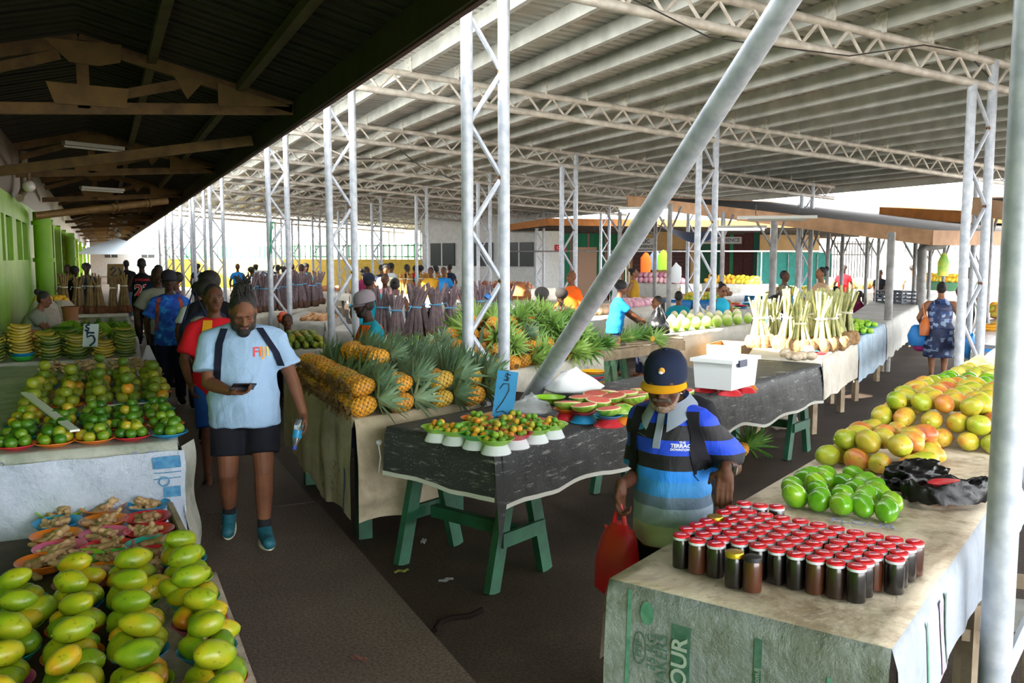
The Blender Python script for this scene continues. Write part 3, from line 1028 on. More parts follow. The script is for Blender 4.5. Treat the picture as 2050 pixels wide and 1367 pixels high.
# low bench in front: dark board with ginger, sacking over the mango end
q1 = [V3(-1.15, 2.3, .5), V3(.40, 2.3, .5), V3(.40, 5.42, .5), V3(-1.15, 5.42, .5)]
table('low_bench', 'low bench of dark board carrying the ginger and mango bowls', q1, th=.05, m=m_darkwood)
b = MB(); b.bar((.36, 4.1, .52), (.30, 5.40, .52), .03, .1); o = b.build('board_rail', m_board, smooth=False)
o['label'] = 'narrow wooden rail along the ginger board edge'; o['category'] = 'rail'
q1c = [V3(.10, 2.3, .508), V3(.43, 2.3, .508), V3(.43, 4.25, .508), V3(.10, 4.25, .508)]
c1 = Cloth(q1c, [.1, .45, .05, .01], seed=31, amp=.09, hemwave=.1)
m_dirtysack = sack_mat('dirty_white_sacking', 'bdb09b', 'a39580', '5f5a4c', .5, crumple=.9, cscale=8)
c1.build('sacking', [m_dirtysack], 'dirty white sacking bunched along the walkway edge of the mango bench', sides=(0, 1, 2))

# banana table and beyond
q3 = [V3(-1.35, 11.0, .84), V3(.33, 11.0, .84), V3(.42, 14.0, .84), V3(-1.35, 14.0, .84)]
table('market_table', 'table under the stacked green banana hands beside the walkway', q3)
Cloth(q3, [.1, .5, .1, .1], seed=41).build('tablecloth', [m_greycl], 'pale grey cloth under the stacked banana hands')
q3b = [V3(-.75, 14.2, .82), V3(.42, 14.2, .82), V3(.42, 19.2, .82), V3(-.75, 19.2, .82)]
table('market_table', 'table of green vegetables between the banana stall and the bundled roots', q3b)
Cloth(q3b, [.2, .5, .1, .1], seed=42).build('tablecloth', [m_greycl], 'grey cloth under the green vegetables beyond the bananas')
q3c = [V3(-.95, 19.5, .86), V3(.42, 19.5, .86), V3(.45, 22.0, .86), V3(-.95, 22.0, .86)]
table('market_table', 'white draped table holding tall bundles of brown root stalks by the walkway', q3c)
cc = Cloth(q3c, [.4, .5, .1, .1], seed=43)
o = cc.build('tablecloth', [m_white], 'white sack cloth below the tall bundles of brown root stalks')
cc.text(o, 'SUGAR', 0, .8, .12, .09, m_navyp, label='dark lettering on the white cloth')

# --- tables in the middle of the hall
def midtable(px4, lab, cl, clm, drops, seed, z=Z0, m=None, group=None, amp=.04, tname='market_table'):
    q = [atz(u_, v_, z) for u_, v_ in px4]
    table(tname, lab, q, m=m or m_board, lm=m or m_board)
    if cl:
        c = Cloth(q, drops, seed=seed, amp=amp)
        o = c.build('tablecloth', [clm], cl, res=.09)
        return q, c, o
    return q, None, None
qT, cT, oT = midtable([(1490, 722), (1644, 714), (1714, 682), (1520, 680)], 'table under the sunlit white cloth with pale taro bundles', 'sunlit white cloth under the pale taro bundles', m_white, [.55, .5, .2, .3], 51)
qL, cL, oL = midtable([(1650, 682), (1717, 678), (1772, 649), (1705, 640)], 'table of green limes behind the pale taro bundles', 'blue printed sack cloth under the green limes', m_bluecl, [.3, .62, .2, .2], 52)
qG, cG, oG = midtable([(1690, 640), (1773, 648), (1838, 611), (1745, 603)], 'bare topped long table behind the green limes', 'grey sack cloth over the empty long table top', m_greycl, [.2, .62, .2, .2], 53)
qK, cK, oK = midtable([(1752, 603), (1838, 609), (1880, 583), (1790, 580)], 'far table under the grey plastic crate', 'pale grey cloth of the table under the crate', m_greycl, [.2, .6, .2, .2], 54)
qC, cC, oC = midtable([(1322, 674), (1504, 649), (1500, 637), (1335, 653)], 'table of green coconuts in the sun', 'white cloth under the green coconuts', m_white, [.5, .25, .2, .4], 55)
qO, cO, oO = midtable([(1150, 644), (1283, 629), (1360, 607), (1215, 602)], 'table of pink onions in front of the blue shirted vendor', 'sunlit white cloth under the pink onion bags', m_white, [.45, .35, .2, .3], 56)
qP, cP, oP = midtable([(738, 700), (1000, 672), (985, 636), (760, 655)], 'table of dark purple taro bundles', 'white cloth under the dark purple taro bundles', m_white, [.4, .3, .2, .3], 57)
qS, cS, oS = midtable([(566, 704), (662, 700), (634, 672), (560, 676)], 'table of small orange and green citrus with a striped grey cloth', 'grey cloth with dark blue lines under the small citrus', m_greycl, [.75, .7, .2, .2], 58)
for m_ in (.06, .38, .55):
    cS.patch(oS, 0, m_, m_ + .012, .01, .7, m_navyp, label='dark blue line woven in the cloth')
qQ, cQ, oQ = midtable([(650, 664), (728, 664), (742, 652), (690, 648)], 'draped grey table between the citrus and the steel column', 'rumpled grey cloth of the empty table behind the citrus', m_greycl, [.75, .5, .2, .2], 59)
qN, cN, oN = midtable([(560, 642), (650, 645), (692, 636), (610, 622)], 'table of small brown nuts beyond the citrus', 'grey cloth with a dark band under the small brown nuts', m_greycl, [.55, .5, .2, .2], 60)
cN.patch(oN, 0, 1.05, 1.12, .01, .5, m_navyp, label='dark band woven in the cloth')
qD, cD, oD = midtable([(500, 632), (642, 614), (650, 598), (515, 606)], 'table of dark brown taro bundles behind the lattice column', 'white cloth under the dark brown taro bundles', m_white, [.3, .3, .2, .2], 61)
qM, cM, oM = midtable([(716, 634), (765, 620), (750, 606), (700, 616)], 'table of brown root tubers beside the blue shirted shopper', 'white cloth under the brown root tubers', m_white, [.5, .4, .2, .2], 62)
# wooden slat table with green trestles
q9 = [atz(1199, 698), atz(1370, 677), atz(1330, 665), atz(1203, 675)]
c9 = sum(q9, Vector()) / 4
t = thing('trestle_table', 'weathered slat table with green trestles carrying pineapple tops', 'table', (c9.x, c9.y, GZ))
for i in range(4):
    f0, f1 = i / 4 + .02, (i + 1) / 4 - .02
    P = [q9[0].lerp(q9[3], f0), q9[1].lerp(q9[2], f0), q9[1].lerp(q9[2], f1), q9[0].lerp(q9[3], f1)]
    b = MB(); o_ = Vector(t.location)
    b.add([p - o_ for p in P] + [p - o_ - Vector((0, 0, .03)) for p in P], [(0, 1, 2, 3), (7, 6, 5, 4)] + [(j, j + 4, (j + 1) % 4 + 4, (j + 1) % 4) for j in range(4)])
    b.build('top_board', m_board, t, smooth=False)
MB().bar(q9[0] - o_ + Vector((0, 0, -.1)), q9[1] - o_ + Vector((0, 0, -.1)), .03, .13).build('apron', m_board, t, smooth=False)
du = (q9[1] - q9[0]).normalized(); dn = Vector((-du.y, du.x, 0))
for f_ in (.15, .8):
    sawhorse(t, o_, Vector((*(q9[0].lerp(q9[1], f_) + dn * .45).xy, GZ)), dn, du, .9, Z0 - .14 - GZ, .24, m_greenold)
# ------------------------------------------------------------------ produce
def fruit_mat(name, stops, rough=.42, spots=None, spot_amt=.6, nscale=9., pore=0., coat=0., wr=.5):
    """skin colour from a low noise mixed with a per-fruit random; dark freckles"""
    k = NT(name)
    v = k.coord()
    oi = k.n('ShaderNodeObjectInfo')
    a = k.n('ShaderNodeMath', operation='MULTIPLY_ADD')
    a.inputs[1].default_value = 1 - wr
    b_ = k.n('ShaderNodeMath', operation='MULTIPLY'); b_.inputs[1].default_value = wr
    k.l(oi.outputs['Random'], b_.inputs[0])
    nz = k.noise(v, nscale, 2, .5)
    st = k.n('ShaderNodeMapRange'); st.inputs[1].default_value = .3; st.inputs[2].default_value = .7
    k.l(nz, st.inputs[0]); k.l(st.outputs[0], a.inputs[0]); k.l(b_.outputs[0], a.inputs[2])
    col = k.ramp(a.outputs[0], stops)
    if spots:
        col = k.mix(k.ramp(k.noise(v, 55, 2, .5), [(.63, 0.), (.70, spot_amt)]), col, spots)
        col = k.mix(k.ramp(k.noise(v, 14, 4, .7), [(.64, 0.), (.72, spot_amt)]), col, spots)
    k.col(col)
    k.b.inputs['Roughness'].default_value = rough
    if coat:
        k.b.inputs['Coat Weight'].default_value = coat; k.b.inputs['Coat Roughness'].default_value = .15
    if pore:
        k.bump(k.noise(v, 120, 2), pore, .002)
    return k.m
m_mangoL = fruit_mat('mango_yellow_green', [(.05, '557c0e'), (.3, '7c9612'), (.6, 'a09f14'), (.8, 'bf9816'), (.95, 'c47a18')], .38, '4a3d18', .55)
m_mangoX = fruit_mat('mango_blushed', [(.08, '86a022'), (.35, 'aaac2e'), (.58, 'c4a838'), (.75, 'cc8038'), (.95, 'b35a35')], .36, '6b4420', .45)
m_mangoG = fruit_mat('mango_bright_green', [(.1, '468c10'), (.5, '69a818'), (.8, '8ab422'), (.97, 'a77d35')], .25, '3f6a14', .35, coat=.3, wr=.4)
m_lime = fruit_mat('lime_skin', [(.1, '1f5208'), (.4, '3a6c0c'), (.7, '678512'), (.93, 'b5921a')], .42, '6b6a2a', .4, pore=.3, wr=.7)
m_limeY = fruit_mat('mandarin_green_skin', [(.1, '46610e'), (.5, '6d7c14'), (.8, '92901c'), (.96, 'cc7f14')], .5, '6b6a2a', .5, pore=.4, wr=.75)
m_calam = fruit_mat('calamondin_skin', [(.1, '4f8a1c'), (.45, '7fa52a'), (.7, 'c9a62c'), (.9, 'e08a1e')], .35, None, pore=.3, wr=.85)
m_ginger = fruit_mat('ginger_skin', [(.1, '8f6d48'), (.5, 'ab8a62'), (.9, 'c6a57a')], .75, '6a4a30', .4, 14)
m_banG = fruit_mat('banana_green_skin', [(.1, '3a520e'), (.5, '616e14'), (.85, '8f8220')], .5, '3f3512', .6, 12, wr=.7)
m_banY = fruit_mat('banana_yellow_skin', [(.1, '857418'), (.5, 'a48d22'), (.9, 'b09a2c')], .5, '4f3c14', .6, 12, wr=.7)
m_banY2 = fruit_mat('banana_ripe_skin', [(.1, 'd9a520'), (.5, 'e8b52a'), (.9, 'd98a20')], .45, '6b4414', .4, 12, wr=.6)
m_stem = mat('brown_stem', '5b4a2c', .9)

def mk(fn, mats, name):
    b = MB(); fn(b); return b.mesh(name, mats)
def mango_fn(v):
    x = v.x
    s_ = 1 - .18 * (x * .5 + .5) ** 2
    return Vector((x * 1.0, v.y * s_, v.z * s_ + .10 * x * x * (1 if x > 0 else .3)))
def bump_ell(b, r, seed, amt=.03):
    b.ell((0, 0, 0), r, n=20, m=14, fn=lambda v: mango_fn(v) * (1 + amt * noise.noise(v * 1.7 + Vector((seed, 0, 0)))))
def mango_me(m, name, seeds=3, r=(.075, .054, .050)):
    out = []
    for s_ in range(seeds):
        b = MB(); bump_ell(b, (r[0] * U(.92, 1.06), r[1], r[2]), s_ * 5.3, .07)
        x = -r[0]; b.tube([(x * .93, 0, 0), (x * 1.0, 0, .002), (x * 1.06, 0, .004)], [.008, .005, .003], 6)
        out.append(b.mesh(name, m))
    return out
me_mL = mango_me(m_mangoL, 'mango_a')
me_mX = mango_me(m_mangoX, 'mango_b', 3, (.070, .058, .055))
me_mG = mango_me(m_mangoG, 'mango_c', 3, (.062, .052, .050))
def round_me(m, name, r, n=12, mm=8):
    return mk(lambda b: b.ell((0, 0, 0), (r, r, r * .93), n=n, m=mm, fn=lambda v: v * (1 + .03 * noise.noise(v * 2)) - Vector((0, 0, .06 * max(0, 1 - 4 * (v.x ** 2 + v.y ** 2)) * (1 if v.z > 0 else -1)))), m, name)
me_lime = round_me(m_lime, 'lime', .036)
me_limeY = round_me(m_limeY, 'mandarin', .047)
me_calam = round_me(m_calam, 'calamondin', .021, 10, 7)

def anyrot(flat=False):
    return (U(-.4, .4), U(-.4, .4), U(0, 6.3)) if flat else (U(0, 6.3), U(0, 6.3), U(0, 6.3))

# bowls and plates
COL = {'lime': '8fc722', 'blue': '1f8fc4', 'orange': 'e07b22', 'red': 'c92b34', 'pink': 'd0608c', 'teal': '2aa898', 'white': 'dfe3e8', 'green': '3fae3f', 'yellow': 'e6b21f'}
for n_, c_ in COL.items():
    mat('plastic_' + n_, c_, .35, spec=.5)
def bowl_mesh(cn, r=.13, h=.045, foot=.6):
    b = MB()
    b.lathe([(r * foot * .96, 0), (r * foot, .002), (r * (foot + .15), h * .35), (r * .93, h * .92), (r, h), (r * 1.0, h + .003), (r * .95, h + .001), (r * .88, h * .86), (r * (foot + .08), h * .35), (r * foot * .9, .006), (0, .005)], 28)
    return b.mesh('bowl_' + cn, MATS['plastic_' + cn])
BOWL = {}
def bowl(cn, loc, label, group=None, r=.13, h=.045, rot=(0, 0, 0), name='plastic_bowl', cat='bowl'):
    key = (cn, r, h)
    if key not in BOWL:
        BOWL[key] = bowl_mesh(cn, r, h)
    return thing(name, label, cat, loc, rot, group, BOWL[key])

# ---- mango bowls on the low bench
bc = ['blue', 'red', 'lime', 'orange', 'teal', 'green', 'pink', 'lime', 'blue']
cols = [(.29, 'walkway column'), (.062, 'second column from the walkway'), (-.158, 'third column from the walkway'), (-.375, 'fourth column from the walkway')]
for ci, (x0, cn) in enumerate(cols):
    for r_ in range(8):
        y0 = 4.32 - .262 * r_ - (.10 if ci % 2 else .0) - .03 * ci
        if y0 < 2.45:
            continue
        cl = bc[(ci * 3 + r_ * 2) % 9]
        z0 = .507 if x0 < .1 else .527
        where = f'{od(r_)} bowl of the {cn}'
        bowl(cl, (x0, y0, z0), f'{cl} plastic bowl under heaped mangoes, {where}', 'mango bowls on the low bench', .108)
        ang = U(0, 6)
        spots = [(.052 * math.cos(ang + i * 2 * PI / 3), .052 * math.sin(ang + i * 2 * PI / 3), .062) for i in range(3)] + [(U(-.02, .02), U(-.02, .02), .140)]
        if (r_ + ci) % 2 == 0:
            spots.append((.08 * math.cos(ang + PI / 3), .08 * math.sin(ang + PI / 3), .085))
        wn = ('first of the base', 'second of the base', 'third of the base', 'topmost', 'side one')
        for q, (dx, dy, dz) in enumerate(spots):
            thing('mango', f'yellow-green mango, {wn[q]}, {od(r_)} bowl, {cn.replace(" from the walkway", "")} of the low bench', 'mango', (x0 + dx, y0 + dy, z0 + dz), (U(-.35, .35), U(-.3, .3), (U(-.7, .7) + (PI if U(0, 1) < .5 else 0)) if q > 2 else ang + q * 2.1 + PI / 2 + U(-.4, .4)), 'mangoes on the low bench', random.choice(me_mL), U(.86, 1.08))

# ---- ginger bowls
def remesh(b, name, m, vox=.006, smooth=2, tm=True):
    me = b.mesh('tmp', m)
    o = bpy.data.objects.new('tmp', me)
    def mods(o):
        md = o.modifiers.new('r', 'REMESH'); md.mode = 'VOXEL'; md.voxel_size = vox; md.use_smooth_shade = True
        if smooth:
            s_ = o.modifiers.new('s', 'SMOOTH'); s_.iterations = smooth; s_.factor = .5
    out = evaluate(o, mods)
    out.name = name
    out.materials.clear(); out.materials.append(m)
    bpy.data.meshes.remove(me)
    return out
def ginger_me(seed):
    rr = random.Random(seed)
    b = MB()
    p = Vector((-.05, 0, 0)); a = 0
    for i in range(4):
        q = p + Vector((.032 * math.cos(a), .032 * math.sin(a), rr.uniform(-.004, .004)))
        b.cap(p, q, rr.uniform(.017, .022), rr.uniform(.016, .021), 8)
        if rr.random() < .85:
            s_ = rr.choice((-1, 1)); k = q + Vector((.026 * math.cos(a + s_ * 1.2), .026 * math.sin(a + s_ * 1.2), rr.uniform(-.005, .012)))
            b.cap(q, k, .017, rr.uniform(.013, .017), 8)
        p = q; a += rr.uniform(-.6, .6)
    return remesh(b, 'ginger', m_ginger, .0055)
me_ging = [ginger_me(i) for i in range(5)]
gb = [('lime', 122, 1028), ('orange', 208, 1020), ('blue', 296, 1014), ('blue', 115, 1050), ('orange', 208, 1046), ('red', 296, 1040), ('orange', 113, 1076), ('pink', 210, 1073), ('red', 299, 1066), ('pink', 120, 1101), ('red', 216, 1099), ('teal', 303, 1093), ('orange', 88, 1128), ('lime', 152, 1123), ('green', 232, 1122), ('red', 308, 1114), ('red', 318, 1140), ('orange', 200, 1150)]
rn = ['back row', 'second row from the tarp', 'third row from the tarp', 'fourth row from the tarp', 'row nearest the mangoes', 'row tucked against the mangoes']
for i, (cl, u_, v_) in enumerate(gb):
    p = atz(u_, v_, .535)
    ri = i // 3 if i < 12 else (4 if i < 16 else 5)
    cn = ('wall side', 'middle', 'walkway side')[i % 3] if i < 12 else ('outermost', 'overlapping', 'middle', 'walkway side')[i - 12] if i < 16 else ('walkway side', 'middle')[i - 16]
    wh = f'{rn[ri]}, {cn}'
    bowl(cl, (p.x, p.y, .502), f'{cl} plastic bowl of ginger, {wh}', 'ginger bowls on the low bench', .128, .05)
    for q in range(7):
        a = q * .95 + U(0, .6); d = (.0, .055, .06, .05, .058, .02, .025)[q]
        thing('ginger_root', f'knobbly ginger root, {od(q)} in the {cl} bowl, {wh}', 'ginger', (p.x + d * math.cos(a), p.y + d * math.sin(a), .502 + (.03 if q < 5 else .058)), (U(-.4, .4), U(-.4, .4), U(0, 6.3)), 'ginger roots in bowls', me_ging[(q + i) % 5], U(.72, .95))

# ---- lime heaps
XC = [.315, .112, -.09, -.29, -.50]
YR = [5.78, 6.09, 6.40, 6.70, 7.20, 7.58, 7.96, 8.36, 8.76]
pc = ['blue', 'red', 'orange', 'orange', 'red', 'red', 'teal', 'orange', 'blue']
for ri, y0 in enumerate(YR):
    for ci, x0 in enumerate(XC):
        back = ri > 3
        x = x0 * (1 + .05 * ri / 8) + U(-.015, .015) + (.03 * ri / 8)
        wh = f'{od(ri)} row from the front, {od(ci)} heap from the walkway'
        cl = pc[(ri * 2 + ci) % 9]
        bowl(cl, (x, y0, .889), f'{cl} plastic plate under citrus, {wh}', 'plates under the citrus heaps', .118, .026, name='plastic_plate', cat='plate')
        rr = .047 if back else .036
        a0 = U(0, 6)
        n0 = 4 if back else 5
        pts = [(rr * 1.28 * math.cos(a0 + 2 * PI * q / n0), rr * 1.28 * math.sin(a0 + 2 * PI * q / n0), rr + .012) for q in range(n0)]
        if not back:
            pts = [(x_ * 1.42 + U(-.008, .008), y_ * 1.42 + U(-.008, .008), z_) for x_, y_, z_ in pts] + [(rr * .8, U(-.02, .02), rr * 2.35), (-rr * .7, U(-.02, .02), rr * 2.4)][:1 + (ri + ci) % 2]
        else:
            pts.append((0, 0, rr * 2.55))
            if (ri + ci * 2) % 3 == 0:
                pts.append((U(-.01, .01), U(-.01, .01), rr * 4.3))
        for q, (dx, dy, dz) in enumerate(pts):
            nm = ('mandarin' if back else 'lime')
            pos = 'top fruit' if q == len(pts) - 1 else f'{od(q)} fruit'
            thing(nm, f'{"mottled green mandarin" if back else "green lime"}, {pos}, {od(ri)} row, {od(ci)} heap from walkway', nm, (x + dx, y0 + dy, .887 + dz), anyrot(True), 'citrus heaps beside the walkway', me_limeY if back else me_lime, U(.93, 1.06))
o = MB().bar(atz(50, 786, 1.02), atz(150, 862, .97), .055, .012).build('price_stick', mat('white_card', 'd8d8d2', .6), smooth=False)
o['label'] = 'long white strip of card lying across the lime heaps'; o['category'] = 'price strip'
o = MB().bar((-.16, 6.93, .93), (.3, 6.95, .93), .05, .006).build('price_strip', MATS['white_card'], smooth=False)
o['label'] = 'flat white strip between the lime heaps and the mandarin heaps'; o['category'] = 'price strip'
m_peel = mat('plastic_bag_white', 'c9cdd0', .3, alpha=.75)

# ---- loose ginger pile behind the limes
i = 0
for q in range(84):
    u_ = U(0, 1); v_ = U(0, 1)
    x = -.55 + .95 * u_; y = 9.35 + .75 * v_
    lay = q // 60
    thing('ginger_root', 'small knobbly ginger root in the loose pile behind the mandarins', 'ginger', (x, y, .905 + lay * .03 * (1 - abs(u_ - .5))), (U(-.5, .5), U(-.5, .5), U(0, 6.3)), 'loose ginger pile', me_ging[q % 5], U(.55, .75))

# ---- bananas
def banana_hand_me(m, n=8, name='hand', curve=.09, L=.19, r=.019):
    b = MB()
    for row in range(2):
        for i in range(n // 2 + (row == 0)):
            t = (i - (n // 2 - (row == 1)) / 2) * .034
            pts = []
            for k in range(7):
                s_ = k / 6
                x = -L / 2 + L * s_
                pts.append(Vector((x, t * (1 + .25 * math.sin(PI * s_)), -.02 + row * .034 + curve * .55 * (s_ - .5) ** 2 * 4 * .5)))
            b.tube(pts, [.008, r * .85, r, r * 1.02, r, r * .75, .006], 7)
    b.tube([(-L / 2 - .012, -.06, .01), (-L / 2 - .015, 0, .02), (-L / 2 - .012, .06, .01)], .016, 7)
    return b.mesh(name, m)
me_bG = banana_hand_me(m_banG); me_bY = banana_hand_me(m_banY); me_bR = banana_hand_me(m_banY2)
for row, (y0, xs) in enumerate(((11.18, (-1.13, -.86, -.57, -.30, -.03, .21)), (11.62, (-1.2, -.95, -.66, -.40, -.13, .18)), (12.1, (-1.0, -.7, -.42, -.15, .2)))):
    for si, x0 in enumerate(xs):
        wh = f'{od(si)} stack from the wall in the {od(row)} banana row'
        yel = (row == 0 and si in (1, 4)) or (row == 1 and si == 2)
        if row == 0 and si == 1:
            bowl('green', (x0, y0, .848), 'green plastic bowl under the yellow banana stack', 'bowls under bananas', .13, .05)
            bowl('blue', (x0, y0, .885), 'blue plastic bowl resting in the green bowl', 'bowls under bananas', .13, .05)
        n = 5 if row == 0 and si < 2 else 4 - (si == 4 and row == 0)
        zb_ = .95 if row == 0 and si == 1 else .88
        for q in range(n):
            thing('banana_hand', f'{"yellowing" if yel else "green"} banana hand, {od(q)} up, {od(si)} stack of the {od(row)} banana row', 'bananas', (x0 + U(-.01, .01), y0 + U(-.02, .02), zb_ + .066 * q), (U(-.06, .06), U(-.06, .06), PI / 2 * (0) + U(-.15, .15) + (PI if U(0, 1) < .3 else 0)), 'green banana stacks', me_bY if yel else me_bG, (1.05, 1.0, 1))
def card_sign(p, w_, h_, txt, m, ink, label, size, tilt=0., yaw=None, name='price_card', cat='price sign', th=.008, stroke=None):
    t = thing(name, label, cat, p, (R(tilt), 0, -YAW if yaw is None else yaw))
    MB().box((0, 0, h_ / 2), (w_, th, h_)).build('card', m, t, smooth=False)
    if stroke:
        b = MB()
        for pl in stroke:
            b = MB(); b.tube([(x * w_, -th / 2 - .003, z * h_) for x, z in pl], .013 * h_ / .3, 5)
            b.build('ink_stroke', ink, t)
    return t
m_ink = mat('dark_blue_ink', '1d2c4a', .6)
m_cardw = mat('whiteboard_card', 'b9c3c9', .5)
S5 = [[(-.08, .95), (-.22, .97), (-.33, .9), (-.25, .83), (-.12, .8), (-.13, .73), (-.27, .70), (-.38, .74)], [(-.22, .72), (-.2, .55), (-.2, .42), (.02, .49), (.2, .47), (.32, .32), (.29, .2), (.0, .03)], [(-.2, .62), (.26, .61)]]
card_sign((-.17, 11.0, .99), .17, .26, '$5', m_cardw, m_ink, 'white price card reading $5 standing among the banana stacks', .1, -12, stroke=S5)

# ---- greens beyond the bananas
m_pod = fruit_mat('green_plantain', [(.1, '4c7d16'), (.5, '6f9a20'), (.9, '8fb030')], .5, None, wr=.6)
me_pod = banana_hand_me(m_pod, 7, 'plantain', .10, .24, .028)
for q in range(22):
    x, y = U(-.55, .3), 13.1 + U(0, 1) * .0 + (q // 8) * .45 + U(-.1, .1)
    thing('plantain_hand', f'bright green plantain hand lying behind the banana stacks, {od(q)} of the loose heap', 'plantain', (x if q > 7 else -.55 + q * .11, y, .92 + (q % 3) * .05), (U(-.3, .3), U(-.5, .5), U(0, 6)), 'green plantains', me_pod, 1)
gc = ['blue', 'orange', 'red', 'teal', 'orange', 'red']
for q in range(14):
    x, y = -.5 + (q % 5) * .2, 14.7 + (q // 5) * .8
    cl = gc[q % 6]
    wh = f'{od(q // 5)} row, {od(q % 5)} from the wall'
    bowl(cl, (x, y, .83), f'{cl} plastic bowl of limes beyond the bananas, {wh}', 'small bowls beyond the bananas', .11)
    for j in range(5):
        thing('lime', f'green lime beyond bananas, {"top" if j == 4 else od(j)} fruit, {od(q // 5)} bowl row, {od(q % 5)} from wall', 'lime', (x + (.045 * math.cos(j * 1.6) if j < 4 else 0), y + (.045 * math.sin(j * 1.6) if j < 4 else 0), .885 if j < 4 else .945), anyrot(), 'limes in bowls beyond the bananas', me_lime, 1.15)
    if q in (2, 6, 9):
        thing('plantain_hand', f'green plantain hand laid between the small bowls, {wh}', 'plantain', (x, y + .4, .88), (0, 0, U(0, 6)), 'green plantains', me_pod, 1)
b = MB(); b.lathe([(.12, 0), (.27, .14), (.30, .16), (.28, .155), (.11, .02), (0, .02)], 28)
o = thing('plastic_basin', 'wide pink plastic basin in front of the seated woman', 'basin', atz(95, 652, .95) , (R(12), 0, 0), None, b.mesh('basin', mat('basin_pink', 'c9606a', .45)))
o.location = (-.95, 12.6, .86)
b = MB(); b.box((0, 0, .12), (.34, .3, .24)); b.ell((0, 0, .24), (.17, .15, .03))
o = thing('green_tub', 'square dark green plastic tub beside the pink basin', 'tub', (-.52, 12.55, .85), .2, None, b.mesh('tub', mat('tub_green', '2f6a24', .4)))
b = MB(); b.lathe([(.11, 0), (.12, .18), (.13, .2), (.135, .22), (.1, .23), (0, .23)], 18)
thing('round_tin', 'brown lidded round tin beyond the pink basin', 'tin', (-.5, 15.6, 1.0), 0, None, b.mesh('tin', mat('tin_brown', '8a5a34', .5)))
thing('wooden_block_stand', 'low wooden stand beneath the brown round tin', 'stand', (-.5, 15.6, .83), 0, None, MB().box((0, 0, .085), (.26, .26, .17)).mesh('block', m_board, False))
# white sacks of produce by the wall
m_sackw = sack_mat('knotted_white_sack', 'c9c0b4', 'b0a596', '8a6a50', .3, crumple=.8, cscale=14)
for i, (x, y, h_, lab) in enumerate(((-.98, 17.6, 1.25, 'tall white produce sack by the wall, wall side one'), (-.74, 18.6, 1.2, 'white produce sack with yellow fruit behind the first sack'))):
    b = MB(); b.loft([((0, 0, 0), .2, .2), ((0, 0, .3), .26, .24), ((.01, 0, .8), .27, .25), ((0, 0, h_ - .1), .22, .2), ((0, 0, h_), .14, .13)], 18)
    t = thing('produce_sack', lab, 'sack', (x, y, 0), 0, 'white sacks by the wall', b.mesh('sack', m_sackw))
    b = MB()
    for q in range(9):
        b.ell((U(-.1, .1), U(-.1, .1), h_ + .0 + U(0, .04)), .06, n=8, m=6)
    part('sack_contents', b.mesh('fill', m_banY2), t, label='yellow fruit at the mouth of the sack')['kind'] = 'stuff'

# ---- stalk bundles (taro, cassava)
def bundle_meshes(ms, mc, mt, n=9, L=.55, rs=.018, rc=.05, spread=.09, top=.13, seed=0, leafy=False, tie=.55):
    rr = random.Random(seed)
    sb, cbm, tb = MB(), MB(), MB()
    for i in range(n):
        a = 2 * PI * i / n + rr.uniform(-.2, .2); q = rr.uniform(.5, 1.0) if n > 6 else 1
        bx, by = spread * q * math.cos(a), spread * q * math.sin(a)
        tx, ty = top * q * math.cos(a + .4), top * q * math.sin(a + .4)
        mz = L * tie
        f = .42
        hh = L * rr.uniform(.86, 1.06)
        sb.tube([(bx, by, rc * 1.2), (bx * f + .0, by * f, mz), (tx * .75, ty * .75, mz + (hh - mz) * .6), (tx, ty, hh)], [rs * 1.3, rs, rs * .8, rs * .6], 6)
        cbm.ell((bx * 1.1, by * 1.1, rc * 1.05), (rc * rr.uniform(.8, 1.1), rc * rr.uniform(.8, 1.1), rc * 1.35), n=9, m=7, fn=lambda v: v * (1 + .12 * noise.noise(v * 2.2 + Vector((i, seed, 0)))))
    tb.lathe([(spread * .55, L * tie - .012), (spread * .62, L * tie), (spread * .55, L * tie + .012)], 14)
    tb.tube([(spread * .55, 0, L * tie), (spread * 1.0, .02, L * tie + .02), (spread * 1.2, .0, L * tie - .05)], .006, 5)
    return sb.mesh('stalks', ms), cbm.mesh('corms', mc), tb.mesh('tie', mt)
def place_bundle(ms, loc, label, group, rot, sc_=1., name='taro_bundle', cat='taro bundle'):
    t = thing(name, label, cat, loc, (U(-.09, .09), U(-.09, .09), rot), group, scale=sc_)
    part('stalks', ms[0], t); part('corms', ms[1], t); part('tie', ms[2], t)
    return t
m_stP = mat('pale_green_stalk', 'b9b57c', .6, c2='8f9a5c', scale=14, rand=.1)
m_corP = mat('pale_corm', 'a8865c', .85, c2='7d5c3a', scale=25, bump=.6, bscale=60, rand=.12)
m_stD = mat('dark_purple_stalk', '5d4d54', .7, c2='7a6668', scale=16, rand=.12)
m_corD = mat('dark_corm', '6a4a3a', .9, c2='4d3830', scale=22, bump=.6, bscale=60)
m_stB = mat('brown_stalk', '6d5430', .7, c2='8a7040', scale=12, rand=.1)
m_corB = mat('reddish_corm', '7a4a30', .85, c2='5c3826', scale=18, bump=.4)
m_stG = mat('golden_stalk', 'b3843a', .7, c2='94692c', scale=12, rand=.1)
m_tieW = mat('white_tie', 'd0cdb8', .7); m_tieB = mat('blue_tie', '5a9cc0', .6)
bP = [bundle_meshes(m_stP, m_corP, m_tieW, 14, .62, .016, .062, .13, .12, s_) for s_ in (1, 2, 3)]
bD = [bundle_meshes(m_stD, m_corD, m_tieB, 9, .70, .026, .055, .14, .17, s_, tie=.64) for s_ in (4, 5, 6)]
bB = [bundle_meshes(m_stB, m_corB, m_tieW, 7, .72, .022, .06, .11, .10, s_, tie=.7) for s_ in (7, 8)]
bG = [bundle_meshes(m_stG, m_stG, m_tieW, 9, .55, .03, .035, .16, .09, s_, tie=.72) for s_ in (9, 10)]
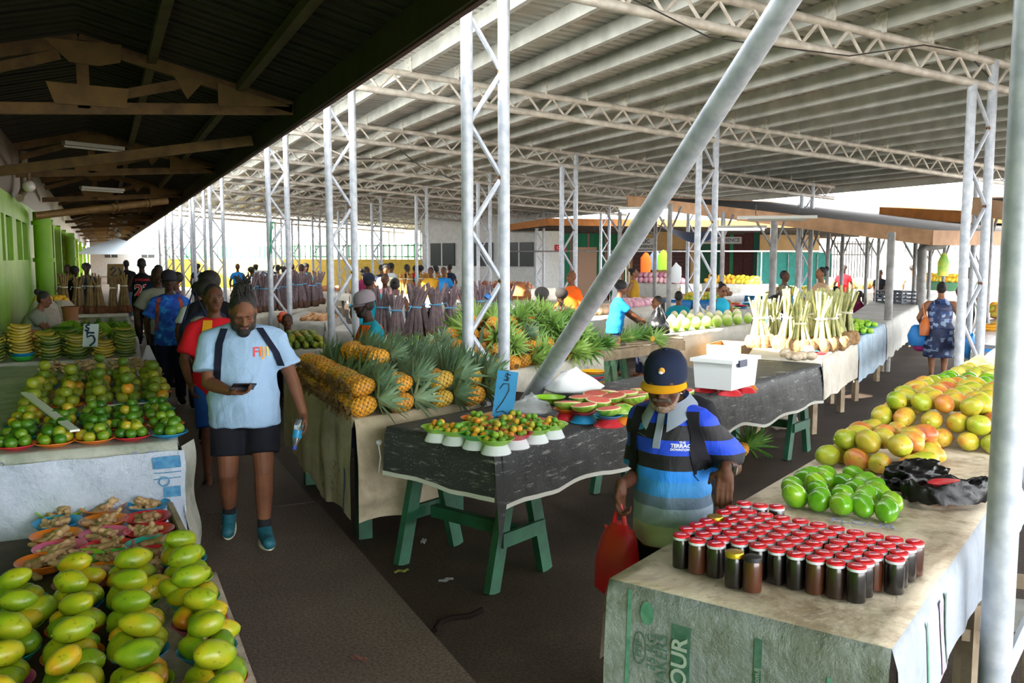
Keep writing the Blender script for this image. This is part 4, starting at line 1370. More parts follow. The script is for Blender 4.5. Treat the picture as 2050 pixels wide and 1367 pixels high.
# pale taro bundles in the sun
pl = [(1523, 694, 1.05), (1551, 690, 1.0), (1577, 698, 1.15), (1600, 688, 1.05), (1622, 684, 1.1), (1640, 700, 1.12), (1655, 684, 1.1), (1664, 697, 1.1), (1674, 690, 1.12), (1688, 685, 1.15), (1602, 702, .95)]
for i, (u_, v_, s_) in enumerate(pl):
    place_bundle(bP[i % 3], atz(u_, v_, Z0 + .01), f'pale taro bundle standing on the sunlit white cloth, {od(i)} from the coconut side', 'pale taro bundles in the sun', U(0, 6), s_)
m_yam = mat('washed_white_corm', 'd8cdb8', .7, c2='b59a78', scale=18, bump=.3)
for i, (u_, v_) in enumerate(((1572, 706), (1585, 712), (1608, 712), (1620, 700), (1624, 712), (1596, 713), (1632, 688))):
    p = atz(u_, v_, Z0 + .055)
    b = MB(); b.ell((0, 0, 0), (.085, .055, .05), n=14, m=9, fn=lambda v: v * (1 + .1 * noise.noise(v * 2 + Vector((i, 0, 0)))))
    thing('taro_corm', f'washed white taro corm lying before the pale bundles, {od(i)} from the coconut side', 'taro', p, (0, U(-.2, .2), U(-.6, .6)), 'loose white corms', b.mesh('corm', m_yam))
for cl, u_, v_ in (('yellow', 1590, 706), ('blue', 1622, 703), ('red', 1640, 706)):
    bowl(cl, atz(u_, v_ + 3, Z0 + .008), f'{cl} plate in front of the pale taro bundles', 'plates before the taro', .10, .02, name='plastic_plate', cat='plate')
# dark purple bundles behind the pineapples
dl = [(766, 684), (792, 688), (826, 686), (846, 674), (874, 682), (908, 677), (938, 674), (968, 668), (994, 668), (1016, 660), (898, 660)]
for i, (u_, v_) in enumerate(dl):
    place_bundle(bD[i % 3], atz(u_, v_, Z0 + .01), f'dark purple taro bundle tied with blue string behind the pineapples, {od(i)} along the table', 'dark purple taro bundles', U(0, 6), U(.95, 1.1))
for i in range(12):
    p = atz(505 + 12 * i, 626 - 1.3 * i + (i % 2) * -4, Z0 + .01)
    place_bundle(bD[i % 3], p, f'dark brown taro bundle on the far white cloth, {od(i)} along the table', 'dark brown taro bundles beyond the column', U(0, 6), U(1.0, 1.15))
for i in range(8):
    p = Vector((-.72 + (i % 6) * .22, 19.75 + (i // 6) * .4, .87))
    place_bundle(bB[i % 2], p, f'tall bundle of brown root stalks by the walkway, {od(i)} from the wall', 'brown root stalk bundles', U(0, 6), U(1.0, 1.1), 'root_bundle', 'root bundle')
t = card_sign((.22, 19.9, 1.45), .34, .42, '', mat('brown_cardboard', '9a7c50', .85, c2='86693f', scale=6), m_ink, 'brown cardboard price sign standing among the root bundles', .1, -6, stroke=[[(-.3, .7), (-.1, .85), (.05, .7), (-.25, .45), (.1, .42)], [(.2, .8), (.35, .6), (.3, .45)]])
t2 = MB().bar((0, .03, -.6), (0, .03, .1), .03, .02).build('stake', m_board, t)
for i, (u_, v_) in enumerate(((806, 574), (820, 570), (845, 578), (862, 575), (876, 577), (890, 572), (852, 570))):
    p = atz(u_, 587 + (i % 2), Z0 + .01)
    place_bundle(bG[i % 2], p, f'golden root bundle on the sunlit far table, {od(i)} along the row', 'golden root bundles', U(0, 6), 1.15, 'root_bundle', 'root bundle')
t = card_sign(atz(530, 588, 1.05), .5, .62, '2', m_cardw, m_ink, 'white sign with a dark 2 among the dark taro bundles', .1, 0, stroke=[[(-.2, .75), (-.05, .92), (.15, .85), (.12, .65), (-.2, .3), (.25, .32)]])
MB().bar((0, .02, -.2), (0, .02, .1), .04, .02).build('stake', m_board, t)
# ------------------------------------------------------------------ pineapples
m_pineA = mat('pineapple_eye', 'e5a52c', .5, c2='d58d24', scale=10, rand=.12)
m_pineY = mat('pineapple_eye_yellow', 'd3a83c', .5, c2='bd9a34', scale=10, rand=.12)
m_pineG = mat('pineapple_groove', '7d4f1d', .75, c2='5f4a1e', scale=20)
m_straw = mat('dry_straw', '8a6a3c', .9, c2='5c4526', scale=14)
def leaf_mat(name, a, b_):
    k = NT(name)
    oi = k.n('ShaderNodeObjectInfo')
    v = k.coord()
    ad = k.n('ShaderNodeMath', operation='MULTIPLY_ADD'); ad.inputs[1].default_value = .5
    h = k.n('ShaderNodeMath', operation='MULTIPLY'); h.inputs[1].default_value = .5
    k.l(k.noise(v, 22, 2), h.inputs[0]); k.l(oi.outputs['Random'], ad.inputs[0]); k.l(h.outputs[0], ad.inputs[2])
    k.col(k.ramp(ad.outputs[0], [(.2, a), (.8, b_)]))
    k.b.inputs['Roughness'].default_value = .5
    return k.m
m_leafB = leaf_mat('crown_leaf_grey', '567c62', 'a3bd98')
m_leafG = leaf_mat('crown_leaf_green', '3f7a2c', '9ab85a')
def pine_body(m, L=.185, r=.066):
    b = MB()
    nu, nv = 64, 44
    vs = []; fs = []; mi = []
    def pat(u, v):
        return abs(math.sin(PI * (8 * u + 5.2 * v))) * abs(math.sin(PI * (8 * u - 5.2 * v)))
    def prof(v):
        return r * (1 - abs(2 * v - 1) ** 3.2 * .62) * (1.04 - .14 * v)
    for j in range(nv + 1):
        v = j / nv
        for i in range(nu):
            u = i / nu
            rr = prof(v) * (1 + .10 * pat(u, v) ** .8)
            vs.append((-L / 2 + L * v, rr * math.cos(2 * PI * u), rr * math.sin(2 * PI * u)))
    for j in range(nv):
        for i in range(nu):
            fs.append((j * nu + i, j * nu + (i + 1) % nu, (j + 1) * nu + (i + 1) % nu, (j + 1) * nu + i))
            mi.append(0 if pat((i + .5) / nu, (j + .5) / nv) > .15 else 1)
    fs.append(tuple(reversed(range(nu)))); mi.append(1)
    fs.append(tuple(nv * nu + i for i in range(nu))); mi.append(1)
    b.v = vs; b.f = [list(f) for f in fs]; b.mi = mi
    b.f = [f[::-1] for f in b.f]
    return b.mesh('pineapple_body', [m, m_pineG], True, 80)
def crown_me(m, seed, n=34, L=.19):
    rr = random.Random(seed)
    b = MB()
    for i in range(n):
        t = i / n
        a = i * 2.39996
        el = .25 + 1.05 * t ** .8 + rr.uniform(-.12, .12)      # outward .. upright
        ln = L * (.55 + .55 * math.sin(PI * (.25 + .6 * t))) * rr.uniform(.85, 1.1)
        w_ = .0135 * rr.uniform(.9, 1.2)
        d = Vector((math.sin(el), math.cos(el) * math.cos(a), math.cos(el) * math.sin(a)))
        side = Vector((0, -math.sin(a), math.cos(a)))
        nr = d.cross(side)
        p = Vector((.01 + .03 * t, .018 * math.cos(a), .018 * math.sin(a)))
        vs = []; K = 4
        droop = rr.uniform(.2, .7)
        for k in range(K + 1):
            s_ = k / K
            c = p + d * ln * s_ - Vector((1, 0, 0)) * droop * .3 * ln * s_ * s_ + d * 0
            ww = w_ * (1 - s_ ** 2.2) + .0006
            vs += [c + side * ww + nr * (ww * .35), c - nr * (ww * .1), c - side * ww + nr * (ww * .35)]
        fs = []
        for k in range(K):
            fs += [(3 * k, 3 * k + 1, 3 * k + 4, 3 * k + 3), (3 * k + 1, 3 * k + 2, 3 * k + 5, 3 * k + 4)]
        b.add(vs, fs)
    return b.mesh('crown', m, True, 70)
bodA, bodY = pine_body(m_pineA), pine_body(m_pineY)
crB = [crown_me(m_leafB, s_) for s_ in (1, 2, 3)]
crG = [crown_me(m_leafG, s_, 38, .205) for s_ in (4, 5, 6)]
b = MB()
rs = random.Random(3)
for i in range(26):
    a = rs.uniform(0, 6.28); q = rs.uniform(.02, .06)
    b.tube([(-.085, q * .5 * math.cos(a), q * .5 * math.sin(a)), (-.105, q * math.cos(a), q * math.sin(a)), (-.115 - rs.uniform(0, .02), q * 1.3 * math.cos(a) + rs.uniform(-.02, .02), q * 1.1 * math.sin(a) - rs.uniform(.0, .06))], .0028, 4)
me_straw = b.mesh('dry_leaves', m_straw)
def pineapple(loc, yaw, pitch, label, group, body, crown, sc_=1., straw=False, csc=1.):
    t = thing('pineapple', label, 'pineapple', loc, (U(0, 6), -pitch, yaw), group, scale=sc_)
    t.rotation_euler = (Matrix.Rotation(yaw, 3, 'Z') @ Matrix.Rotation(-pitch, 3, 'Y') @ Matrix.Rotation(U(0, 6), 3, 'X')).to_euler()
    part('body', body, t)
    part('crown', crown, t, (.088, 0, 0), scale=csc)
    if straw:
        part('dry_leaves', me_straw, t, label='dry straw like leaves at the base')
    return t
rows4 = [(1.625, 2, .0), (1.93, 2, .02), (2.24, 2, .0), (2.5, 2, -.1)]
for ri, (x0, nl, yw) in enumerate(rows4):
    for l in range(nl):
        n = 14 if l == 0 else 13
        for i in range(n):
            y = 5.975 + .150 * i + (.07 if l else 0) + (.12 * ri * .3 if i < 2 else 0)
            x = x0 + U(-.015, .015) + (.02 if l else 0)
            if ri in (1, 2) and i > 8: 
                zz = .955 + .125 * l + .05
            else:
                zz = .955 + .125 * l
            if ri == 3 and y > 7.9:
                continue
            pineapple((x, y, zz), yw + U(-.25, .25), U(.05, .35), f'pineapple by the walkway, {"upper" if l else "lower"} layer, {od(ri)} file, {od(i)} from the front',
                      'pineapples by the walkway', random.choice((bodA, bodA, bodY)), random.choice(crB), U(.92, 1.06), ri == 0, U(1.05, 1.25))
            # a third layer on the far half
for i in range(6):
    pineapple((1.88 + U(-.03, .03), 6.55 + .15 * i, 1.225), U(-.2, .2), .15, f'pineapple on top of the walkway heap, {od(i)} along its upper ridge', 'pineapples by the walkway', bodA, random.choice(crB), 1, False, .95)
e6 = (q6[1] - q6[0]).normalized(); n6 = Vector((-e6.y, e6.x, 0))
L6 = (q6[1] - q6[0]).length
ya6 = math.atan2(e6.y, e6.x)
for l in range(4):
    s_ = .10 + .11 * l; i = 0
    while s_ < L6 - .05 - .07 * l:
        t_ = .08 + .13 * l; j = 0
        while t_ < 1.28 - .10 * l:
            p = q6[0] + e6 * (s_ + U(-.03, .03)) + n6 * (t_ + U(-.03, .03))
            p.z = .955 + .118 * l
            left = s_ < 1.1
            if left and U(0, 1) < .78:
                yaw = ya6 + U(.2, 1.4)            # crown away: body shows
            else:
                yaw = ya6 - PI / 2 + U(-.7, .7)    # crown to the front
            pineapple(p, yaw, U(.05, .45), f'green crowned pineapple, large heap, {od(l)} layer, {od(i)} file, {od(j)} row back', 'pineapples of the large heap', bodA, random.choice(crG if not left else crG + crB), U(.95, 1.08), False, U(.95, 1.15))
            t_ += .27; j += 1
        s_ += .175; i += 1
# a crown hanging on the front, fruit on the floor and on the slat table
for (p, yaw, pit, lab) in ((atz(1455, 892, .03), 2.4, .5, 'pineapple lying on the floor behind the black mat table, pale crown'), (atz(1482, 905, .03), .2, .3, 'pineapple lying on the floor behind the black mat table, dark crown')):
    pineapple(p + Vector((0, 0, .02)), yaw, pit, lab, 'pineapples on the floor', bodA, random.choice(crG), 1.1, False, 1.2)
for i, (u_, v_) in enumerate(((1240, 680), (1262, 676), (1285, 674), (1306, 678))):
    t = thing('pineapple_cutting', f'cut pineapple crown lying on the slat table, {od(i)} from the broom head', 'pineapple top', atz(u_, v_, Z0 + .04), (U(-.3, .3), U(-.6, .3), U(0, 6)), 'cut pineapple crowns', scale=1.15)
    part('crown', crG[i % 3], t)
    part('cut_flesh', MB().lathe([(.03, 0), (.034, .006), (.02, .03), (0, .03)], 14).mesh('cut', m_pineY), t, rot=(0, PI / 2, 0))
t = thing('broom', 'short straw broom with a long stick lying on the slat table', 'broom', atz(1215, 690, Z0 + .03), (0, 0, 0))
d = atz(1300, 686, Z0 + .03) - Vector(t.location)
MB().tube([d * .35, d], .012, 8).build('stick', m_board, t)
MB().tube([d * .3, d * .42], .026, 8).build('binding', mat('dark_binding', '4f4a44', .7), t)
MB().tube([d * -.15, d * .1, d * .32], [.07, .05, .022], 10, flat=.5).build('bristles', mat('broom_straw', 'b08a55', .9, c2='94703f', scale=40), t)

# ------------------------------------------------------------------ citrus bowls, price board and melons on the black mat
bpos = [('lime', 878, 860), ('lime', 914, 866), ('orange', 955, 842), ('lime', 956, 855), ('green', 955, 874), ('lime', 993, 884), ('red', 998, 862), ('red', 1031, 873), ('lime', 1012, 850), ('red', 1030, 840), ('red', 1062, 847), ('lime', 1070, 863), ('lime', 1103, 854), ('lime', 1040, 856)]
me_foot = MB().lathe([(.085, 0), (.088, .004), (.066, .05), (.06, .056), (.055, .055), (.08, .004)], 24).mesh('foot_bowl', MATS['plastic_white'])
for i, (cl, u_, v_) in enumerate(bpos):
    p = atz(u_, v_, .955)
    wh = f'{od(i)} bowl from the pineapple side'
    thing('white_bowl', f'upturned white plastic bowl on the black mat, under the {wh}', 'bowl', (p.x, p.y, .888), 0, 'upturned white bowls', me_foot)
    bowl(cl, (p.x, p.y, .940), f'{cl} bowl of small citrus on the black mat, {wh}', 'citrus bowls on the black mat', .108, .036)
    for j in range(9):
        a = j * 2 * PI / 6.0 + i
        if j < 6:
            dx, dy, dz = .052 * math.cos(a), .052 * math.sin(a), .030
        elif j < 9:
            dx, dy, dz = .024 * math.cos(a * 2 + .4), .024 * math.sin(a * 2 + .4), .058
        else:
            dx = dy = 0; dz = .03
        thing('calamondin', f'small green-orange citrus, {od(j)} fruit in {od(i)} bowl of the black mat', 'citrus', (p.x + dx, p.y + dy, .94 + dz), anyrot(), 'small citrus in bowls', me_calam, U(.95, 1.1))
m_bsign = mat('bright_blue_board', '1f82b8', .5, c2='2a8cc2', scale=4)
p = atz(1003, 856, .90)
t = thing('price_board', 'tall blue price board reading $2 standing among the citrus bowls', 'price sign', p, (R(-6), R(7), -YAW - .05))
MB().box((0, 0, .19), (.135, .012, .36)).build('board', m_bsign, t, smooth=False)
m_blk = mat('black_marker', '101418', .6)
for pl in ([(-.04, .25), (-.02, .285), (.015, .29), (.022, .25), (-.01, .17), (-.045, .11), (-.045, .095), (.0, .11), (.05, .075)], [(.02, .345), (-.01, .352), (-.015, .335), (.012, .328), (.008, .31), (-.02, .312)], [(.0, .36), (.0, .305)]):
    MB().tube([(x, -.0085, z) for x, z in pl], .0035, 5).build('ink_stroke', m_blk, t)
o = thing('cardboard_piece', 'flat piece of brown cardboard lying behind the blue price board', 'cardboard', atz(1000, 827, .892) , (0, 0, .5), None, MB().box((0, 0, 0), (.26, .16, .006)).mesh('card', mat('kraft_card', 'b58f5c', .85), False))
m_clear = mat('clear_plastic', 'dfe4e6', .15, alpha=.28)
def baggy(name, label, cat, p, r, m, seed, amp=.35, sq=None, n=26):
    b = MB()
    b.ell((0, 0, 0), r, n=n, m=int(n * .7), fn=lambda v: v * (1 + amp * (noise.noise(v * 2.1 + Vector((seed, 0, 0))) + .5 * noise.noise(v * 5 + Vector((0, seed, 0))))) if sq is None else sq(v) * (1 + amp * (noise.noise(v * 2.1 + Vector((seed, 0, 0))) + .5 * noise.noise(v * 5 + Vector((0, seed, 0))))))
    me = b.mesh(name, m, True, 75)
    zmin = min(v.co.z for v in me.vertices)
    return thing(name, label, cat, Vector(p) - Vector((0, 0, zmin)), (0, 0, 0), None, me)
peak = lambda v: Vector((v.x * (1 - .6 * max(0, v.z)), v.y * (1 - .6 * max(0, v.z)), v.z * (1.3 if v.z > 0 else .5)))
baggy('plastic_bag', 'crumpled clear plastic bag behind the citrus bowls', 'bag', atz(1062, 832, .893), (.16, .11, .075), m_clear, 3, .4, peak)
baggy('plastic_bag', 'white plastic bag bulging beside the watermelon halves', 'bag', atz(1150, 800, .893) + Vector((.12, .22, 0)), (.25, .15, .12), mat('white_plastic', 'e4e6e8', .35), 8, .12, peak)
bowl('lime', atz(1100, 806, .893), 'empty lime green plastic bowl beside the watermelon halves', None, .125, .045)
m_flesh = mat('watermelon_flesh', 'd9564a', .45, c2='e07a6a', scale=25)
m_rindw = mat('pale_rind_edge', 'e3dfae', .5)
k = NT('melon_rind'); v = k.coord()
k.col(k.ramp(k.noise(k.coord('Object', True, (3, 12, 3)), 3, 3), [(.35, '4f8a24'), (.5, '86b03a'), (.65, 'b3c860')])); k.b.inputs['Roughness'].default_value = .35
m_rind = k.m
def melon(r, cut=False):
    b1, b2, b3 = MB(), MB(), MB()
    a = 12 if not cut else 11
    for i in range(1):
        prof = [(0.0, -r * .62)] + [(r * math.sin(t), -r * .62 * math.cos(t)) for t in [PI / 2 * q / 7 for q in range(1, 8)]]
        b1.lathe(prof + [(r * .995, .0)], 26)
        b3.lathe([(r * .99, 0), (r * .985, .004), (r * .88, .005)], 26)
        b2.lathe([(r * .89, .002), (r * .87, .007), (r * .4, .012), (0, .011)], 26)
    return b1.mesh('rind', m_rind), b2.mesh('flesh', m_flesh), b3.mesh('edge', m_rindw)
me_mel = melon(.088)
ml = [(1136, 801, 'orange', 'red'), (1169, 806, 'red', 'blue'), (1218, 813, 'blue', 'red'), (1165, 790, 'green', 'orange'), (1198, 796, 'lime', 'teal'), (1228, 788, 'red', 'orange'), (1218, 779, 'orange', 'red'), (1192, 783, 'lime', 'red'), (1254, 781, 'teal', 'orange'), (1284, 775, 'red', 'blue'), (1269, 791, 'orange', 'red'), (1291, 781, 'red', 'teal'), (1247, 808, 'green', 'orange'), (1365, 779, 'orange', 'red')]
for i, (u_, v_, c1_, c2_) in enumerate(ml):
    p = atz(u_, v_, 1.02)
    wh = f'{od(i)} of the melon plates from the citrus bowls'
    bowl(c2_, (p.x, p.y, .937), f'{c2_} plastic bowl upside down, {wh}', 'upturned bowls under melons', .10, .045, (PI, 0, 0))
    bowl(c1_, (p.x, p.y, .938), f'{c1_} plastic plate holding watermelon, {wh}', 'plates under melons', .098, .024, name='plastic_plate', cat='plate')
    up = i == 12
    t = thing('watermelon_half', f'watermelon half {"cut side down" if up else "cut side up"}, {wh}', 'watermelon', (p.x, p.y, 1.003 if not up else .968), (PI if up else U(-.22, .1), 0 if up else U(-.15, .15), U(0, 6)), 'watermelon halves', scale=U(.95, 1.1))
    for nm, me in zip(('rind', 'flesh', 'cut_edge'), me_mel):
        part(nm, me, t)
for i, cl in enumerate(('red', 'lime', 'orange', 'blue', 'red', 'pink', 'teal', 'orange', 'yellow')):
    p = atz(1200, 775, .90)
    bowl(cl, (p.x, p.y + .12, .893 + .014 * i), f'{cl} plastic plate, {od(i)} from the bottom of the stack', 'stacked plates beside the melons', .105, .022, name='plastic_plate', cat='plate')
# white storage bin
p = atz(1452, 772, .93); ub = math.atan2(BU.y, BU.x)
for i, (da, db, cl) in enumerate(((-.16, -.12, 'red'), (.06, -.14, 'red'), (.22, -.08, 'orange'), (-.1, .12, 'red'))):
    q = p + BU * da + BN * db
    bowl(cl, (q.x, q.y, .926), f'{cl} upturned bowl under the white storage bin, {("front corner", "front middle", "far front", "rear")[i]}', 'bowls under the storage bin', .105, .038, (PI, 0, 0))
t = thing('storage_bin', 'white translucent storage bin with a dark blue clip on the black mat', 'storage bin', (p.x, p.y, .928), (0, 0, ub))
m_bin = mat('white_bin_plastic', 'e9ecef', .35, rand=0)
MB().box((0, 0, .11), (.46, .32, .22), None, 1.08).build('tub', m_bin, t, smooth=False)
MB().box((0, 0, .235), (.54, .38, .03)).build('lid', m_bin, t, smooth=False)
MB().box((-.1, -.195, .215), (.14, .02, .055)).build('clip', mat('navy_clip', '1f3050', .4), t, smooth=False)

# ------------------------------------------------------------------ jars
m_jar = NT('dark_preserve_jar'); k = m_jar
oi = k.n('ShaderNodeObjectInfo')
k.col(k.ramp(oi.outputs['Random'], [(.0, '0b0806'), (.62, '140c08'), (.72, '3a1c0e'), (1., '4d2613')])); k.b.inputs['Roughness'].default_value = .3
k.b.inputs['Coat Weight'].default_value = .5; k.b.inputs['Coat Roughness'].default_value = .05
m_jar = k.m
m_redlid = mat('red_lid', 'd0101c', .45, spec=.3); m_lidring = mat('white_lid_ring', 'cfd3dc', .3); m_gold = mat('gold_lid', 'c9a227', .3, .7); m_blacklid = mat('black_lid', '17171a', .6)
m_lidink = mat('pale_lid_print', 'f0c9d2', .5); m_lidink2 = mat('blue_lid_print', '3a3f8f', .5)
me_jar = MB().lathe([(.024, 0), (.0285, .002), (.0295, .008), (.0295, .082), (.027, .094), (.0255, .099), (.0255, .108), (0, .108)], 20).mesh('jar', m_jar)
me_ring = MB().lathe([(.0265, .098), (.0285, .0985), (.0290, .106), (.0286, .1075)], 22).mesh('ring', m_lidring)
me_lid = MB().lathe([(.0287, .1070), (.0289, .1105), (.0280, .1130), (.022, .1142), (0, .1142)], 22).mesh('lid', m_redlid)
me_lidg = MB().lathe([(.0268, .098), (.0295, .0985), (.0297, .111), (.028, .1145), (.02, .1155), (0, .1155)], 22).mesh('lid', m_gold)
me_lidb = MB().lathe([(.026, .098), (.0275, .0985), (.0275, .104), (.026, .112), (.015, .115), (0, .115)], 22).mesh('lid', m_blacklid)
me_txt = textmesh('Preserve', .0105, .0002, 'script'); me_txt.materials.append(m_lidink)
me_txt = textmesh('Punjas', .0125, .0002, 'script', bold=.0004) if False else me_txt
b = MB()
for i in range(5):
    b.box((-.011 + .0055 * i, .0 + .001 * (-1) ** i, .1147), (.0022, .006, .0005), (0, 0, .4))
b.tube([(-.016, -.006, .1147), (0, -.0075, .1147), (.016, -.004, .1147)], .0008, 4)
me_ink = b.mesh('script', m_lidink, False)
me_inkb = MB().box((0, .0085, .1147), (.012, .004, .0005), (0, 0, .1)).mesh('mark', m_lidink2, False)
jr = [[(97, 352), (222, 392), (367, 418), (515, 490, 'g'), (660, 522, 'k'), (850, 465), (1000, 500), (1155, 535), (1315, 565), (1480, 595)],
      [(143, 305), (272, 342), (415, 375), (555, 402), (703, 432), (920, 423), (1070, 455), (1222, 490), (1383, 515), (1542, 555), (1782, 535)],
      [(222, 270), (347, 305), (487, 333), (628, 362), (772, 392), (990, 385), (1137, 415), (1297, 448), (1455, 480), (1613, 508)],
      [(300, 240), (428, 268), (562, 297), (700, 325), (843, 355), (1035, 340), (1182, 370), (1335, 405), (1490, 435), (1648, 463), (1812, 487)],
      [(357, 212, 'g'), (487, 230), (615, 258), (752, 285), (892, 313), (1110, 305), (1253, 335), (1405, 368), (1560, 395), (1715, 425), (1878, 445)],
      [(430, 170), (560, 198), (690, 225), (825, 252), (964, 277), (1035, 240), (1175, 270), (1318, 297), (1468, 330), (1622, 355), (1775, 382), (1938, 405)],
      [(500, 140), (628, 165), (757, 192), (890, 215)], [(590, 100), (700, 115), (835, 125)]]
placed = []
def jar(x, y, label, kind):
    t = thing('jar', label, 'jar', (x, y, .891), (0, 0, U(-.5, .5) - .45), 'jars of dark preserve', scale=1.06)
    part('glass_body', me_jar, t)
    if kind == 'g':
        part('lid', me_lidg, t, label='gold lid')
    elif kind == 'k':
        part('lid', me_lidb, t, label='black lid')
    else:
        part('lid_ring', me_ring, t, label='white lid ring')
        l_ = part('lid', me_lid, t)
        part('lid_print', me_ink, l_); part('lid_print', me_inkb, l_)
for ri, row in enumerate(jr):
    for ci, c in enumerate(row):
        kind = c[2] if len(c) > 2 else 'r'
        p = atz(1340 + c[0] / 3.942, 980 + c[1] / 3.942, .893 + .118)
        pv = Vector((p.x, p.y, 0))
        for it in range(8):
            for q in placed:
                dd = pv - q
                if dd.length < .064:
                    pv = q + (dd.normalized() if dd.length > 1e-4 else Vector((1, 0, 0))) * .0641
        placed.append(pv.copy())
        lidn = {'r': 'red-lidded', 'g': 'gold-lidded', 'k': 'black-capped'}[kind]
        jar(pv.x, pv.y, f'{lidn} jar of dark preserve, {od(ri)} row from the sack front, {od(ci)} from the customer', kind)

# ------------------------------------------------------------------ mangoes on that table
gl = [(488, 1010), (497, 1052), (358, 1040), (285, 1090), (300, 1150), (435, 1082), (450, 1118), (458, 1175), (610, 1150), (602, 1205), (690, 1015), (620, 1070), (690, 1105), (750, 1060), (740, 1215), (757, 1158), (895, 1240), (932, 1190), (815, 1095), (835, 1130), (400, 1015)]
for i, (cx, cy) in enumerate(gl):
    p = atz(1500 + cx / 3.254, 640 + cy / 3.254, .94)
    thing('green_mango', f'glossy bright green mango beside the black bag, {od(i)} of the group from the aisle', 'mango', (p.x, p.y, .94), (U(-.3, .3), U(-.9, .9), U(0, 6)), 'bright green mangoes', random.choice(me_mG), U(.95, 1.1))
def heap(a0, a1, b0, b1, me, r, layers, lab, name, cat, group, sc=(.92, 1.1), ins=.9, z=.89):
    n_ = 0
    for l in range(layers):
        a = a0 + l * r * ins; i = 0
        while a <= a1 - l * r * ins + 1e-6:
            b_ = b0 + l * r * ins; j = 0
            while b_ <= b1 - l * r * ins + 1e-6:
                if l < layers - 1 and a > a0 + l * r * ins + r * 1.2 and b_ > b0 + l * r * ins + r * 1.2 and b_ < b1 - l * r * ins - r * 1.9:
                    b_ += r * 1.95; j += 1
                    continue
                p = jp(a + U(-.2, .2) * r, b_ + U(-.2, .2) * r + (r * .5 if i % 2 else 0))
                thing(name, f'{lab}, {od(l)} layer, {od(i)} row, {od(j)} from aisle', cat, (p.x, p.y, z + r * .78 + l * r * 1.32), (U(-.5, .5), U(-.5, .5), U(0, 6.3)), group, random.choice(me), U(*sc))
                n_ += 1
                b_ += r * 1.95; j += 1
            a += r * 1.95; i += 1
    return n_
heap(2.12, 2.66, .12, .60, me_mX, .068, 2, 'blushed mango of the small heap', 'mango', 'mango', 'blushed mangoes, small heap', (1.0, 1.15))
heap(2.98, 4.30, .10, .82, me_mX, .069, 3, 'blushed mango of the big heap', 'mango', 'mango', 'blushed mangoes, big heap', (1.0, 1.18))
heap(4.48, 5.25, .10, .75, me_mG, .072, 2, 'green mango behind the big heap', 'green_mango', 'mango', 'green mangoes behind the big heap', (1.1, 1.25))
m_mangoY = fruit_mat('mango_pale_yellow', [(.1, 'a9b03a'), (.5, 'c9bf4c'), (.9, 'd9c860')], .4, '8a7a2a', .3)
me_mY = mango_me(m_mangoY, 'mango_d', 2, (.066, .05, .048))
heap(5.5, 6.8, .10, .75, me_mY, .068, 2, 'pale yellow mango at the stall end', 'yellow_mango', 'mango', 'pale yellow mangoes', (1.0, 1.15))
m_bagb = mat('black_bin_bag', '060607', .3, spec=.3, bump=.3, bscale=14)
b = MB()
def flapf(u, v_):
    a = PI * 2 * u
    return Vector((.17 * math.cos(a) * (1 - .3 * v_), .09 * math.sin(a), .0 + .12 * v_ + .03 * noise.noise(Vector((math.cos(a) * 3, math.sin(a) * 3, v_ * 5)))))
b.ell((0, 0, .07), (.16, .085, .075), n=40, m=24, fn=lambda v: v * (1 + .28 * noise.noise(v * 2.6) + .16 * noise.noise(v * 6)) + Vector((.15 * v.z, 0, 0)))
o = thing('plastic_bag', 'puffed black plastic bag standing by the green mangoes', 'bag', atz(1846, 990, .89) + Vector((.0, .04, .012)), (0, 0, -.2), None, b.mesh('bag', m_bagb, True, 70))
b = MB()
b.grid(lambda u, v_: Vector(((.085 + .06 * v_ * (1 - v_) * 4 * .5 + .05 * v_) * math.cos(2 * PI * u) * 1.45, (.055 + .05 * v_) * math.sin(2 * PI * u), .012 + .085 * math.sin(PI * v_) * (1 + .35 * noise.noise(Vector((math.cos(2 * PI * u) * 3, math.sin(2 * PI * u) * 3, v_ * 3)))))) + .012 * Vector(noise.noise_vector(Vector((math.cos(2 * PI * u) * 6, math.sin(2 * PI * u) * 6, v_ * 6)))), 60, 14)
pb = atz(1893, 1008, .89)
thing('plastic_bag', 'black plastic bag rolled open around a red container', 'bag', pb + Vector((0, 0, .01)), (0, 0, -.35), None, b.mesh('bag', m_bagb, True, 70))
t = thing('red_container', 'red plastic container inside the rolled black bag', 'container', pb + Vector((0, .005, .012)), (0, 0, -.35), None, MB().lathe([(.05, 0), (.072, .05), (.074, .085), (.06, .095), (0, .095)], 22, sx=1.15, sy=.62).mesh('tub', MATS['plastic_red']))
baggy('plastic_bag', 'scrap of clear plastic bag between the green mangoes and black bag', 'bag', atz(1775, 985, .893), (.07, .03, .03), m_clear, 14, .5)

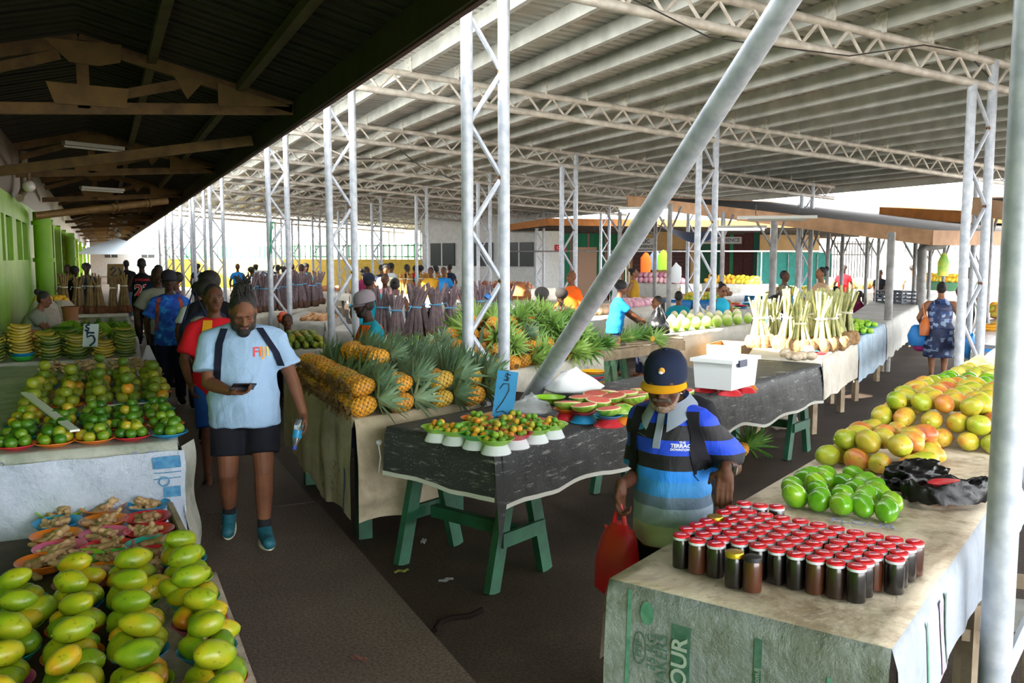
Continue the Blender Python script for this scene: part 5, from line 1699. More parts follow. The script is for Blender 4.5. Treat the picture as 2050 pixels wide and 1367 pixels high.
# ------------------------------------------------------------------ produce on the far tables
def scatter(px4, z, me, r, lab, name, cat, group, layers=1, step=1.9, sc=(.9, 1.1), maxn=999):
    """fill the table quad with fruit in rows"""
    q = [atz(u_, v_, z) for u_, v_ in px4]
    n_ = 0
    for l in range(layers):
        L = (q[1] - q[0]).length; W_ = (q[3] - q[0]).length
        nu = max(1, int(L / (r * step)) - l); nv = max(1, int(W_ / (r * step)) - l)
        for j in range(nv):
            for i in range(nu):
                if n_ >= maxn:
                    return
                u = (i + .5 + l * .0) / nu + U(-.15, .15) / nu; v = (j + .5) / nv + U(-.15, .15) / nv
                u = .5 + (u - .5) * (1 - .12 * l); v = .5 + (v - .5) * (1 - .2 * l)
                p = (q[0] * (1 - u) + q[1] * u) * (1 - v) + (q[3] * (1 - u) + q[2] * u) * v
                thing(name, f'{lab}, {od(min(l, 9))} layer, {od(min(j, 49))} row, {od(min(i, 49))} along', cat, (p.x, p.y, z + r * .85 + l * r * 1.45), anyrot(), group, random.choice(me) if isinstance(me, list) else me, U(*sc))
                n_ += 1
k = fruit_mat('bright_lime', [(.1, '6fae22'), (.5, '9ccb3a'), (.9, 'c3dd55')], .35, None, wr=.7)
me_bl = round_me(k, 'lime', .042)
for i, (u_, v_) in enumerate(((1702, 665), (1722, 668), (1712, 652), (1732, 655))):
    p = atz(u_, v_, Z0 + .012)
    bowl('teal', (p.x, p.y, Z0 + .012), f'teal plate of limes beside the pale taro, {od(i)} of four', 'lime plates by the taro', .2, .02, name='plastic_plate', cat='plate')
    for j in range(12):
        a = j * 2.4; d = .045 * math.sqrt(j + .3)
        thing('lime', f'bright green lime by the pale taro, {od(j)} fruit on the {od(i)} teal plate', 'lime', (p.x + d * math.cos(a), p.y + d * math.sin(a), .94 + .05 * max(0, 1 - d / .12)), anyrot(), 'bright limes by the taro', me_bl, U(.95, 1.15))
# coconuts, peeled cones
k = NT('young_coconut_husk'); v = k.coord('Object', False)
sx_ = k.n('ShaderNodeSeparateXYZ'); k.l(v, sx_.inputs[0])
ad = k.n('ShaderNodeMath', operation='ADD'); nz = k.n('ShaderNodeMath', operation='MULTIPLY'); nz.inputs[1].default_value = .06
k.l(k.noise(k.coord(), 9, 2), nz.inputs[0]); k.l(sx_.outputs[2], ad.inputs[0]); k.l(nz.outputs[0], ad.inputs[1])
k.col(k.ramp(ad.outputs[0], [(.02, '86a838'), (.06, 'a5bf55'), (.085, 'dfd9b0'), (.13, 'e6dcbd')])); k.b.inputs['Roughness'].default_value = .55
me_coco = MB().lathe([(.03, -.085), (.062, -.06), (.078, -.01), (.075, .03), (.05, .075), (.02, .10), (0, .105)], 12).mesh('coconut', k.m)
i = 0
for r_, (ul, ur, vl, vr, n) in enumerate(((1332, 1497, 657, 640, 9), (1345, 1475, 646, 633, 8), (1350, 1460, 637, 627, 7))):
    for j in range(n):
        f_ = j / (n - 1)
        p = atz(ul + (ur - ul) * f_, vl + (vr - vl) * f_ - 3, Z0 + .095)
        thing('coconut', f'trimmed green coconut in the sun, {od(r_)} row, {od(j)} from the onion stall', 'coconut', p, (0, 0, U(0, 6)), 'trimmed green coconuts', me_coco, U(1.0, 1.12))
# onions, bagged pink heaps
m_onion = fruit_mat('pink_onion', [(.1, 'b5708a'), (.5, 'd39aa8'), (.9, 'e3bcbc')], .4, None, wr=.8)
me_on = round_me(m_onion, 'onion', .06, 10, 7)
scatter([(1215, 622), (1290, 612), (1335, 603), (1260, 600)], Z0, me_on, .06, 'pink bagged onion before the blue shirted vendor', 'onion', 'onion', 'pink onions on the white table', 2, 3.8, (1.5, 1.9), 110)
m_cab = fruit_mat('pale_root', [(.1, 'd8b98a'), (.5, 'e3cfae'), (.9, 'd99a86')], .6, None, wr=.8)
me_cab = round_me(m_cab, 'root', .085, 10, 7)
scatter([(1150, 636), (1215, 630), (1240, 618), (1180, 620)], Z0, me_cab, .085, 'large pale root on the sunlit onion table', 'root_vegetable', 'root vegetable', 'pale roots on the white table', 1, 2.4, maxn=50)
# citrus, nuts, tubers
scatter([(572, 700), (655, 697), (630, 677), (566, 680)], Z0 + .01, [me_limeY], .045, 'small orange-green citrus on the striped table', 'mandarin', 'mandarin', 'citrus on the striped table', 2, 1.9, (.8, 1.0))
m_nut = fruit_mat('brown_nut', [(.1, '9a6a42'), (.5, 'b58558'), (.9, 'c9a27a')], .7, None, wr=.8)
me_nut = round_me(m_nut, 'nut', .035, 8, 6)
scatter([(598, 643), (648, 644), (680, 637), (622, 631)], Z0, me_nut, .035, 'small brown nut beyond the citrus', 'nut', 'nut', 'brown nuts', 1, 3.4, (1.3, 1.6), maxn=70)
m_tub = fruit_mat('brown_tuber', [(.1, '6a4a36'), (.5, '8a6a4c'), (.9, 'b08a5a')], .8, None, wr=.8)
me_tub = round_me(m_tub, 'tuber', .075, 10, 7)
scatter([(718, 630), (758, 619), (748, 609), (706, 617)], Z0, me_tub, .075, 'brown tuber beyond the nuts', 'tuber', 'tuber', 'brown tubers', 2, 3.2, (1.5, 1.9), maxn=80)
b = MB()
for i in range(0):
    pass
baggy('net_bag', 'red net bag of onions leaning against the lattice column', 'bag', atz(568, 648, .89) , (.10, .10, .10), fruit_mat('red_net', [(.2, 'b52a24'), (.6, 'd9532e'), (.9, 'c97a4a')], .5, None, 30), 4, .25)

def cloth_mat(name, c, c2=None, sc_=4, bump=.35):
    return mat(name, c, .85, c2=c2 or c, scale=sc_, bump=bump, bscale=9, spec=.2)
cm = cloth_mat
COLN = ['red', 'orange', 'blue', 'lime']
# ------------------------------------------------------------------ sheds, buildings and far stalls
m_fasc = mat('pale_wood_fascia', 'b98f6a', .75, c2='a27a58', scale=5, bump=.15)
m_fasco = mat('orange_wood_fascia', 'b87434', .75, c2='a0642c', scale=5, bump=.15)
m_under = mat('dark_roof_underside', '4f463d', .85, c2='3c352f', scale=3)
m_pole = mat('old_grey_pole', '8f8d8c', .55, .3, c2='75726f', scale=6)
def shed_roof(A, B, depth, fm, label, rise=.0, fh=.27, th=.08, flip=1):
    A, B = Vector(A), Vector(B)
    e = (B - A); eh = Vector((e.x, e.y, 0)).normalized()
    n = Vector((eh.y, -eh.x, 0)) * flip
    t = thing('shed_roof', label, 'shed roof', A)
    P = [A, B, B + n * depth + Vector((0, 0, rise)), A + n * depth + Vector((0, 0, rise))]
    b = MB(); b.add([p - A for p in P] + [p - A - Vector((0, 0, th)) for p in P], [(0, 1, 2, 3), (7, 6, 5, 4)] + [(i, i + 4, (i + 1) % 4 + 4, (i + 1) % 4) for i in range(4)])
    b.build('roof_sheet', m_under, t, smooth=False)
    for p, q in ((P[0], P[1]), (P[0], P[3]), (P[1], P[2])):
        MB().bar(p - A - Vector((0, 0, fh / 2 - .02)), q - A - Vector((0, 0, fh / 2 - .02)), .05, fh).build('fascia_board', fm, t, smooth=False)
    for f_ in (.15, .35, .55, .75, .92):
        p = A.lerp(B, f_) - A - Vector((0, 0, .2))
        MB().bar(p, p + n * depth * .95 + Vector((0, 0, rise)), .06, .12).build('rafter', m_under, t, smooth=False)
    return t, eh, n
A_, B_ = atd(1866, 463, 16), atd(1256, 393, 23)
shed_roof(A_, B_, 26, m_fasc, 'low shed roof with a long pale timber fascia over the stalls', .2)
shed_roof(atd(1940, 424, 20), atd(1762, 416, 22.5), 20, m_fasco, 'farther shed roof with an orange timber fascia', .1)
shed_roof(atd(2120, 420, 11), atd(1950, 398, 14.5), 10, m_fasc, 'shed roof with pale fascia at the far side of the aisle', .1)
p1, p2 = atz(1096, 438, 3.46), atz(1014, 451, 3.46)
p2 = p1 + (p2 - p1) * 2.6
shed_roof(p1, p2, 24, m_fasco, 'wide shed roof with sloping orange fascia over the kiosks', .0)
poles = [(1340, 18.2, 3.1), (1446, 19.5, 3.0), (1548, 17.3, 2.75), (1597, 19.5, 2.7), (1622, 20.5, 2.7), (1657, 22, 2.6), (1686, 23.5, 2.6), (1735, 25.5, 2.6), (1758, 27, 2.6), (1783, 15.7, 2.45), (1832, 22, 2.5), (1862, 24, 2.5), (1890, 26, 2.5), (1980, 15.5, 2.9), (1240, 22.5, 3.2), (1311, 24, 3.1)]
for i, (u_, D_, h_) in enumerate(poles):
    p = atd(u_, 515, D_)
    t = thing('shed_pole', f'grey steel pole carrying the shed roofs, {od(i)} counted from the brace pipe', 'pole', (p.x, p.y, GZ), 0, 'shed poles')
    MB().tube([(0, 0, 0), (0, 0, h_ + .05)], .07 if i in (2, 9) else .05, 10).build('shaft', m_pole, t)
    if i not in (9,):
        for e in (-1, 1):
            MB().tube([(0, 0, h_ - .55), (e * .35, .1, h_)], .025, 6).build('brace', m_pole, t)
# walls behind
def wallpanel(name, u0, u1, D0, D1, z0, z1, m, label, cat='wall panel', th=.12):
    a, b_ = atd(u0, 515, D0), atd(u1, 515, D1)
    a.z = b_.z = z0
    d = (b_ - a); L = d.length; ya = math.atan2(d.y, d.x)
    t = thing(name, label, cat, a, (0, 0, ya))
    MB().box((L / 2, th / 2, (z1 - z0) / 2), (L, th, z1 - z0)).build('panel', m, t, smooth=False)
    return t, L
def stripes(t, L, h_, ws, ms):
    x = 0; i = 0
    while x < L - .02:
        w_ = ws[i % len(ws)]
        MB().box((x + min(w_, L - x) / 2, -.02, h_ / 2), (min(w_, L - x) - .02, .03, h_)).build('board', ms[i % len(ms)], t, smooth=False)
        x += w_; i += 1
m_gr1, m_pk1, m_mar, m_cream = mat('green_board', '2f8f6a', .7), mat('dusty_pink_board', 'b08a80', .7), mat('maroon_board', '5e3030', .75, c2='4c2626'), mat('cream_wall', 'd0aa74', .8, c2='c09a66', scale=2)
t, L = wallpanel('kiosk', 1128, 1253, 47, 46.5, GZ, 3.5, m_gr1, 'green and pink striped board kiosk with a pale door', 'kiosk')
stripes(t, L, 3.5, (.34, .14, .27, .17), (m_gr1, m_pk1, m_gr1, MATS['green_board']))
MB().box((1.25, -.06, 1.3), (1.05, .05, 2.6)).build('door', mat('peach_door', 'd9b59c', .7), t, smooth=False)
t, L = wallpanel('metal_shutter', 1072, 1127, 48.5, 48, GZ, 3.3, mat('pale_corrugated_door', 'b5bcc2', .6, .2), 'pale corrugated metal door beside the striped kiosk', 'shutter')
for i in range(8):
    MB().box((L * (i + .5) / 8, -.02, 1.65), (.08, .05, 3.2)).build('rib', MATS['pale_corrugated_door'], t, smooth=False)
MB().box((-.2, 0, 1.7), (.24, .3, 3.4)).build('door_post', m_cream, t, smooth=False)
t, L = wallpanel('public_toilet_block', 1254, 1402, 45, 44.6, GZ, 3.6, m_cream, 'cream building with louvre windows and a PUBLIC CONVENIENCE sign', 'building')
m_louv = mat('dark_louvre', '4a3432', .5, c2='5e4644', scale=20)
for (x, w_) in ((.82, 1.0), (2.7, 1.05)):
    f_ = MB().box((x, -.04, 1.6), (w_, .06, 1.7)).build('window_frame', mat('maroon_frame', '5c3a36', .7), t, smooth=False)
    for q in range(9):
        MB().box((x, -.09, .85 + .185 * q), (w_ - .12, .04, .12), (.5, 0, 0)).build('louvre', m_louv, f_, smooth=False)
m_signw = mat('sign_white', 'd5d8da', .5)
s_ = MB().box((.75, -.05, 2.74), (1.18, .03, .58)).build('sign_board', m_signw, t, smooth=False)
for tx, zz in (('PUBLIC', 2.87), ('CONVENIENCE', 2.61)):
    lettering(tx, s_, frame_mat((.75, -.07, zz), (1, 0, 0), (0, 0, 1)), .26 if tx == 'PUBLIC' else .175, m_blk, bold=.005)
t, L = wallpanel('plank_wall', 1402, 1520, 46.5, 46, GZ, 3.4, m_mar, 'maroon and green plank wall behind the papaya stall', 'wall panel')
stripes(t, L, 3.4, (.5, .5, .5, .2, .5, .5), (mat('deep_green_board', '1d5a4a', .75), MATS['deep_green_board'], m_mar, m_gr1, m_mar, m_mar))
s_ = MB().box((1.1, -.08, 2.95), (2.0, .03, .36)).build('sign_board', m_signw, t, smooth=False)
lettering('CONVENIENCE', s_, frame_mat((1.1, -.1, 2.95), (1, 0, 0), (0, 0, 1)), .26, mat('blue_sign_ink', '2c3a6a', .6), bold=.003)
wallpanel('cream_wall_block', 1521, 1640, 47, 48, GZ, 3.3, m_cream, 'cream wall behind the teal screen', 'wall panel')
t, L = wallpanel('screen_fence', 1516, 1664, 41, 43, GZ, 2.25, mat('teal_shade_net', '1c7a70', .8, c2='176a62'), 'teal shade net fence behind the far stalls', 'fence', .03)
for q in range(6):
    MB().tube([(L * q / 5, -.03, 0), (L * q / 5, -.03, 2.2)], .03, 6).build('post', m_pole, t)
t, L = wallpanel('white_railing', 1664, 1745, 44, 46, GZ, .2, mat('white_kerb', 'c5c8c8', .7), 'white upright railing fence at the open side', 'fence')
for q in range(15):
    MB().tube([(L * q / 14, 0, .1), (L * q / 14, 0, 2.9)], .03, 5).build('bar', m_pole, t)
for zz in (.5, 2.2, 2.75):
    MB().tube([(0, 0, zz), (L, 0, zz)], .04, 5).build('rail', m_pole, t)
a, b_ = atd(1000, 503, 36), atd(1660, 503, 35); t = thing('rail', 'thin grey steel rail crossing in front of the kiosks', 'rail', a); MB().tube([(0, 0, 0), b_ - a], .03, 6).build('rail_bar', m_pole, t)
for f_ in (0, .2, .4, .6, .8, 1):
    p = (b_ - a) * f_; MB().tube([p, (p.x, p.y, GZ - a.z)], .025, 6).build('post', m_pole, t)
s0 = atd(1122, 496, 36); t = thing('red_notice', 'small red notice on the rail before the striped kiosk', 'sign', s0, (0, 0, -YAW)); MB().box((0, 0, 0), (.5, .03, .25)).build('plate', mat('red_notice', 'b01c28', .5), t, smooth=False)
lettering('O C', t, frame_mat((0, -.02, 0), (1, 0, 0), (0, 0, 1)), .17, m_signw)
# blue tarp slung below the shed roof, lamps, clothes
b = MB(); c4_ = [atd(1318, 452, 21.5), atd(1478, 460, 20.5), atd(1470, 455, 23), atd(1310, 448, 24)]
b.grid(lambda u, v_: (c4_[0] * (1 - u) + c4_[1] * u) * (1 - v_) + (c4_[3] * (1 - u) + c4_[2] * u) * v_ - Vector((0, 0, .30 * math.sin(PI * min(1, u * 1.1)) * (1 - v_ * .5) * (.7 + .5 * math.sin(3 * u)))), 24, 10)
thing('tarpaulin', 'dark blue tarpaulin slung under the long shed roof', 'tarpaulin', me=b.mesh('tarp', mat('blue_tarp', '1f4a8a', .5, c2='18407a')))
m_tubeon = mat('lit_tube', 'f4f8ff', .4, emit=6)
for (u_, v_, D_, lab, on) in ((1476, 459, 18.6, 'lit fluorescent strip lamp under the shed roof', 1), (1555, 440, 17.2, 'long unlit strip lamp along the shed fascia', 0), (1290, 421, 20.5, 'lit fluorescent strip lamp by the brace pipe', 1)):
    p = atd(u_, v_, D_); t = thing('strip_lamp', lab, 'lamp', p, (0, 0, -YAW - .2))
    MB().box((0, 0, .05), (1.2 if on else 1.5, .1, .06)).build('housing', mat('lamp_white', 'c9c8c0', .5), t, smooth=False)
    MB().tube([(-.55, 0, 0), (.55, 0, 0)], .022, 8).build('tube', m_tubeon if on else MATS['dead_tube'], t)
    for e in (-.4, .4):
        MB().tube([(e, 0, .08), (e, 0, .3)], .008, 5).build('hanger', m_wire, t)
for (u_, v0, v1, c_, lab, D_) in ((1293, 505, 545, 'e2581c', 'orange work jacket hanging on the rail', 34.6), (1328, 500, 540, '7ac02a', 'lime green safety vest hanging on the rail', 34.4), (1312, 500, 540, '7f93ad', 'grey blue shirt hanging on the rail', 34.8), (1354, 525, 565, 'd5d8da', 'white cloth hanging on a shed pole', 19.2)):
    p, q = atd(u_, v0, D_), atd(u_, v1, D_); hh = p.z - q.z
    g_ = hh / .62; b = MB(); b.loft([((0, 0, -hh), .15 * g_, .06), ((.01, 0, -hh * .6), .17 * g_, .06), ((0, 0, -hh * .25), .15 * g_, .05), ((0, 0, -.05), .07 * g_, .03), ((0, 0, 0), .02, .015)], 14)
    b.v = [tuple(Vector(v) + .03 * Vector(noise.noise_vector(Vector(v) * 6))) for v in b.v]
    thing('hanging_garment', lab, 'garment', p, (0, 0, -YAW), None, b.mesh('garment', cm('garment_' + c_, c_)))
# far boundary: yellow wall, green fence, white buildings
m_ywall, m_gfence, m_wb = mat('yellow_wall', 'd9b84a', .8, c2='c9a83c'), mat('green_fence', '2fa05a', .6), mat('white_building', 'd8d8d4', .8, c2='c8c8c4')
t, L = wallpanel('boundary_wall', 330, 960, 62, 48, GZ, 1.9, m_ywall, 'yellow boundary wall with a green rail fence at the far end', 'wall')
for q in range(60):
    MB().box((L * q / 59, .05, 2.35), (.06, .04, .95)).build('fence_bar', m_gfence, t, smooth=False)
for zz in (2.1, 2.75):
    MB().box((L / 2, .05, zz), (L, .04, .06)).build('fence_rail', m_gfence, t, smooth=False)
bl = [(180, 560, 95, 90, 6.5, 'long white building far beyond the walkway end'), (560, 850, 80, 70, 6.5, 'white building with a row of dark windows beyond the fence'), (845, 1075, 44, 40, 5.2, 'white building with shaded doorway behind the root stalls'), (1700, 2100, 60, 62, 5, 'pale low building across the road beyond the open side')]
for i, (u0, u1, D0, D1, h_, lab) in enumerate(bl):
    t, L = wallpanel('building', u0, u1, D0, D1, GZ, h_, m_wb, lab, 'building', 2)
    MB().box((L / 2, -.3, h_ + .1), (L + 1, 3, .3)).build('roof', mat('pale_roof', 'c0b8ac', .8), t, smooth=False)
    n_ = 5 if i != 2 else 3
    for q in range(n_):
        x = L * (q + .6) / n_
        f_ = MB().box((x, -.05, 2.6 if i != 2 else 2.2), (1.5, .1, 1.1)).build('window', mat('dark_glass', '4a4f50', .2), t, smooth=False)
        MB().box((x, -.11, 2.6 if i != 2 else 2.2), (.06, .05, 1.1)).build('mullion', m_wb, f_, smooth=False)
# white market tent past the walkway end
p = atd(236, 515, 70); t = thing('market_tent', 'pale blue white tent beyond the end of the walkway', 'tent', (p.x, p.y, GZ))
b = MB(); b.add([(-3.5, -3, 2.3), (3.5, -3, 2.3), (3.5, 3, 2.3), (-3.5, 3, 2.3), (0, 0, 3.6)], [(0, 1, 4), (1, 2, 4), (2, 3, 4), (3, 0, 4)]); b.build('canopy', mat('tent_white', 'c9d6e0', .6), t, smooth=False)
for sx in (-3.4, 3.4):
    for sy in (-2.9, 2.9):
        MB().tube([(sx, sy, 0), (sx, sy, 2.3)], .04, 6).build('leg', m_pole, t)
# far stalls with produce
def stall(e, depth, lab, clab, drops, seed, clm=None, z=Z0):
    """table whose front edge runs between two picture points, depth metres deep"""
    a, b_ = atz(e[0], e[1], z), atz(e[2], e[3], z)
    d = (b_ - a).normalized(); n = Vector((-d.y, d.x, 0))
    q = [a, b_, b_ + n * depth, a + n * depth]
    table('market_table', lab, q, m=m_board, lm=m_board)
    c = Cloth(q, drops, seed=seed)
    o = c.build('tablecloth', [clm or m_greycl], clab, res=.2)
    return q, c, o
def fill(q, r, me, lab, name, cat, group, rows=2, layers=2, sc=(.95, 1.1), f0=.02, f1=.98, z=Z0):
    """rows of fruit along the front of a stall"""
    d = (q[1] - q[0]); L = d.length; d = d / L; n = Vector((-d.y, d.x, 0))
    for l in range(layers):
        for j in range(rows - l if rows > 1 else 1):
            m_ = int((f1 - f0) * L / (r * 1.95)) - l
            for i in range(m_):
                p = q[0] + d * (f0 * L + (i + .5 + l * .5) * r * 1.95) + n * (r * 1.3 + j * r * 1.9 + l * r) + Vector((U(-.15, .15) * r, U(-.15, .15) * r, 0))
                thing(name, f'{lab}, {"upper" if l else "lower"} layer, {od(j)} row, {od(min(i, 48))} along', cat, (p.x, p.y, z + r * .85 + l * r * 1.4), anyrot(), group, random.choice(me) if isinstance(me, list) else me, U(*sc))
q, c, o = stall((1405, 567, 1522, 570), 1.4, 'grey draped counter under the yellow papayas', 'grey cloth of the papaya counter', [.6, .4, .2, .2], 71)
m_pap = fruit_mat('papaya_skin', [(.1, 'c98a1a'), (.5, 'dba52a'), (.8, 'b5a52a'), (.95, '7a8a2a')], .5, None, wr=.8)
me_pap = mk(lambda b: b.ell((0, 0, 0), (.13, .085, .085), n=12, m=8), m_pap, 'papaya')
fill(q, .115, me_pap, 'yellow papaya on the far grey counter', 'papaya', 'papaya', 'papayas on the far counter', 2, 2, (1.2, 1.4))
q, c, o = stall((1262, 566, 1362, 569), 1.4, 'far counter of pink bagged onions by the rail', 'grey cloth of the far onion counter', [.6, .4, .2, .2], 72)
fill(q, .15, me_on, 'pink bagged onion on the far counter', 'onion', 'onion', 'onions on the far counter', 2, 2, (2.3, 2.7))
q, c, o = stall((948, 576, 1062, 579), 1.6, 'sunlit table of pink onions beside the lattice columns', 'white cloth of the sunlit onion table', [.5, .4, .2, .2], 73, m_white)
m_on2 = fruit_mat('brown_onion', [(.1, '9a4a3a'), (.5, 'c08a5a'), (.9, 'b5607a')], .45, None, wr=.8)
me_on2 = round_me(m_on2, 'onion', .08, 10, 7)
fill(q, .085, me_on2, 'brown pink onion on the sunlit table', 'onion', 'onion', 'onions by the lattice columns', 2, 2)
q, c, o = stall((1385, 602, 1450, 599), 1.0, 'table under blue sheeting with yellow green fruit', 'bright blue plastic sheeting under the yellow green fruit', [.35, .4, .2, .2], 74, mat('blue_sheet', '1f7cc0', .45, c2='1a6cae', bump=.3))
m_guava = fruit_mat('guava_skin', [(.1, '8aa52a'), (.5, 'b5b53a'), (.9, 'd9b53a')], .5, None, wr=.8)
me_gv = round_me(m_guava, 'guava', .065, 10, 7)
fill(q, .068, me_gv, 'yellow green fruit on the blue sheeting', 'guava', 'fruit', 'fruit on the blue sheeting', 3, 2)
q, c, o = stall((1432, 596, 1505, 589), 1.0, 'grey counter of brown coconuts past the turquoise dress', 'grey cloth of the brown coconut counter', [.5, .4, .2, .2], 75)
m_bco = fruit_mat('brown_coconut', [(.1, '7a5236'), (.5, '946644'), (.9, 'ab8460')], .85, None, wr=.8)
me_bco = round_me(m_bco, 'coconut', .08, 10, 7)
fill(q, .082, me_bco, 'brown husked coconut past the turquoise dress', 'brown_coconut', 'coconut', 'brown coconuts', 3, 2, f1=.55)
q, c, o = stall((1548, 594, 1642, 590), 1.0, 'far counter under blue sheeting behind the pale taro', 'blue sheeting of the far yellow fruit counter', [.4, .4, .2, .2], 76, MATS['blue_sheet'])
fill(q, .09, me_gv, 'yellow fruit behind the pale taro bundles', 'guava', 'fruit', 'yellow fruit behind the taro', 2, 2, (1.3, 1.5))
q, c, o = stall((1640, 577, 1730, 580), 1.5, 'far counter of large orange brown pumpkins', 'grey cloth of the pumpkin counter', [.5, .4, .2, .2], 77)
m_pump = fruit_mat('pumpkin_skin', [(.1, 'b5823a'), (.5, 'c99a52'), (.9, 'a8743a')], .6, None, wr=.8)
me_pump = mk(lambda b: b.ell((0, 0, 0), (.2, .2, .15), n=20, m=10, fn=lambda v: v * (1 + .05 * math.cos(8 * math.atan2(v.y, v.x)))), m_pump, 'pumpkin')
fill(q, .22, me_pump, 'large orange brown pumpkin on the far counter', 'pumpkin', 'pumpkin', 'pumpkins on the far counter', 2, 1, (1.0, 1.25))
q, c, o = stall((1830, 562, 1925, 566), 1.5, 'green draped counter of papayas past the drain pipe', 'green cloth of the far papaya counter', [.4, .4, .2, .2], 78, mat('green_counter_cloth', '4a7a5a', .7))
fill(q, .12, me_pap, 'yellow papaya past the drain pipe', 'papaya', 'papaya', 'papayas past the drain pipe', 2, 2, (1.3, 1.5))
for k_, (e, lb, me_, r_) in enumerate((((700, 590, 790, 588), 'long white table of roots behind the turquoise shopper', me_tub, .12), ((790, 590, 900, 587), 'sunlit white table holding the golden root bundles', None, .1), ((560, 585, 690, 583), 'white table of onions beyond the dark taro bundles', me_on2, .1), ((872, 601, 940, 598), 'white table between the golden bundles and the onions', me_cab, .1), ((1060, 610, 1160, 604), 'sunlit table of brown sacks behind the floral dress', None, .1))):
    q, c, o = stall(e, 1.3, lb, 'white cloth of the ' + lb.replace('long ', '').replace('sunlit ', '').replace('white ', ''), [.5, .4, .2, .2], 90 + k_, m_white)
    if me_:
        fill(q, r_, me_, 'small round root vegetable ' + ('behind the turquoise shopper', '', 'beyond the dark taro', 'past the golden bundles')[k_], 'root_vegetable', 'root vegetable', 'root vegetables ' + str(k_), 1, 1, (1.4, 1.7))
for i, (u_, v_) in enumerate(((1022, 584), (1034, 580), (1046, 584), (1040, 576))):
    b = MB(); b.loft([((0, 0, 0), .2, .12), ((0, 0, .12), .24, .15), ((0, 0, .26), .16, .1), ((0, 0, .3), .05, .03)], 14)
    thing('sack', f'brown produce sack on the sunlit table behind the crowns, {od(i)} of four', 'sack', atz(u_, v_ + 16, Z0 + .01 + (.28 if i == 3 else 0)), (0, 0, U(0, 6)), 'brown sacks', b.mesh('sack', mat('brown_sacking', 'a5683a', .9, c2='8a5530', scale=8, bump=.4)))

# right end of the hall: silver tarp table with ripe bananas
qz, cz, oz = midtable([(1945, 690), (2090, 700), (2085, 640), (1985, 632)], 'table under shiny silver sheeting with ripe bananas', 'shiny silver plastic sheeting under the ripe bananas', mat('silver_sheet', 'b5bac2', .25, .5, c2='9aa0aa', bump=.5), [.45, .3, .2, .4], 79)
for i, (u_, v_) in enumerate(((1985, 655), (2005, 652), (2025, 650), (2010, 640), (2030, 640))):
    thing('banana_hand', f'ripe yellow banana hand on the silver sheeting, {od(i)} from the aisle', 'bananas', atz(u_, v_, Z0 + .05), (0, 0, U(0, 6)), 'ripe bananas', me_bR, 1.3)
for i, (u_, v_, cl) in enumerate(((2000, 632, 'red'), (2022, 634, 'red'), (1992, 618, 'orange'), (2015, 612, 'red'))):
    p = atz(u_, v_ + 6, Z0 + .01); bowl(cl, p, f'{cl} dish of mixed fruit behind the bananas, {od(i)} from the aisle', 'dishes behind the bananas', .16, .03, name='plastic_plate', cat='plate')
    for j in range(7):
        a = j * 1.05
        thing('guava', f'ripe fruit in the {od(i)} dish behind the bananas, {od(j)} in the dish', 'fruit', (p.x + (.09 * math.cos(a) if j < 6 else 0), p.y + (.09 * math.sin(a) if j < 6 else 0), p.z + (.07 if j < 6 else .14)), anyrot(), 'fruit dishes', me_pap if i > 1 else me_gv, .75 if i > 1 else 1.)
b = MB(); b.grid(lambda u, v_: atz(1948 + 90 * u, 695 + 4 * u, .86) + Vector((.0, -.03, -.04 * v_ - .01)), 8, 2); thing('sheet_edge', 'bright blue strip along the silver sheeting edge', 'plastic edge', me=b.mesh('edge', MATS['blue_sheet']))
baggy('plastic_bag', 'bright blue plastic bag hanging on the lattice column by the mangoes', 'bag', atd(1940, 722, 11.4), (.09, .07, .17), MATS['blue_sheet'], 21, .3)
baggy('plastic_bag', 'white plastic bag of produce in the sun behind the yellow mangoes', 'bag', jp(6.75, .45, .99), (.28, .2, .14), MATS['white_plastic'], 25, .25, peak)
# crate
p = atz(1796, 606, Z0 + .01); t = thing('plastic_crate', 'dark grey slatted plastic crate on the empty table', 'crate', p, (0, 0, math.atan2((qK[1] - qK[0]).y, (qK[1] - qK[0]).x)))
m_crate = mat('grey_crate', '4a525c', .5)
MB().box((0, 0, .02), (.9, .5, .04)).build('base', m_crate, t, smooth=False)
for zz in (.1, .19, .28):
    for sy in (-.25, .25):
        MB().box((0, sy, zz), (.9, .03, .04)).build('slat', m_crate, t, smooth=False)
    for sx in (-.45, .45):
        MB().box((sx, 0, zz), (.03, .5, .04)).build('slat', m_crate, t, smooth=False)
for sx in (-.44, -.22, 0, .22, .44):
    for sy in (-.25, .25):
        MB().box((sx, sy, .16), (.04, .035, .28)).build('post', m_crate, t, smooth=False)
# bent drain pipe and hanging green bag
P = [atd(1846, 600, 21), atd(1846, 500, 21), atd(1850, 494, 21), atd(1885, 490, 21), atd(1893, 484, 21), atd(1895, 470, 21)]
P[0].z = GZ
o = MB().tube(P, .11, 10).build('bent_pipe', m_pole); o['label'] = 'fat grey drain pipe with bends under the orange fascia shed'; o['category'] = 'pipe'
o = MB().loft([((0, 0, -.5), .16, .06), ((0, 0, -.2), .17, .07), ((0, 0, 0), .05, .03)], 12).build('hanging_bag', mat('green_yellow_bag', '6fbf2a', .5, c2='e0d03a', scale=6), loc=atd(1890, 506, 19)); o['label'] = 'green and yellow shopping bag hanging by the drain pipe'; o['category'] = 'bag'
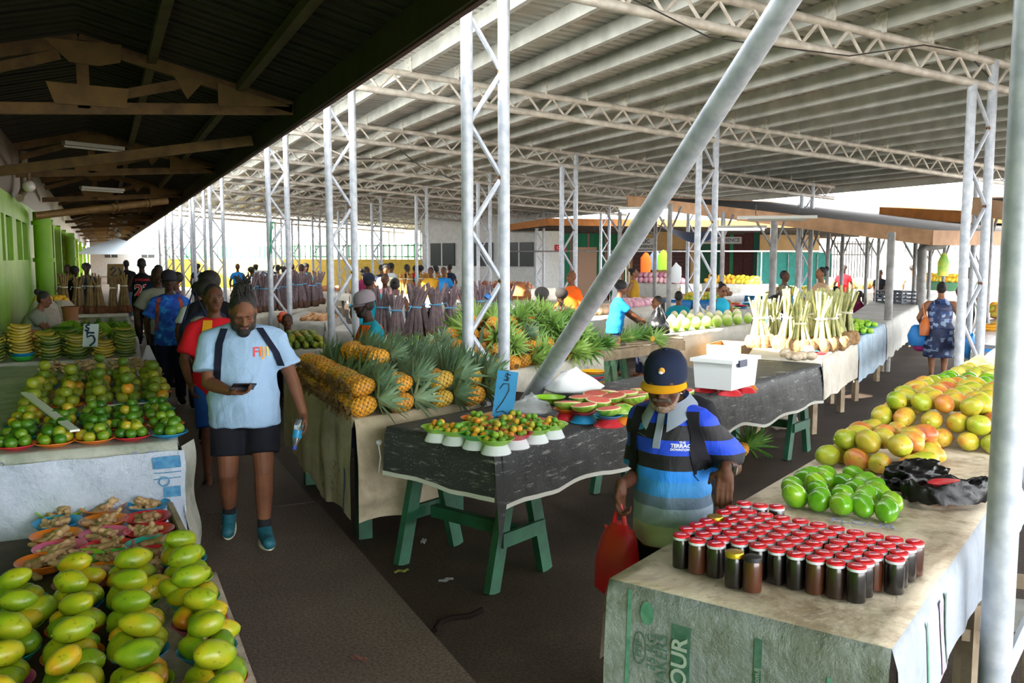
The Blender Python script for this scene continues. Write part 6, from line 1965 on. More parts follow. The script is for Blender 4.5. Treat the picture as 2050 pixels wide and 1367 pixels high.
# clutter under and on the mid tables
m_kraft = MATS['kraft_card']
def box_open(u_, v_, z, d, rot, label):
    p = atz(u_, v_, z); t = thing('cardboard_box', label, 'box', p, (0, 0, rot))
    x, y, h_ = d
    MB().box((0, 0, .01), (x, y, .02)).build('bottom', m_kraft, t, smooth=False)
    for c_, dd in (((0, -y / 2, h_ / 2), (x, .012, h_)), ((0, y / 2, h_ / 2), (x, .012, h_)), ((-x / 2, 0, h_ / 2), (.012, y, h_)), ((x / 2, 0, h_ / 2), (.012, y, h_))):
        MB().box(c_, dd).build('side', m_kraft, t, smooth=False)
box_open(1462, 724, .45, (.7, .5, .28), .6, 'open cardboard box on a ledge below the coconuts')
o = table('low_bench', 'low bench holding the open cardboard box below the coconuts', [atz(1412, 738, .44), atz(1496, 733, .44), atz(1498, 714, .44), atz(1420, 718, .44)], th=.03)
baggy('paper_bag', 'crumpled brown paper bag beside the slat table', 'bag', atz(1382, 770, GZ), (.16, .14, .28), mat('brown_paper', 'b5854a', .85, bump=.4), 31, .25)
baggy('rubbish_bag', 'knotted black rubbish bag sitting on the slat table', 'bag', atz(1318, 672, Z0 + .01), (.17, .15, .22), mat('grey_black_bag', '131416', .3, bump=.5, bscale=30), 33, .3, peak)
baggy('plastic_bag', 'white carrier bag hanging below the slat table', 'bag', atz(1292, 735, .32), (.12, .1, .2), MATS['white_plastic'], 35, .25)
baggy('produce_sack', 'white printed sack standing under the large pineapple heap', 'sack', atz(1150, 800, GZ) + Vector((.35, .6, 0)), (.3, .22, .3), m_sackw, 37, .2)
baggy('produce_sack', 'pale sack slumped under the far end of the black mat table', 'sack', atz(1560, 860, GZ), (.2, .16, .14), m_sackw, 38, .3)
for i, (u_, v_, cl) in enumerate(((1432, 622, 'orange'), (1448, 618, 'lime'), (1466, 622, 'red'), (1482, 617, 'blue'), (1470, 612, 'red'), (1497, 612, 'teal'))):
    p = atz(u_, v_, Z0 + .012)
    for q in range(2):
        bowl(cl if q == 0 else COLN[(i + q) % 4], (p.x, p.y, p.z + .035 * q), f'{cl if q == 0 else COLN[(i + q) % 4]} plate behind the coconuts, {od(i)} pile, {"upper" if q else "lower"} one', 'bright plates behind the coconuts', .17, .03, name='plastic_plate', cat='plate')
qY, cY, oY = midtable([(1412, 632), (1515, 617), (1505, 603), (1415, 612)], 'table of bright plates behind the coconuts', 'grey cloth below the bright plates', m_greycl, [.3, .3, .2, .2], 81)
# debris on the floor
m_leafy = mat('pale_leaf_scrap', '8a8f3a', .8); m_paper = mat('grey_paper_scrap', '9a9c9e', .8)
for i, (u_, v_, m_, lab) in enumerate(((804, 1146, m_leafy, 'yellow green leaf scrap on the floor by the trestle'), (848, 1086, m_paper, 'crumpled grey paper scrap under the black mat table'), (720, 1322, mat('pink_leaf', '8a5a50', .8), 'reddish dry leaf on the walkway slab'), (893, 1164, m_paper, 'thin dry stalk lying under the trestle table'))):
    p = atz(u_, v_, GZ if u_ > 730 else 0.0)
    b = MB(); b.grid(lambda u, v2: Vector(((u - .5) * .10, (v2 - .5) * .05 * (1 - abs(u - .5)), .006 + .012 * math.sin(5 * u + 3 * v2) ** 2)), 8, 4)
    thing('litter_scrap', lab, 'litter', p, (0, 0, i * 1.1), None, b.mesh('scrap', m_))
P = [atz(870, 1262, GZ + .02), atz(880, 1245, GZ + .02), atz(905, 1236, GZ + .02), atz(940, 1232, GZ + .02), atz(965, 1220, GZ + .02)]
o = MB().tube(P, .016, 8).build('hose', mat('dark_hose', '1c1512', .9, spec=.05)); o['label'] = 'short dark hose curling on the floor at the trestle foot'; o['category'] = 'hose'

# ------------------------------------------------------------------ people
from mathutils.bvhtree import BVHTree
SKIN = {}
def skin(n):
    if n not in SKIN:
        c = {'d': ('3a2218', '2e1a12'), 'm': ('5a3826', '48291b'), 'b': ('744a33', '5e3a27'), 'l': ('8f6244', '7a5038')}[n]
        SKIN[n] = mat('skin_' + n, c[0], .62, spec=.3, c2=c[1], scale=7, bump=.05, bscale=60)
    return SKIN[n]
m_hair = mat('black_hair', '0c0a09', .7, c2='1c1714', scale=40, bump=.6, bscale=90)
m_greyhair = mat('grey_curly_hair', '4a4643', .85, c2='2d2a28', scale=60, bump=.8, bscale=90)
m_eyew = mat('eye_white', 'a39a90', .5); m_iris = mat('dark_iris', '120b08', .2); m_lip = mat('lip', '4a2922', .6); m_lipp = mat('lip_pink', 'a86a60', .5)
def ik(a, t, l1, l2, hint):
    a, t = Vector(a), Vector(t)
    d = t - a; L = d.length
    if L > (l1 + l2) * .995:
        t = a + d * ((l1 + l2) * .995 / L); d = t - a; L = d.length
    x = (l1 * l1 - l2 * l2 + L * L) / (2 * L)
    hgt = math.sqrt(max(0, l1 * l1 - x * x))
    dn = d / L
    hv = Vector(hint); hv = hv - dn * hv.dot(dn)
    if hv.length < 1e-4:
        hv = dn.orthogonal()
    return a + dn * x + hv.normalized() * hgt, t

def hand(b, w_, d, nrm, s=1., curl=.5, side=1, detail=2, thumb=.6):
    """palm, four fingers and a thumb: wrist w_, finger direction d, palm normal nrm (the way the palm faces)"""
    d = Vector(d).normalized(); nrm = Vector(nrm); nrm = (nrm - d * nrm.dot(d)).normalized()
    sd = d.cross(nrm) * side            # towards the thumb
    P = lambda a, c, e: w_ + d * (a * s) + sd * (c * s) + nrm * (e * s)
    b.cap(P(-.01, 0, 0), P(.03, 0, 0), .026 * s, .030 * s, 10, .75)
    for i, (off, L, r) in enumerate(((.030, .074, .0092), (.010, .083, .0096), (-.010, .077, .0092), (-.029, .062, .0084))):
        b.cap(P(.02, off * .75, 0), P(.088, off, 0), .0135 * s, .011 * s, 8)
        p = P(.088, off, 0); dirv = d.copy(); a = curl * .5
        for k, f_ in enumerate((.45, .32, .25)):
            dirv = (d * math.cos(a) + nrm * math.sin(a)) + sd * (off * .8)
            dirv.normalize()
            q = p + dirv * (L * f_ * s)
            b.cap(p, q, r * s * (1 - .06 * k), r * s * (.95 - .08 * k), 8)
            p = q; a += curl * (.75 + .1 * i)
    p = P(.02, .028, .006)
    q = p + (sd * .75 + d * .55 + nrm * thumb * .5).normalized() * .04 * s
    b.cap(p, q, .0135 * s, .0105 * s, 8)
    r_ = q + (sd * .2 + d * .8 + nrm * thumb).normalized() * .033 * s
    b.cap(q, r_, .0102 * s, .008 * s, 8)

NP = [0]
def person(label, loc, face, h=1.72, w=1., sk='m', detail=1, rh=None, lh=None, rhd=None, lhd=None, sit=None, lean=0., hp=0., hy=0.,
           shirt=None, hem=.84, sleeve=.55, loose=1., legs=('trousers', None), shoes=None, hair='short', cap=None, beard=False, rf=None, lf=None, hairm=None, dress=None, curl=(.5, .5), lname='shirt', shoemat=None, skinlegs=True, belly=0., collar=None, group=None, hands=True, female=False, mouth=None, hoff=(0, 0, 0), eyes=True, hint=None):
    """a standing or seated person; face = world direction (dx, dy) the chest points to; hands rh lh in the person's own frame"""
    S = h / 1.75
    yaw = math.atan2(face[1], face[0]) - PI / 2
    t = thing('person', label, 'person', loc, (0, 0, yaw), group, scale=S)
    vox = {2: .0058, 1: .012, 0: .02}[detail]
    drop = 0. if sit is None else .92 - sit / S
    up = lambda z: z - drop
    la = R(lean)
    def bend(p):
        p = Vector(p)
        z = p.z - up(.95)
        if z <= -.1:
            return p
        a = la * min(1, (z + .1) / .35)
        return Vector((p.x, p.y * math.cos(a) + z * math.sin(a), up(.95) + z * math.cos(a) - p.y * math.sin(a)))
    piv = bend((0, -.005, up(1.515))) + Vector(hoff)
    Rh = Matrix.Rotation(R(hy), 3, 'Z') @ Matrix.Rotation(-R(hp + lean * .7), 3, 'X')
    def hd(p):
        p = (Vector(p) - Vector((0, -.005, 1.515))) * 1.04
        return piv + Rh @ p
    def addfn(dst, fn, *a, **k):
        tmp = MB(); fn(tmp, *a, **k)
        return tmp
    skm = skin(sk)
    B = MB()
    # torso
    tb = MB()
    fem = .02 if female else 0
    tb.loft([((0, 0, up(.86)), .14 * w, .10 * w), ((0, 0, up(.95)), .158 * w + fem, .115 * w), ((0, .01, up(1.06)), .140 * w, .105 * w + belly), ((0, .005, up(1.2)), .145 * w, .108 * w + belly * .6), ((0, 0, up(1.33)), .165 * w, .112 * w), ((0, -.005, up(1.40)), .145 * w, .088 * w), ((0, -.008, up(1.445)), .085 * w, .066), ((0, -.005, up(1.49)), .06, .058)], 18)
    tb.v = [tuple(bend(v)) for v in tb.v]; B.add(tb.v, tb.f)
    hb = MB()
    nk = .056 * (1 + (w - 1) * .5)
    B.cap(bend((0, -.012, up(1.45))), hd((0, .0, 1.57)), nk, .052, 12)
    hb.ell((0, .0, 1.662), (.074, .092, .098), n=18, m=14)
    hb.ell((0, .035, 1.612), (.062, .066, .078), n=16, m=12)
    hb.ell((0, .058, 1.565), (.040, .04, .034), n=12, m=8)           # chin
    hb.cap((-.036, .082, 1.672), (.036, .082, 1.672), .018, n=8)     # brow
    hb.ell((-.04, .070, 1.622), (.024, .022, .022), n=8, m=6); hb.ell((.04, .070, 1.622), (.024, .022, .022), n=8, m=6)
    hb.cap((0, .098, 1.655), (0, .116, 1.622), .009, .013, 8)        # nose
    hb.ell((-.013, .104, 1.615), (.011, .012, .009), n=8, m=6); hb.ell((.013, .104, 1.615), (.011, .012, .009), n=8, m=6)
    hb.cap((-.020, .088, 1.592), (.020, .088, 1.592), .0105, n=8, flat=.7); hb.cap((-.017, .087, 1.580), (.017, .087, 1.580), .0105, n=8)
    for e in (-1, 1):
        hb.ell((e * .078, -.005, 1.632), (.010, .02, .032), n=8, m=8)
    hb.v = [tuple(hd((v[0], v[1], v[2]))) for v in hb.v]; B.add(hb.v, hb.f)
    # arms
    arms = {}
    for e, tgt, hdir in ((1, rh, rhd), (-1, lh, lhd)):
        shd = bend((e * .172 * w, -.005, up(1.375)))
        tg = Vector(tgt) if tgt is not None else Vector((e * (.27 * w), .05, up(.90)))
        el, wr = ik(shd, tg, .285, .25, ((e * hint[0], hint[1], hint[2]) if hint else (e * .55, -.9, -.15)))
        ws = .5 + .5 * w
        B.cap(bend((e * .085 * w, 0, up(1.39))), shd, .046 * ws, .054 * ws, 12)
        B.cap(shd, shd.lerp(el, .45), .056 * ws, .050 * ws, 12); B.cap(shd.lerp(el, .45), el, .050 * ws, .041 * ws, 12)
        B.cap(el, el.lerp(wr, .35), .041 * ws, .041 * ws, 12); B.cap(el.lerp(wr, .35), wr, .041 * ws, .027 * ws, 12)
        d = (wr - el).normalized()
        if hdir:
            d = Vector(hdir[0]).normalized(); nr = hdir[1]
        else:
            nr = (-e, .25, 0)
        if hands:
            hand(B, wr, d, nr, 1.05 if not female else .92, curl[0 if e > 0 else 1], e, detail)
        arms[e] = (shd, el, wr, d)
    # legs
    kn = {}
    if sit is None:
        feet = {1: Vector(rf) if rf else Vector((.10, 0, .085)), -1: Vector(lf) if lf else Vector((-.10, .02, .085))}
    else:
        feet = {1: Vector((.12, .42, .085)), -1: Vector((-.12, .42, .085))}
    for e in (1, -1):
        hip = Vector((e * .088 * w, 0, up(.90)))
        k_, an = ik(hip, feet[e], .42, .415, (e * .05, 1, .2))
        ws = .55 + .45 * w
        B.cap(hip, k_, .088 * ws, .058 * ws, 14)
        B.cap(k_, k_.lerp(an, .35) + Vector((0, -.012, 0)), .056 * ws, .057 * ws, 12); B.cap(k_.lerp(an, .35) + Vector((0, -.012, 0)), an, .056 * ws, .036, 12)
        toe = an + Vector((e * .02, .15, -.05)) if an.z < .2 else an + Vector((e * .01, .10, -.12))
        if an.z >= .12 and sit is None:
            toe = an + Vector((e * .015, .12, -.10))
        heel = an + Vector((0, -.035, -.045))
        B.cap(heel, toe, .036, .030, 10, .8); B.cap(an, toe, .036, .03, 10)
        kn[e] = (hip, k_, an, toe, heel)
    me = remesh(B, 'body', skm, vox, 3)
    body = part('body', me, t)
    # eyes and lips
    if detail:
        for e in (-1, 1):
            if eyes:
                MB().ell(hd((e * .031, .0800, 1.648)), (.0115, .0085, .0062), n=10, m=8).build('eye', m_eyew, t)
                MB().ell(hd((e * .031, .0865, 1.648)), .0050, n=8, m=6).build('iris', m_iris, t)
            b = MB(); b.tube([hd((e * .019, .0875, 1.6535 if eyes else 1.645)), hd((e * .031, .0905, 1.656 if eyes else 1.642)), hd((e * .044, .0825, 1.653 if eyes else 1.645))], .0022, 5); b.build('eyelid_line', m_hair, t)
            b = MB(); b.cap(hd((e * .016, .0985, 1.671)), hd((e * .047, .088, 1.676)), .0048, n=6); b.build('eyebrow', m_hair if hairm is None else hairm, t)
        b = MB(); b.cap(hd((-.017, .0985, 1.581)), hd((.017, .0985, 1.581)), .0062, n=8); b.build('lip', m_lipp if mouth else m_lip, t)
    # shirt
    cv = .014 if detail == 2 else .02 if detail == 1 else .028
    if shirt or dress:
        m_s = shirt or dress
        sb = MB(); k = .014 + .010 * loose
        hz = up(hem) if not dress else up(.92)
        he = .012 * loose
        sb.loft([((0, 0, hz), .155 * w + k + he + fem, .118 * w + k + he + belly * .7), ((0, .004, max(hz + .02, up(.97))), .158 * w + k + he + fem, .118 * w + k + he + belly), ((0, .008, up(1.08)), .146 * w + k + he * .7, .11 * w + k + he * .6 + belly), ((0, .005, up(1.2)), .15 * w + k, .112 * w + k + belly * .7), ((0, 0, up(1.31)), .166 * w + k, .114 * w + k), ((0, -.005, up(1.39)), .140 * w + k, .094 * w + k * .8), ((0, -.008, up(1.445)), .100 * w, .075 + k * .5), ((0, -.008, up(1.48)), .072, .066)], 24)
        sb.v = [tuple(bend(v)) for v in sb.v]
        if sleeve > 0:
            for e in (1, -1):
                shd, el, wr, d = arms[e]
                ws = .5 + .5 * w
                sb.cap(bend((e * .07 * w, -.005, up(1.41))), shd, .058 * ws + k * .55, .059 * ws + k * .45, 14)
                if sleeve <= 1:
                    en = shd.lerp(el, sleeve)
                    sb.tube([shd, shd.lerp(en, .5), en], [.057 * ws + k * .5, .054 * ws + k * .8, .052 * ws + k * (.7 + .5 * loose)], 14)
                else:
                    sb.tube([shd, el], [.058 * ws + k * .7, .046 * ws + k * .7], 14); sb.tube([el, el.lerp(wr, min(.95, sleeve - 1))], [.046 * ws + k * .7, .032 + k * .6], 14)
                    sb.ell(el, .046 * ws + k * .7, n=10, m=8)
        me = remesh(sb, 'shirt', m_s, cv, 2)
        amp = .016 if detail == 2 else .009
        for v in me.vertices:
            z = v.co.z
            n_ = .7 * noise.noise(Vector((v.co.x * 7, v.co.y * 7, z * 9 + NP[0]))) + .7 * (.35 - abs(noise.noise(Vector((v.co.x * 9 + z * 7, v.co.y * 8, z * 8 + NP[0])))) * 1.6)
            v.co += v.normal * amp * n_
        o_s = part(lname, me, t)
    else:
        o_s = None
    # lower clothes
    kind, lm = legs
    if dress:
        db = MB()
        zb_ = .42
        db.loft([((0, 0, zb_ - 0), .215 * w, .17 * w), ((0, 0, .62), .215 * w, .165 * w), ((0, 0, .82), .20 * w, .15 * w), ((0, 0, .95), .185 * w, .14 * w), ((0, .005, 1.08), .165 * w, .128 * w), ((0, 0, 1.15), .15 * w, .115 * w)], 22)
        me = remesh(db, 'skirt', dress, cv, 2)
        part('skirt', me, t)
    elif kind in ('shorts', 'trousers', 'long_shorts'):
        pb = MB()
        k = .018
        pb.loft([((0, 0, up(.80)), .15 * w + k, .112 * w + k), ((0, 0, up(.90)), .162 * w + k * .8, .118 * w + k * .8), ((0, .005, up(1.0)), .15 * w + k * .7, .108 * w + k * .7 + belly * .5)], 20)
        for e in (1, -1):
            hip, k_, an, toe, heel = kn[e]
            ws = .55 + .45 * w
            if kind != 'trousers':
                f_ = .72 if kind == 'shorts' else .97
                en = hip.lerp(k_, f_)
                pb.tube([hip + Vector((0, 0, .02)), hip.lerp(en, .5), en], [.092 * ws + k, .086 * ws + k * 1.2, .076 * ws + k * 1.7], 16)
            else:
                pb.tube([hip + Vector((0, 0, .02)), k_], [.09 * ws + k, .066 * ws + k], 16); pb.ell(k_, .066 * ws + k, n=12, m=8)
                pb.tube([k_, an + Vector((0, 0, .0))], [.066 * ws + k, .05 + k], 16)
        part('shorts' if kind != 'trousers' else 'trousers', remesh(pb, 'pants', lm, cv, 2), t)
    if shoes == 'shoe':
        for e in (1, -1):
            hip, k_, an, toe, heel = kn[e]
            fd = (toe - heel).normalized()
            upv = Vector((1, 0, 0)).cross(fd).normalized()
            b = MB(); b.cap(heel + upv * .012, toe + upv * .010, .048, .046, 12, .95); b.cap(an + Vector((0, -.005, .012)), heel.lerp(toe, .66) + upv * .018, .052, .044, 12); b.cap(an + Vector((0, -.02, .02)), heel + upv * .02, .046, .046, 12)
            sh = part('shoe', remesh(b, 'shoe', shoemat, .009, 2), t)
            b = MB()
            n_ = 18
            pts = []
            for q in range(n_):
                a = 2 * PI * q / n_
                pts.append((.05 * math.sin(a) * (1 - .12 * math.cos(a)), .5 + .62 * math.cos(a)))
            Lf = (toe - heel).length
            base = heel - upv * .035
            sx = fd.cross(upv)
            top = [base + fd * (f_ * Lf) + sx * x for x, f_ in pts]
            b.add([p + upv * .02 for p in top] + [p - upv * .008 for p in top], [tuple(range(n_)), tuple(reversed(range(n_, 2 * n_)))] + [(i, (i + 1) % n_, n_ + (i + 1) % n_, n_ + i) for i in range(n_)])
            part('sole', b.mesh('sole', mat('pale_sole', 'c9cdb0', .6)), sh, label='pale sole')
            if detail == 2:
                MB().tube([an + Vector((0, 0, -.01)), an + (k_ - an).normalized() * .09], [.046, .043], 14).build('sock', mat('black_sock', '121318', .9), t)
    elif shoes == 'sandal':
        for e in (1, -1):
            hip, k_, an, toe, heel = kn[e]
            c = (heel + toe) / 2
            b = MB(); b.box((c.x, c.y + .01, min(heel.z, toe.z) - .045), (.085, .27, .016))
            sdl = b.build('sandal', mat('dark_sandal', '2a1c16', .7), t)
            b = MB(); b.tube([(c.x - .045, c.y - .0, toe.z - .03), (c.x - .02, c.y + .06, toe.z + .028), (c.x, c.y + .09, toe.z + .02), (c.x + .02, c.y + .06, toe.z + .028), (c.x + .045, c.y, toe.z - .03)], .007, 6)
            b.build('strap', MATS['dark_sandal'], sdl)
    # hair
    hm = hairm or m_hair
    def hpart(b, nm='hair', m=None, vx=None, sm=2):
        b.v = [tuple(hd(v)) for v in b.v]
        return part(nm, remesh(b, nm, m or hm, vx or (.0075 if detail == 2 else .012 if detail == 1 else .02), sm), t)
    b = MB()
    if hair in ('short', 'bun', 'bald', 'dread', 'ponytail', 'long'):
        f_ = 1.0
        b.ell((0, -.018, 1.682), (.082, .090, .092), n=18, m=12)
        if hair != 'bald':
            b.ell((0, -.03, 1.655), (.083, .075, .085), n=16, m=10)
        if hair == 'bun':
            b.ell((0, -.115, 1.73), (.05, .048, .05), n=12, m=8)
        if hair == 'ponytail':
            b.ell((0, -.11, 1.65), (.04, .04, .05), n=10, m=8); b.cap((0, -.12, 1.63), (0, -.12, 1.45), .035, .02, 10)
        if hair == 'long':
            b.cap((0, -.07, 1.66), (0, -.09, 1.45), .07, .05, 12)
    if hair == 'afro':
        b.ell((0, -.02, 1.70), (.115, .115, .10), n=18, m=14)
    if hair == 'big':
        b.ell((0, -.03, 1.69), (.125, .13, .12), n=18, m=14)
    if b.v and not (cap and detail == 0):
        o_h = hpart(b)
        if hair == 'dread':
            rs_ = random.Random(5)
            for q in range(46):
                a = rs_.uniform(0, 6.28); el = rs_.uniform(.1, 1.35)
                c0 = Vector((.078 * math.sin(el) * math.cos(a), -.022 + .086 * math.sin(el) * math.sin(a), 1.684 + .09 * math.cos(el)))
                tie = Vector((rs_.uniform(-.025, .025), -.085 + rs_.uniform(-.02, .02), 1.782))
                mid = c0.lerp(tie, .5) + (c0 - Vector((0, -.02, 1.68))).normalized() * .022
                end = tie + Vector((rs_.uniform(-.05, .05), rs_.uniform(-.05, .03), rs_.uniform(.0, .045)))
                bb = MB(); bb.tube([c0, mid, tie, end], [.009, .009, .007, .005], 6)
                bb.v = [tuple(hd(v)) for v in bb.v]
                bb.build('hair_lock', hm, o_h)
    if beard:
        b = MB()
        b.ell((0, .055, 1.558), (.050, .045, .042), n=16, m=10)
        for e in (-1, 1):
            b.cap((e * .066, .012, 1.63), (e * .045, .055, 1.566), .016, .03, 10)
        if beard == 'full':
            b.ell((0, .066, 1.538), (.044, .044, .042), n=14, m=10)
            b.cap((-.028, .096, 1.600), (.028, .096, 1.600), .0085, n=8)
        hpart(b, 'beard')
        if detail == 2:
            b = MB(); b.cap(hd((-.012, .1035, 1.584)), hd((.012, .1035, 1.584)), .0055, n=8); b.build('mouth', m_lip, t)
    if cap:
        b = MB()
        prof = [(.098, 0), (.100, .03), (.094, .07), (.072, .105), (.035, .122), (0, .126)]
        b.lathe(prof, 26, sx=.96, sy=1.17)
        Mx = lambda v: hd(Vector((v[0], v[1] - .008, v[2] + 1.672 - v[1] * .06)))
        b.v = [tuple(Mx(v)) for v in b.v]
        oc = b.build('cap', cap[0], t)
        b = MB()
        def brim(u, v_, dz=0):
            a = R(-78) + R(156) * u
            r0 = Vector((.096 * math.sin(a), .115 * math.cos(a), 0))
            ext = .058 * v_ * (math.cos(a) ** .6 if math.cos(a) > 0 else 0)
            return Vector((r0.x * (1 + .08 * v_), r0.y + ext, .004 + dz - .010 * v_ - .10 * (r0.x ** 2) / .01 * .12))
        b.grid(lambda u, v_: brim(u, v_), 20, 5); b.grid(lambda u, v_: brim(1 - u, v_, -.006), 20, 5)
        b.v = [tuple(Mx(v)) for v in b.v]
        b.build('cap_brim', cap[1], oc)
        b = MB(); b.ell((0, 0, .128), (.011, .011, .007), n=10, m=6); b.v = [tuple(Mx(v)) for v in b.v]; b.build('cap_button', cap[0], oc)
    NP[0] += 3
    t['_'] = 0
    del t['_']
    return dict(root=t, shirt=o_s, body=body, arms=arms, S=S, yaw=yaw, hd=hd, bend=bend, up=up, cap=locals().get('oc'))

def on_surface(me, target_me, fr, dirv, off=.004):
    """press a flat mesh (in fr coordinates) onto a mesh along dirv"""
    bm = bmesh.new(); bm.from_mesh(target_me); tree = BVHTree.FromBMesh(bm); bm.free()
    dirv = Vector(dirv).normalized()
    for v in me.vertices:
        p = fr @ v.co
        hit = tree.ray_cast(p - dirv * .5, dirv)
        v.co = (hit[0] - dirv * off) if hit[0] is not None else p
    return me
def decal(P, txt, size, x, z, m, label, name='lettering', bold=0., y=1., rot=0., off=.005):
    me = textmesh(txt, size, 0, name, bold=bold)
    fr = Matrix.Translation((x, 0, z)) @ Matrix(((-y, 0, 0, 0), (0, 0, -y, 0), (0, 1, 0, 0), (0, 0, 0, 1))) @ Matrix.Rotation(rot, 4, 'Z')
    on_surface(me, P['shirt'].data, fr, (0, -y, 0), off)
    me.materials.clear(); me.materials.append(m)
    return part(name, me, P['shirt'], label=label)
def strip_on(P, pts, w_, m, name, label, parent, y=1., th=.006):
    """flat strip laid over the shirt along front points (x, z)"""
    bm = bmesh.new(); bm.from_mesh(P['shirt'].data); tree = BVHTree.FromBMesh(bm); bm.free()
    vs = []
    n = 14
    res = []
    for i in range(n * (len(pts) - 1) + 1):
        k = min(i // n, len(pts) - 2); f_ = i / n - k
        x = pts[k][0] * (1 - f_) + pts[k + 1][0] * f_; z = pts[k][1] * (1 - f_) + pts[k + 1][1] * f_
        row = []
        for s_ in (-.5, 0, .5):
            hit = tree.ray_cast(Vector((x + s_ * w_, .6 * y, z)), Vector((0, -y, 0)))
            row.append((hit[0] + Vector((0, y * (.006 + th), 0))) if hit[0] is not None and hit[0].y * y > -.02 else None)
        good = [r_ for r_ in row if r_ is not None]
        if not good:
            continue
        row = [r_ if r_ is not None else good[0] for r_ in row]
        res.append(row)
    b = MB()
    if len(res) < 2:
        return None
    b.add([v for r_ in res for v in r_] + [v - Vector((0, y * th, 0)) for r_ in res for v in r_], [])
    N = len(res)
    for i in range(N - 1):
        for k in (0, 1):
            b.add([], []); b.f.append([3 * i + k, 3 * i + k + 1, 3 * i + k + 4, 3 * i + k + 3]); b.mi.append(0)
        for k in (0, 2):
            b.f.append([3 * i + k, 3 * i + 3 + k, 3 * N + 3 * i + 3 + k, 3 * N + 3 * i + k]); b.mi.append(0)
    return part(name, b.mesh(name, m), parent, label=label)
def bag_with_straps(P, label, m, ms, x=.135, z0=1.43, z1=1.0, w_=.045, body=True, name='backpack', pts=None):
    """backpack worn by P: pack behind, straps over the front of the shirt"""
    r = P['root']
    t = thing(name, label, 'backpack', r.location, r.rotation_euler, None, scale=P['S'])
    up, bend = P['up'], P['bend']
    if body:
        b = MB(); b.loft([((0, -.235, up(.98)), .13, .07), ((0, -.25, up(1.1)), .15, .10), ((0, -.24, up(1.32)), .145, .09), ((0, -.215, up(1.42)), .11, .06), ((0, -.2, up(1.45)), .05, .03)], 20, pw=3)
        b.v = [tuple(bend(v)) for v in b.v]
        b.build('pack', m, t)
    for e in (-1, 1):
        if pts:
            strip_on(P, [(a_, bend((0, 0, up(z_))).z) for a_, z_ in pts[e]], w_, ms, 'strap', None, t)
            continue
        strip_on(P, [(e * (x - .025), bend((0, 0, up(z0 + .012))).z), (e * x, bend((0, 0, up(1.33))).z), (e * (x + .015), bend((0, 0, up(1.15))).z), (e * (x + .03), bend((0, 0, up(z1))).z)], w_, ms, 'strap', None, t)
    return t
def to_cam(p):
    return Vector((-p[0], -p[1], 0)).normalized()
def rotv(v, deg):
    return Matrix.Rotation(R(deg), 3, 'Z') @ Vector(v)

# ---- the man looking at his phone
m_tee = NT('heather_blue_tee'); k = m_tee; v = k.coord('Object', False)
k.col(k.mix(k.ramp(k.noise(v, 220, 2), [(.35, 0.), (.65, 1.)]), '8aa8c8', '96b1cd')); k.b.inputs['Roughness'].default_value = .9
k.bump(k.noise(k.coord('Object', False, (1, 1, .5)), 8, 4, .6, 1.), .5, .03); m_tee = k.m
m_blackcl = cloth_mat('black_shorts_cloth', '14151c', '1d1e26')
m_navy = cloth_mat('navy_webbing', '161b2c')
pm = Vector((.86, 6.28, 0))
A = person('person in pale blue T-shirt and black shorts looking down at a phone while walking', pm, rotv(to_cam(pm), 2), 1.83, 1.20, 'b', 2,
           rh=(.10, .32, 1.075), lh=(-.375, .10, .865), rhd=((-.85, .35, -.05), (-.1, .25, .95)), lhd=((-.05, .12, -1), (.9, .3, 0)), curl=(.75, .75),
           hp=30, hy=2, lean=4, hoff=(0, .04, -.055), eyes=False, shirt=m_tee, hem=.80, sleeve=.72, loose=1.5, legs=('shorts', m_blackcl), shoes='shoe', shoemat=mat('teal_running_shoe', '0f4c5a', .6, c2='15606b', scale=40),
           hair='dread', beard='full', rf=(.115, -.16, .15), lf=(-.10, .10, .085), belly=.05, lname='t_shirt', mouth=1)
for i, (ch, c_) in enumerate(zip('FIJI', ('c8454a', 'd0703a', 'd99a35', 'd9b840'))):
    decal(A, ch, .085, (-.072, -.104, -.124, -.150)[i], 1.30, mat('print_' + ch + str(i), c_, .8), 'coloured chest lettering', bold=.002)
bag_with_straps(A, 'dark backpack with thin navy straps worn by the person with the phone', m_navy, m_navy, .165, w_=.045, pts={-1: [(-.105, 1.455), (-.15, 1.38), (-.205, 1.29), (-.235, 1.2)], 1: [(.115, 1.455), (.15, 1.36), (.165, 1.22), (.175, 1.08)]})
S_ = A['S']
def onp(P, p):
    return P['root'].matrix_world @ Vector(p) if False else Matrix.Translation(P['root'].location) @ Matrix.Rotation(P['yaw'], 4, 'Z') @ Matrix.Scale(P['S'], 4) @ Vector(p)
wr = A['arms'][1][2]; 
t = thing('mobile_phone', 'dark mobile phone held in the right hand of the man in pale blue', 'phone', onp(A, wr + Vector((-.085, .05, .035))), (R(28), R(-4), A['yaw'] + .25))
MB().box((0, 0, 0), (.15, .075, .009)).build('phone_case', mat('phone_black', '10131c', .25), t, smooth=False)
MB().box((0, 0, .005), (.14, .068, .001)).build('screen', mat('phone_glass', '1a1f2c', .08), t, smooth=False)
MB().box((0, -.034, -.004), (.15, .012, .016)).build('case_edge', mat('phone_edge', '2a3348', .4), t, smooth=False)
wl = A['arms'][-1][2]
t = thing('water_bottle', 'half empty clear water bottle with blue label held upside down beside the shorts', 'bottle', onp(A, wl + Vector((.02, .035, -.04))), (R(185), R(-14), A['yaw']))
m_pet = mat('clear_bottle', 'd5e4ee', .05, trans=.9, spec=.5)
MB().lathe([(.028, 0), (.032, .008), (.032, .06), (.029, .075), (.032, .09), (.032, .13), (.018, .175), (.0125, .185), (.0125, .2)], 18).build('bottle', m_pet, t)
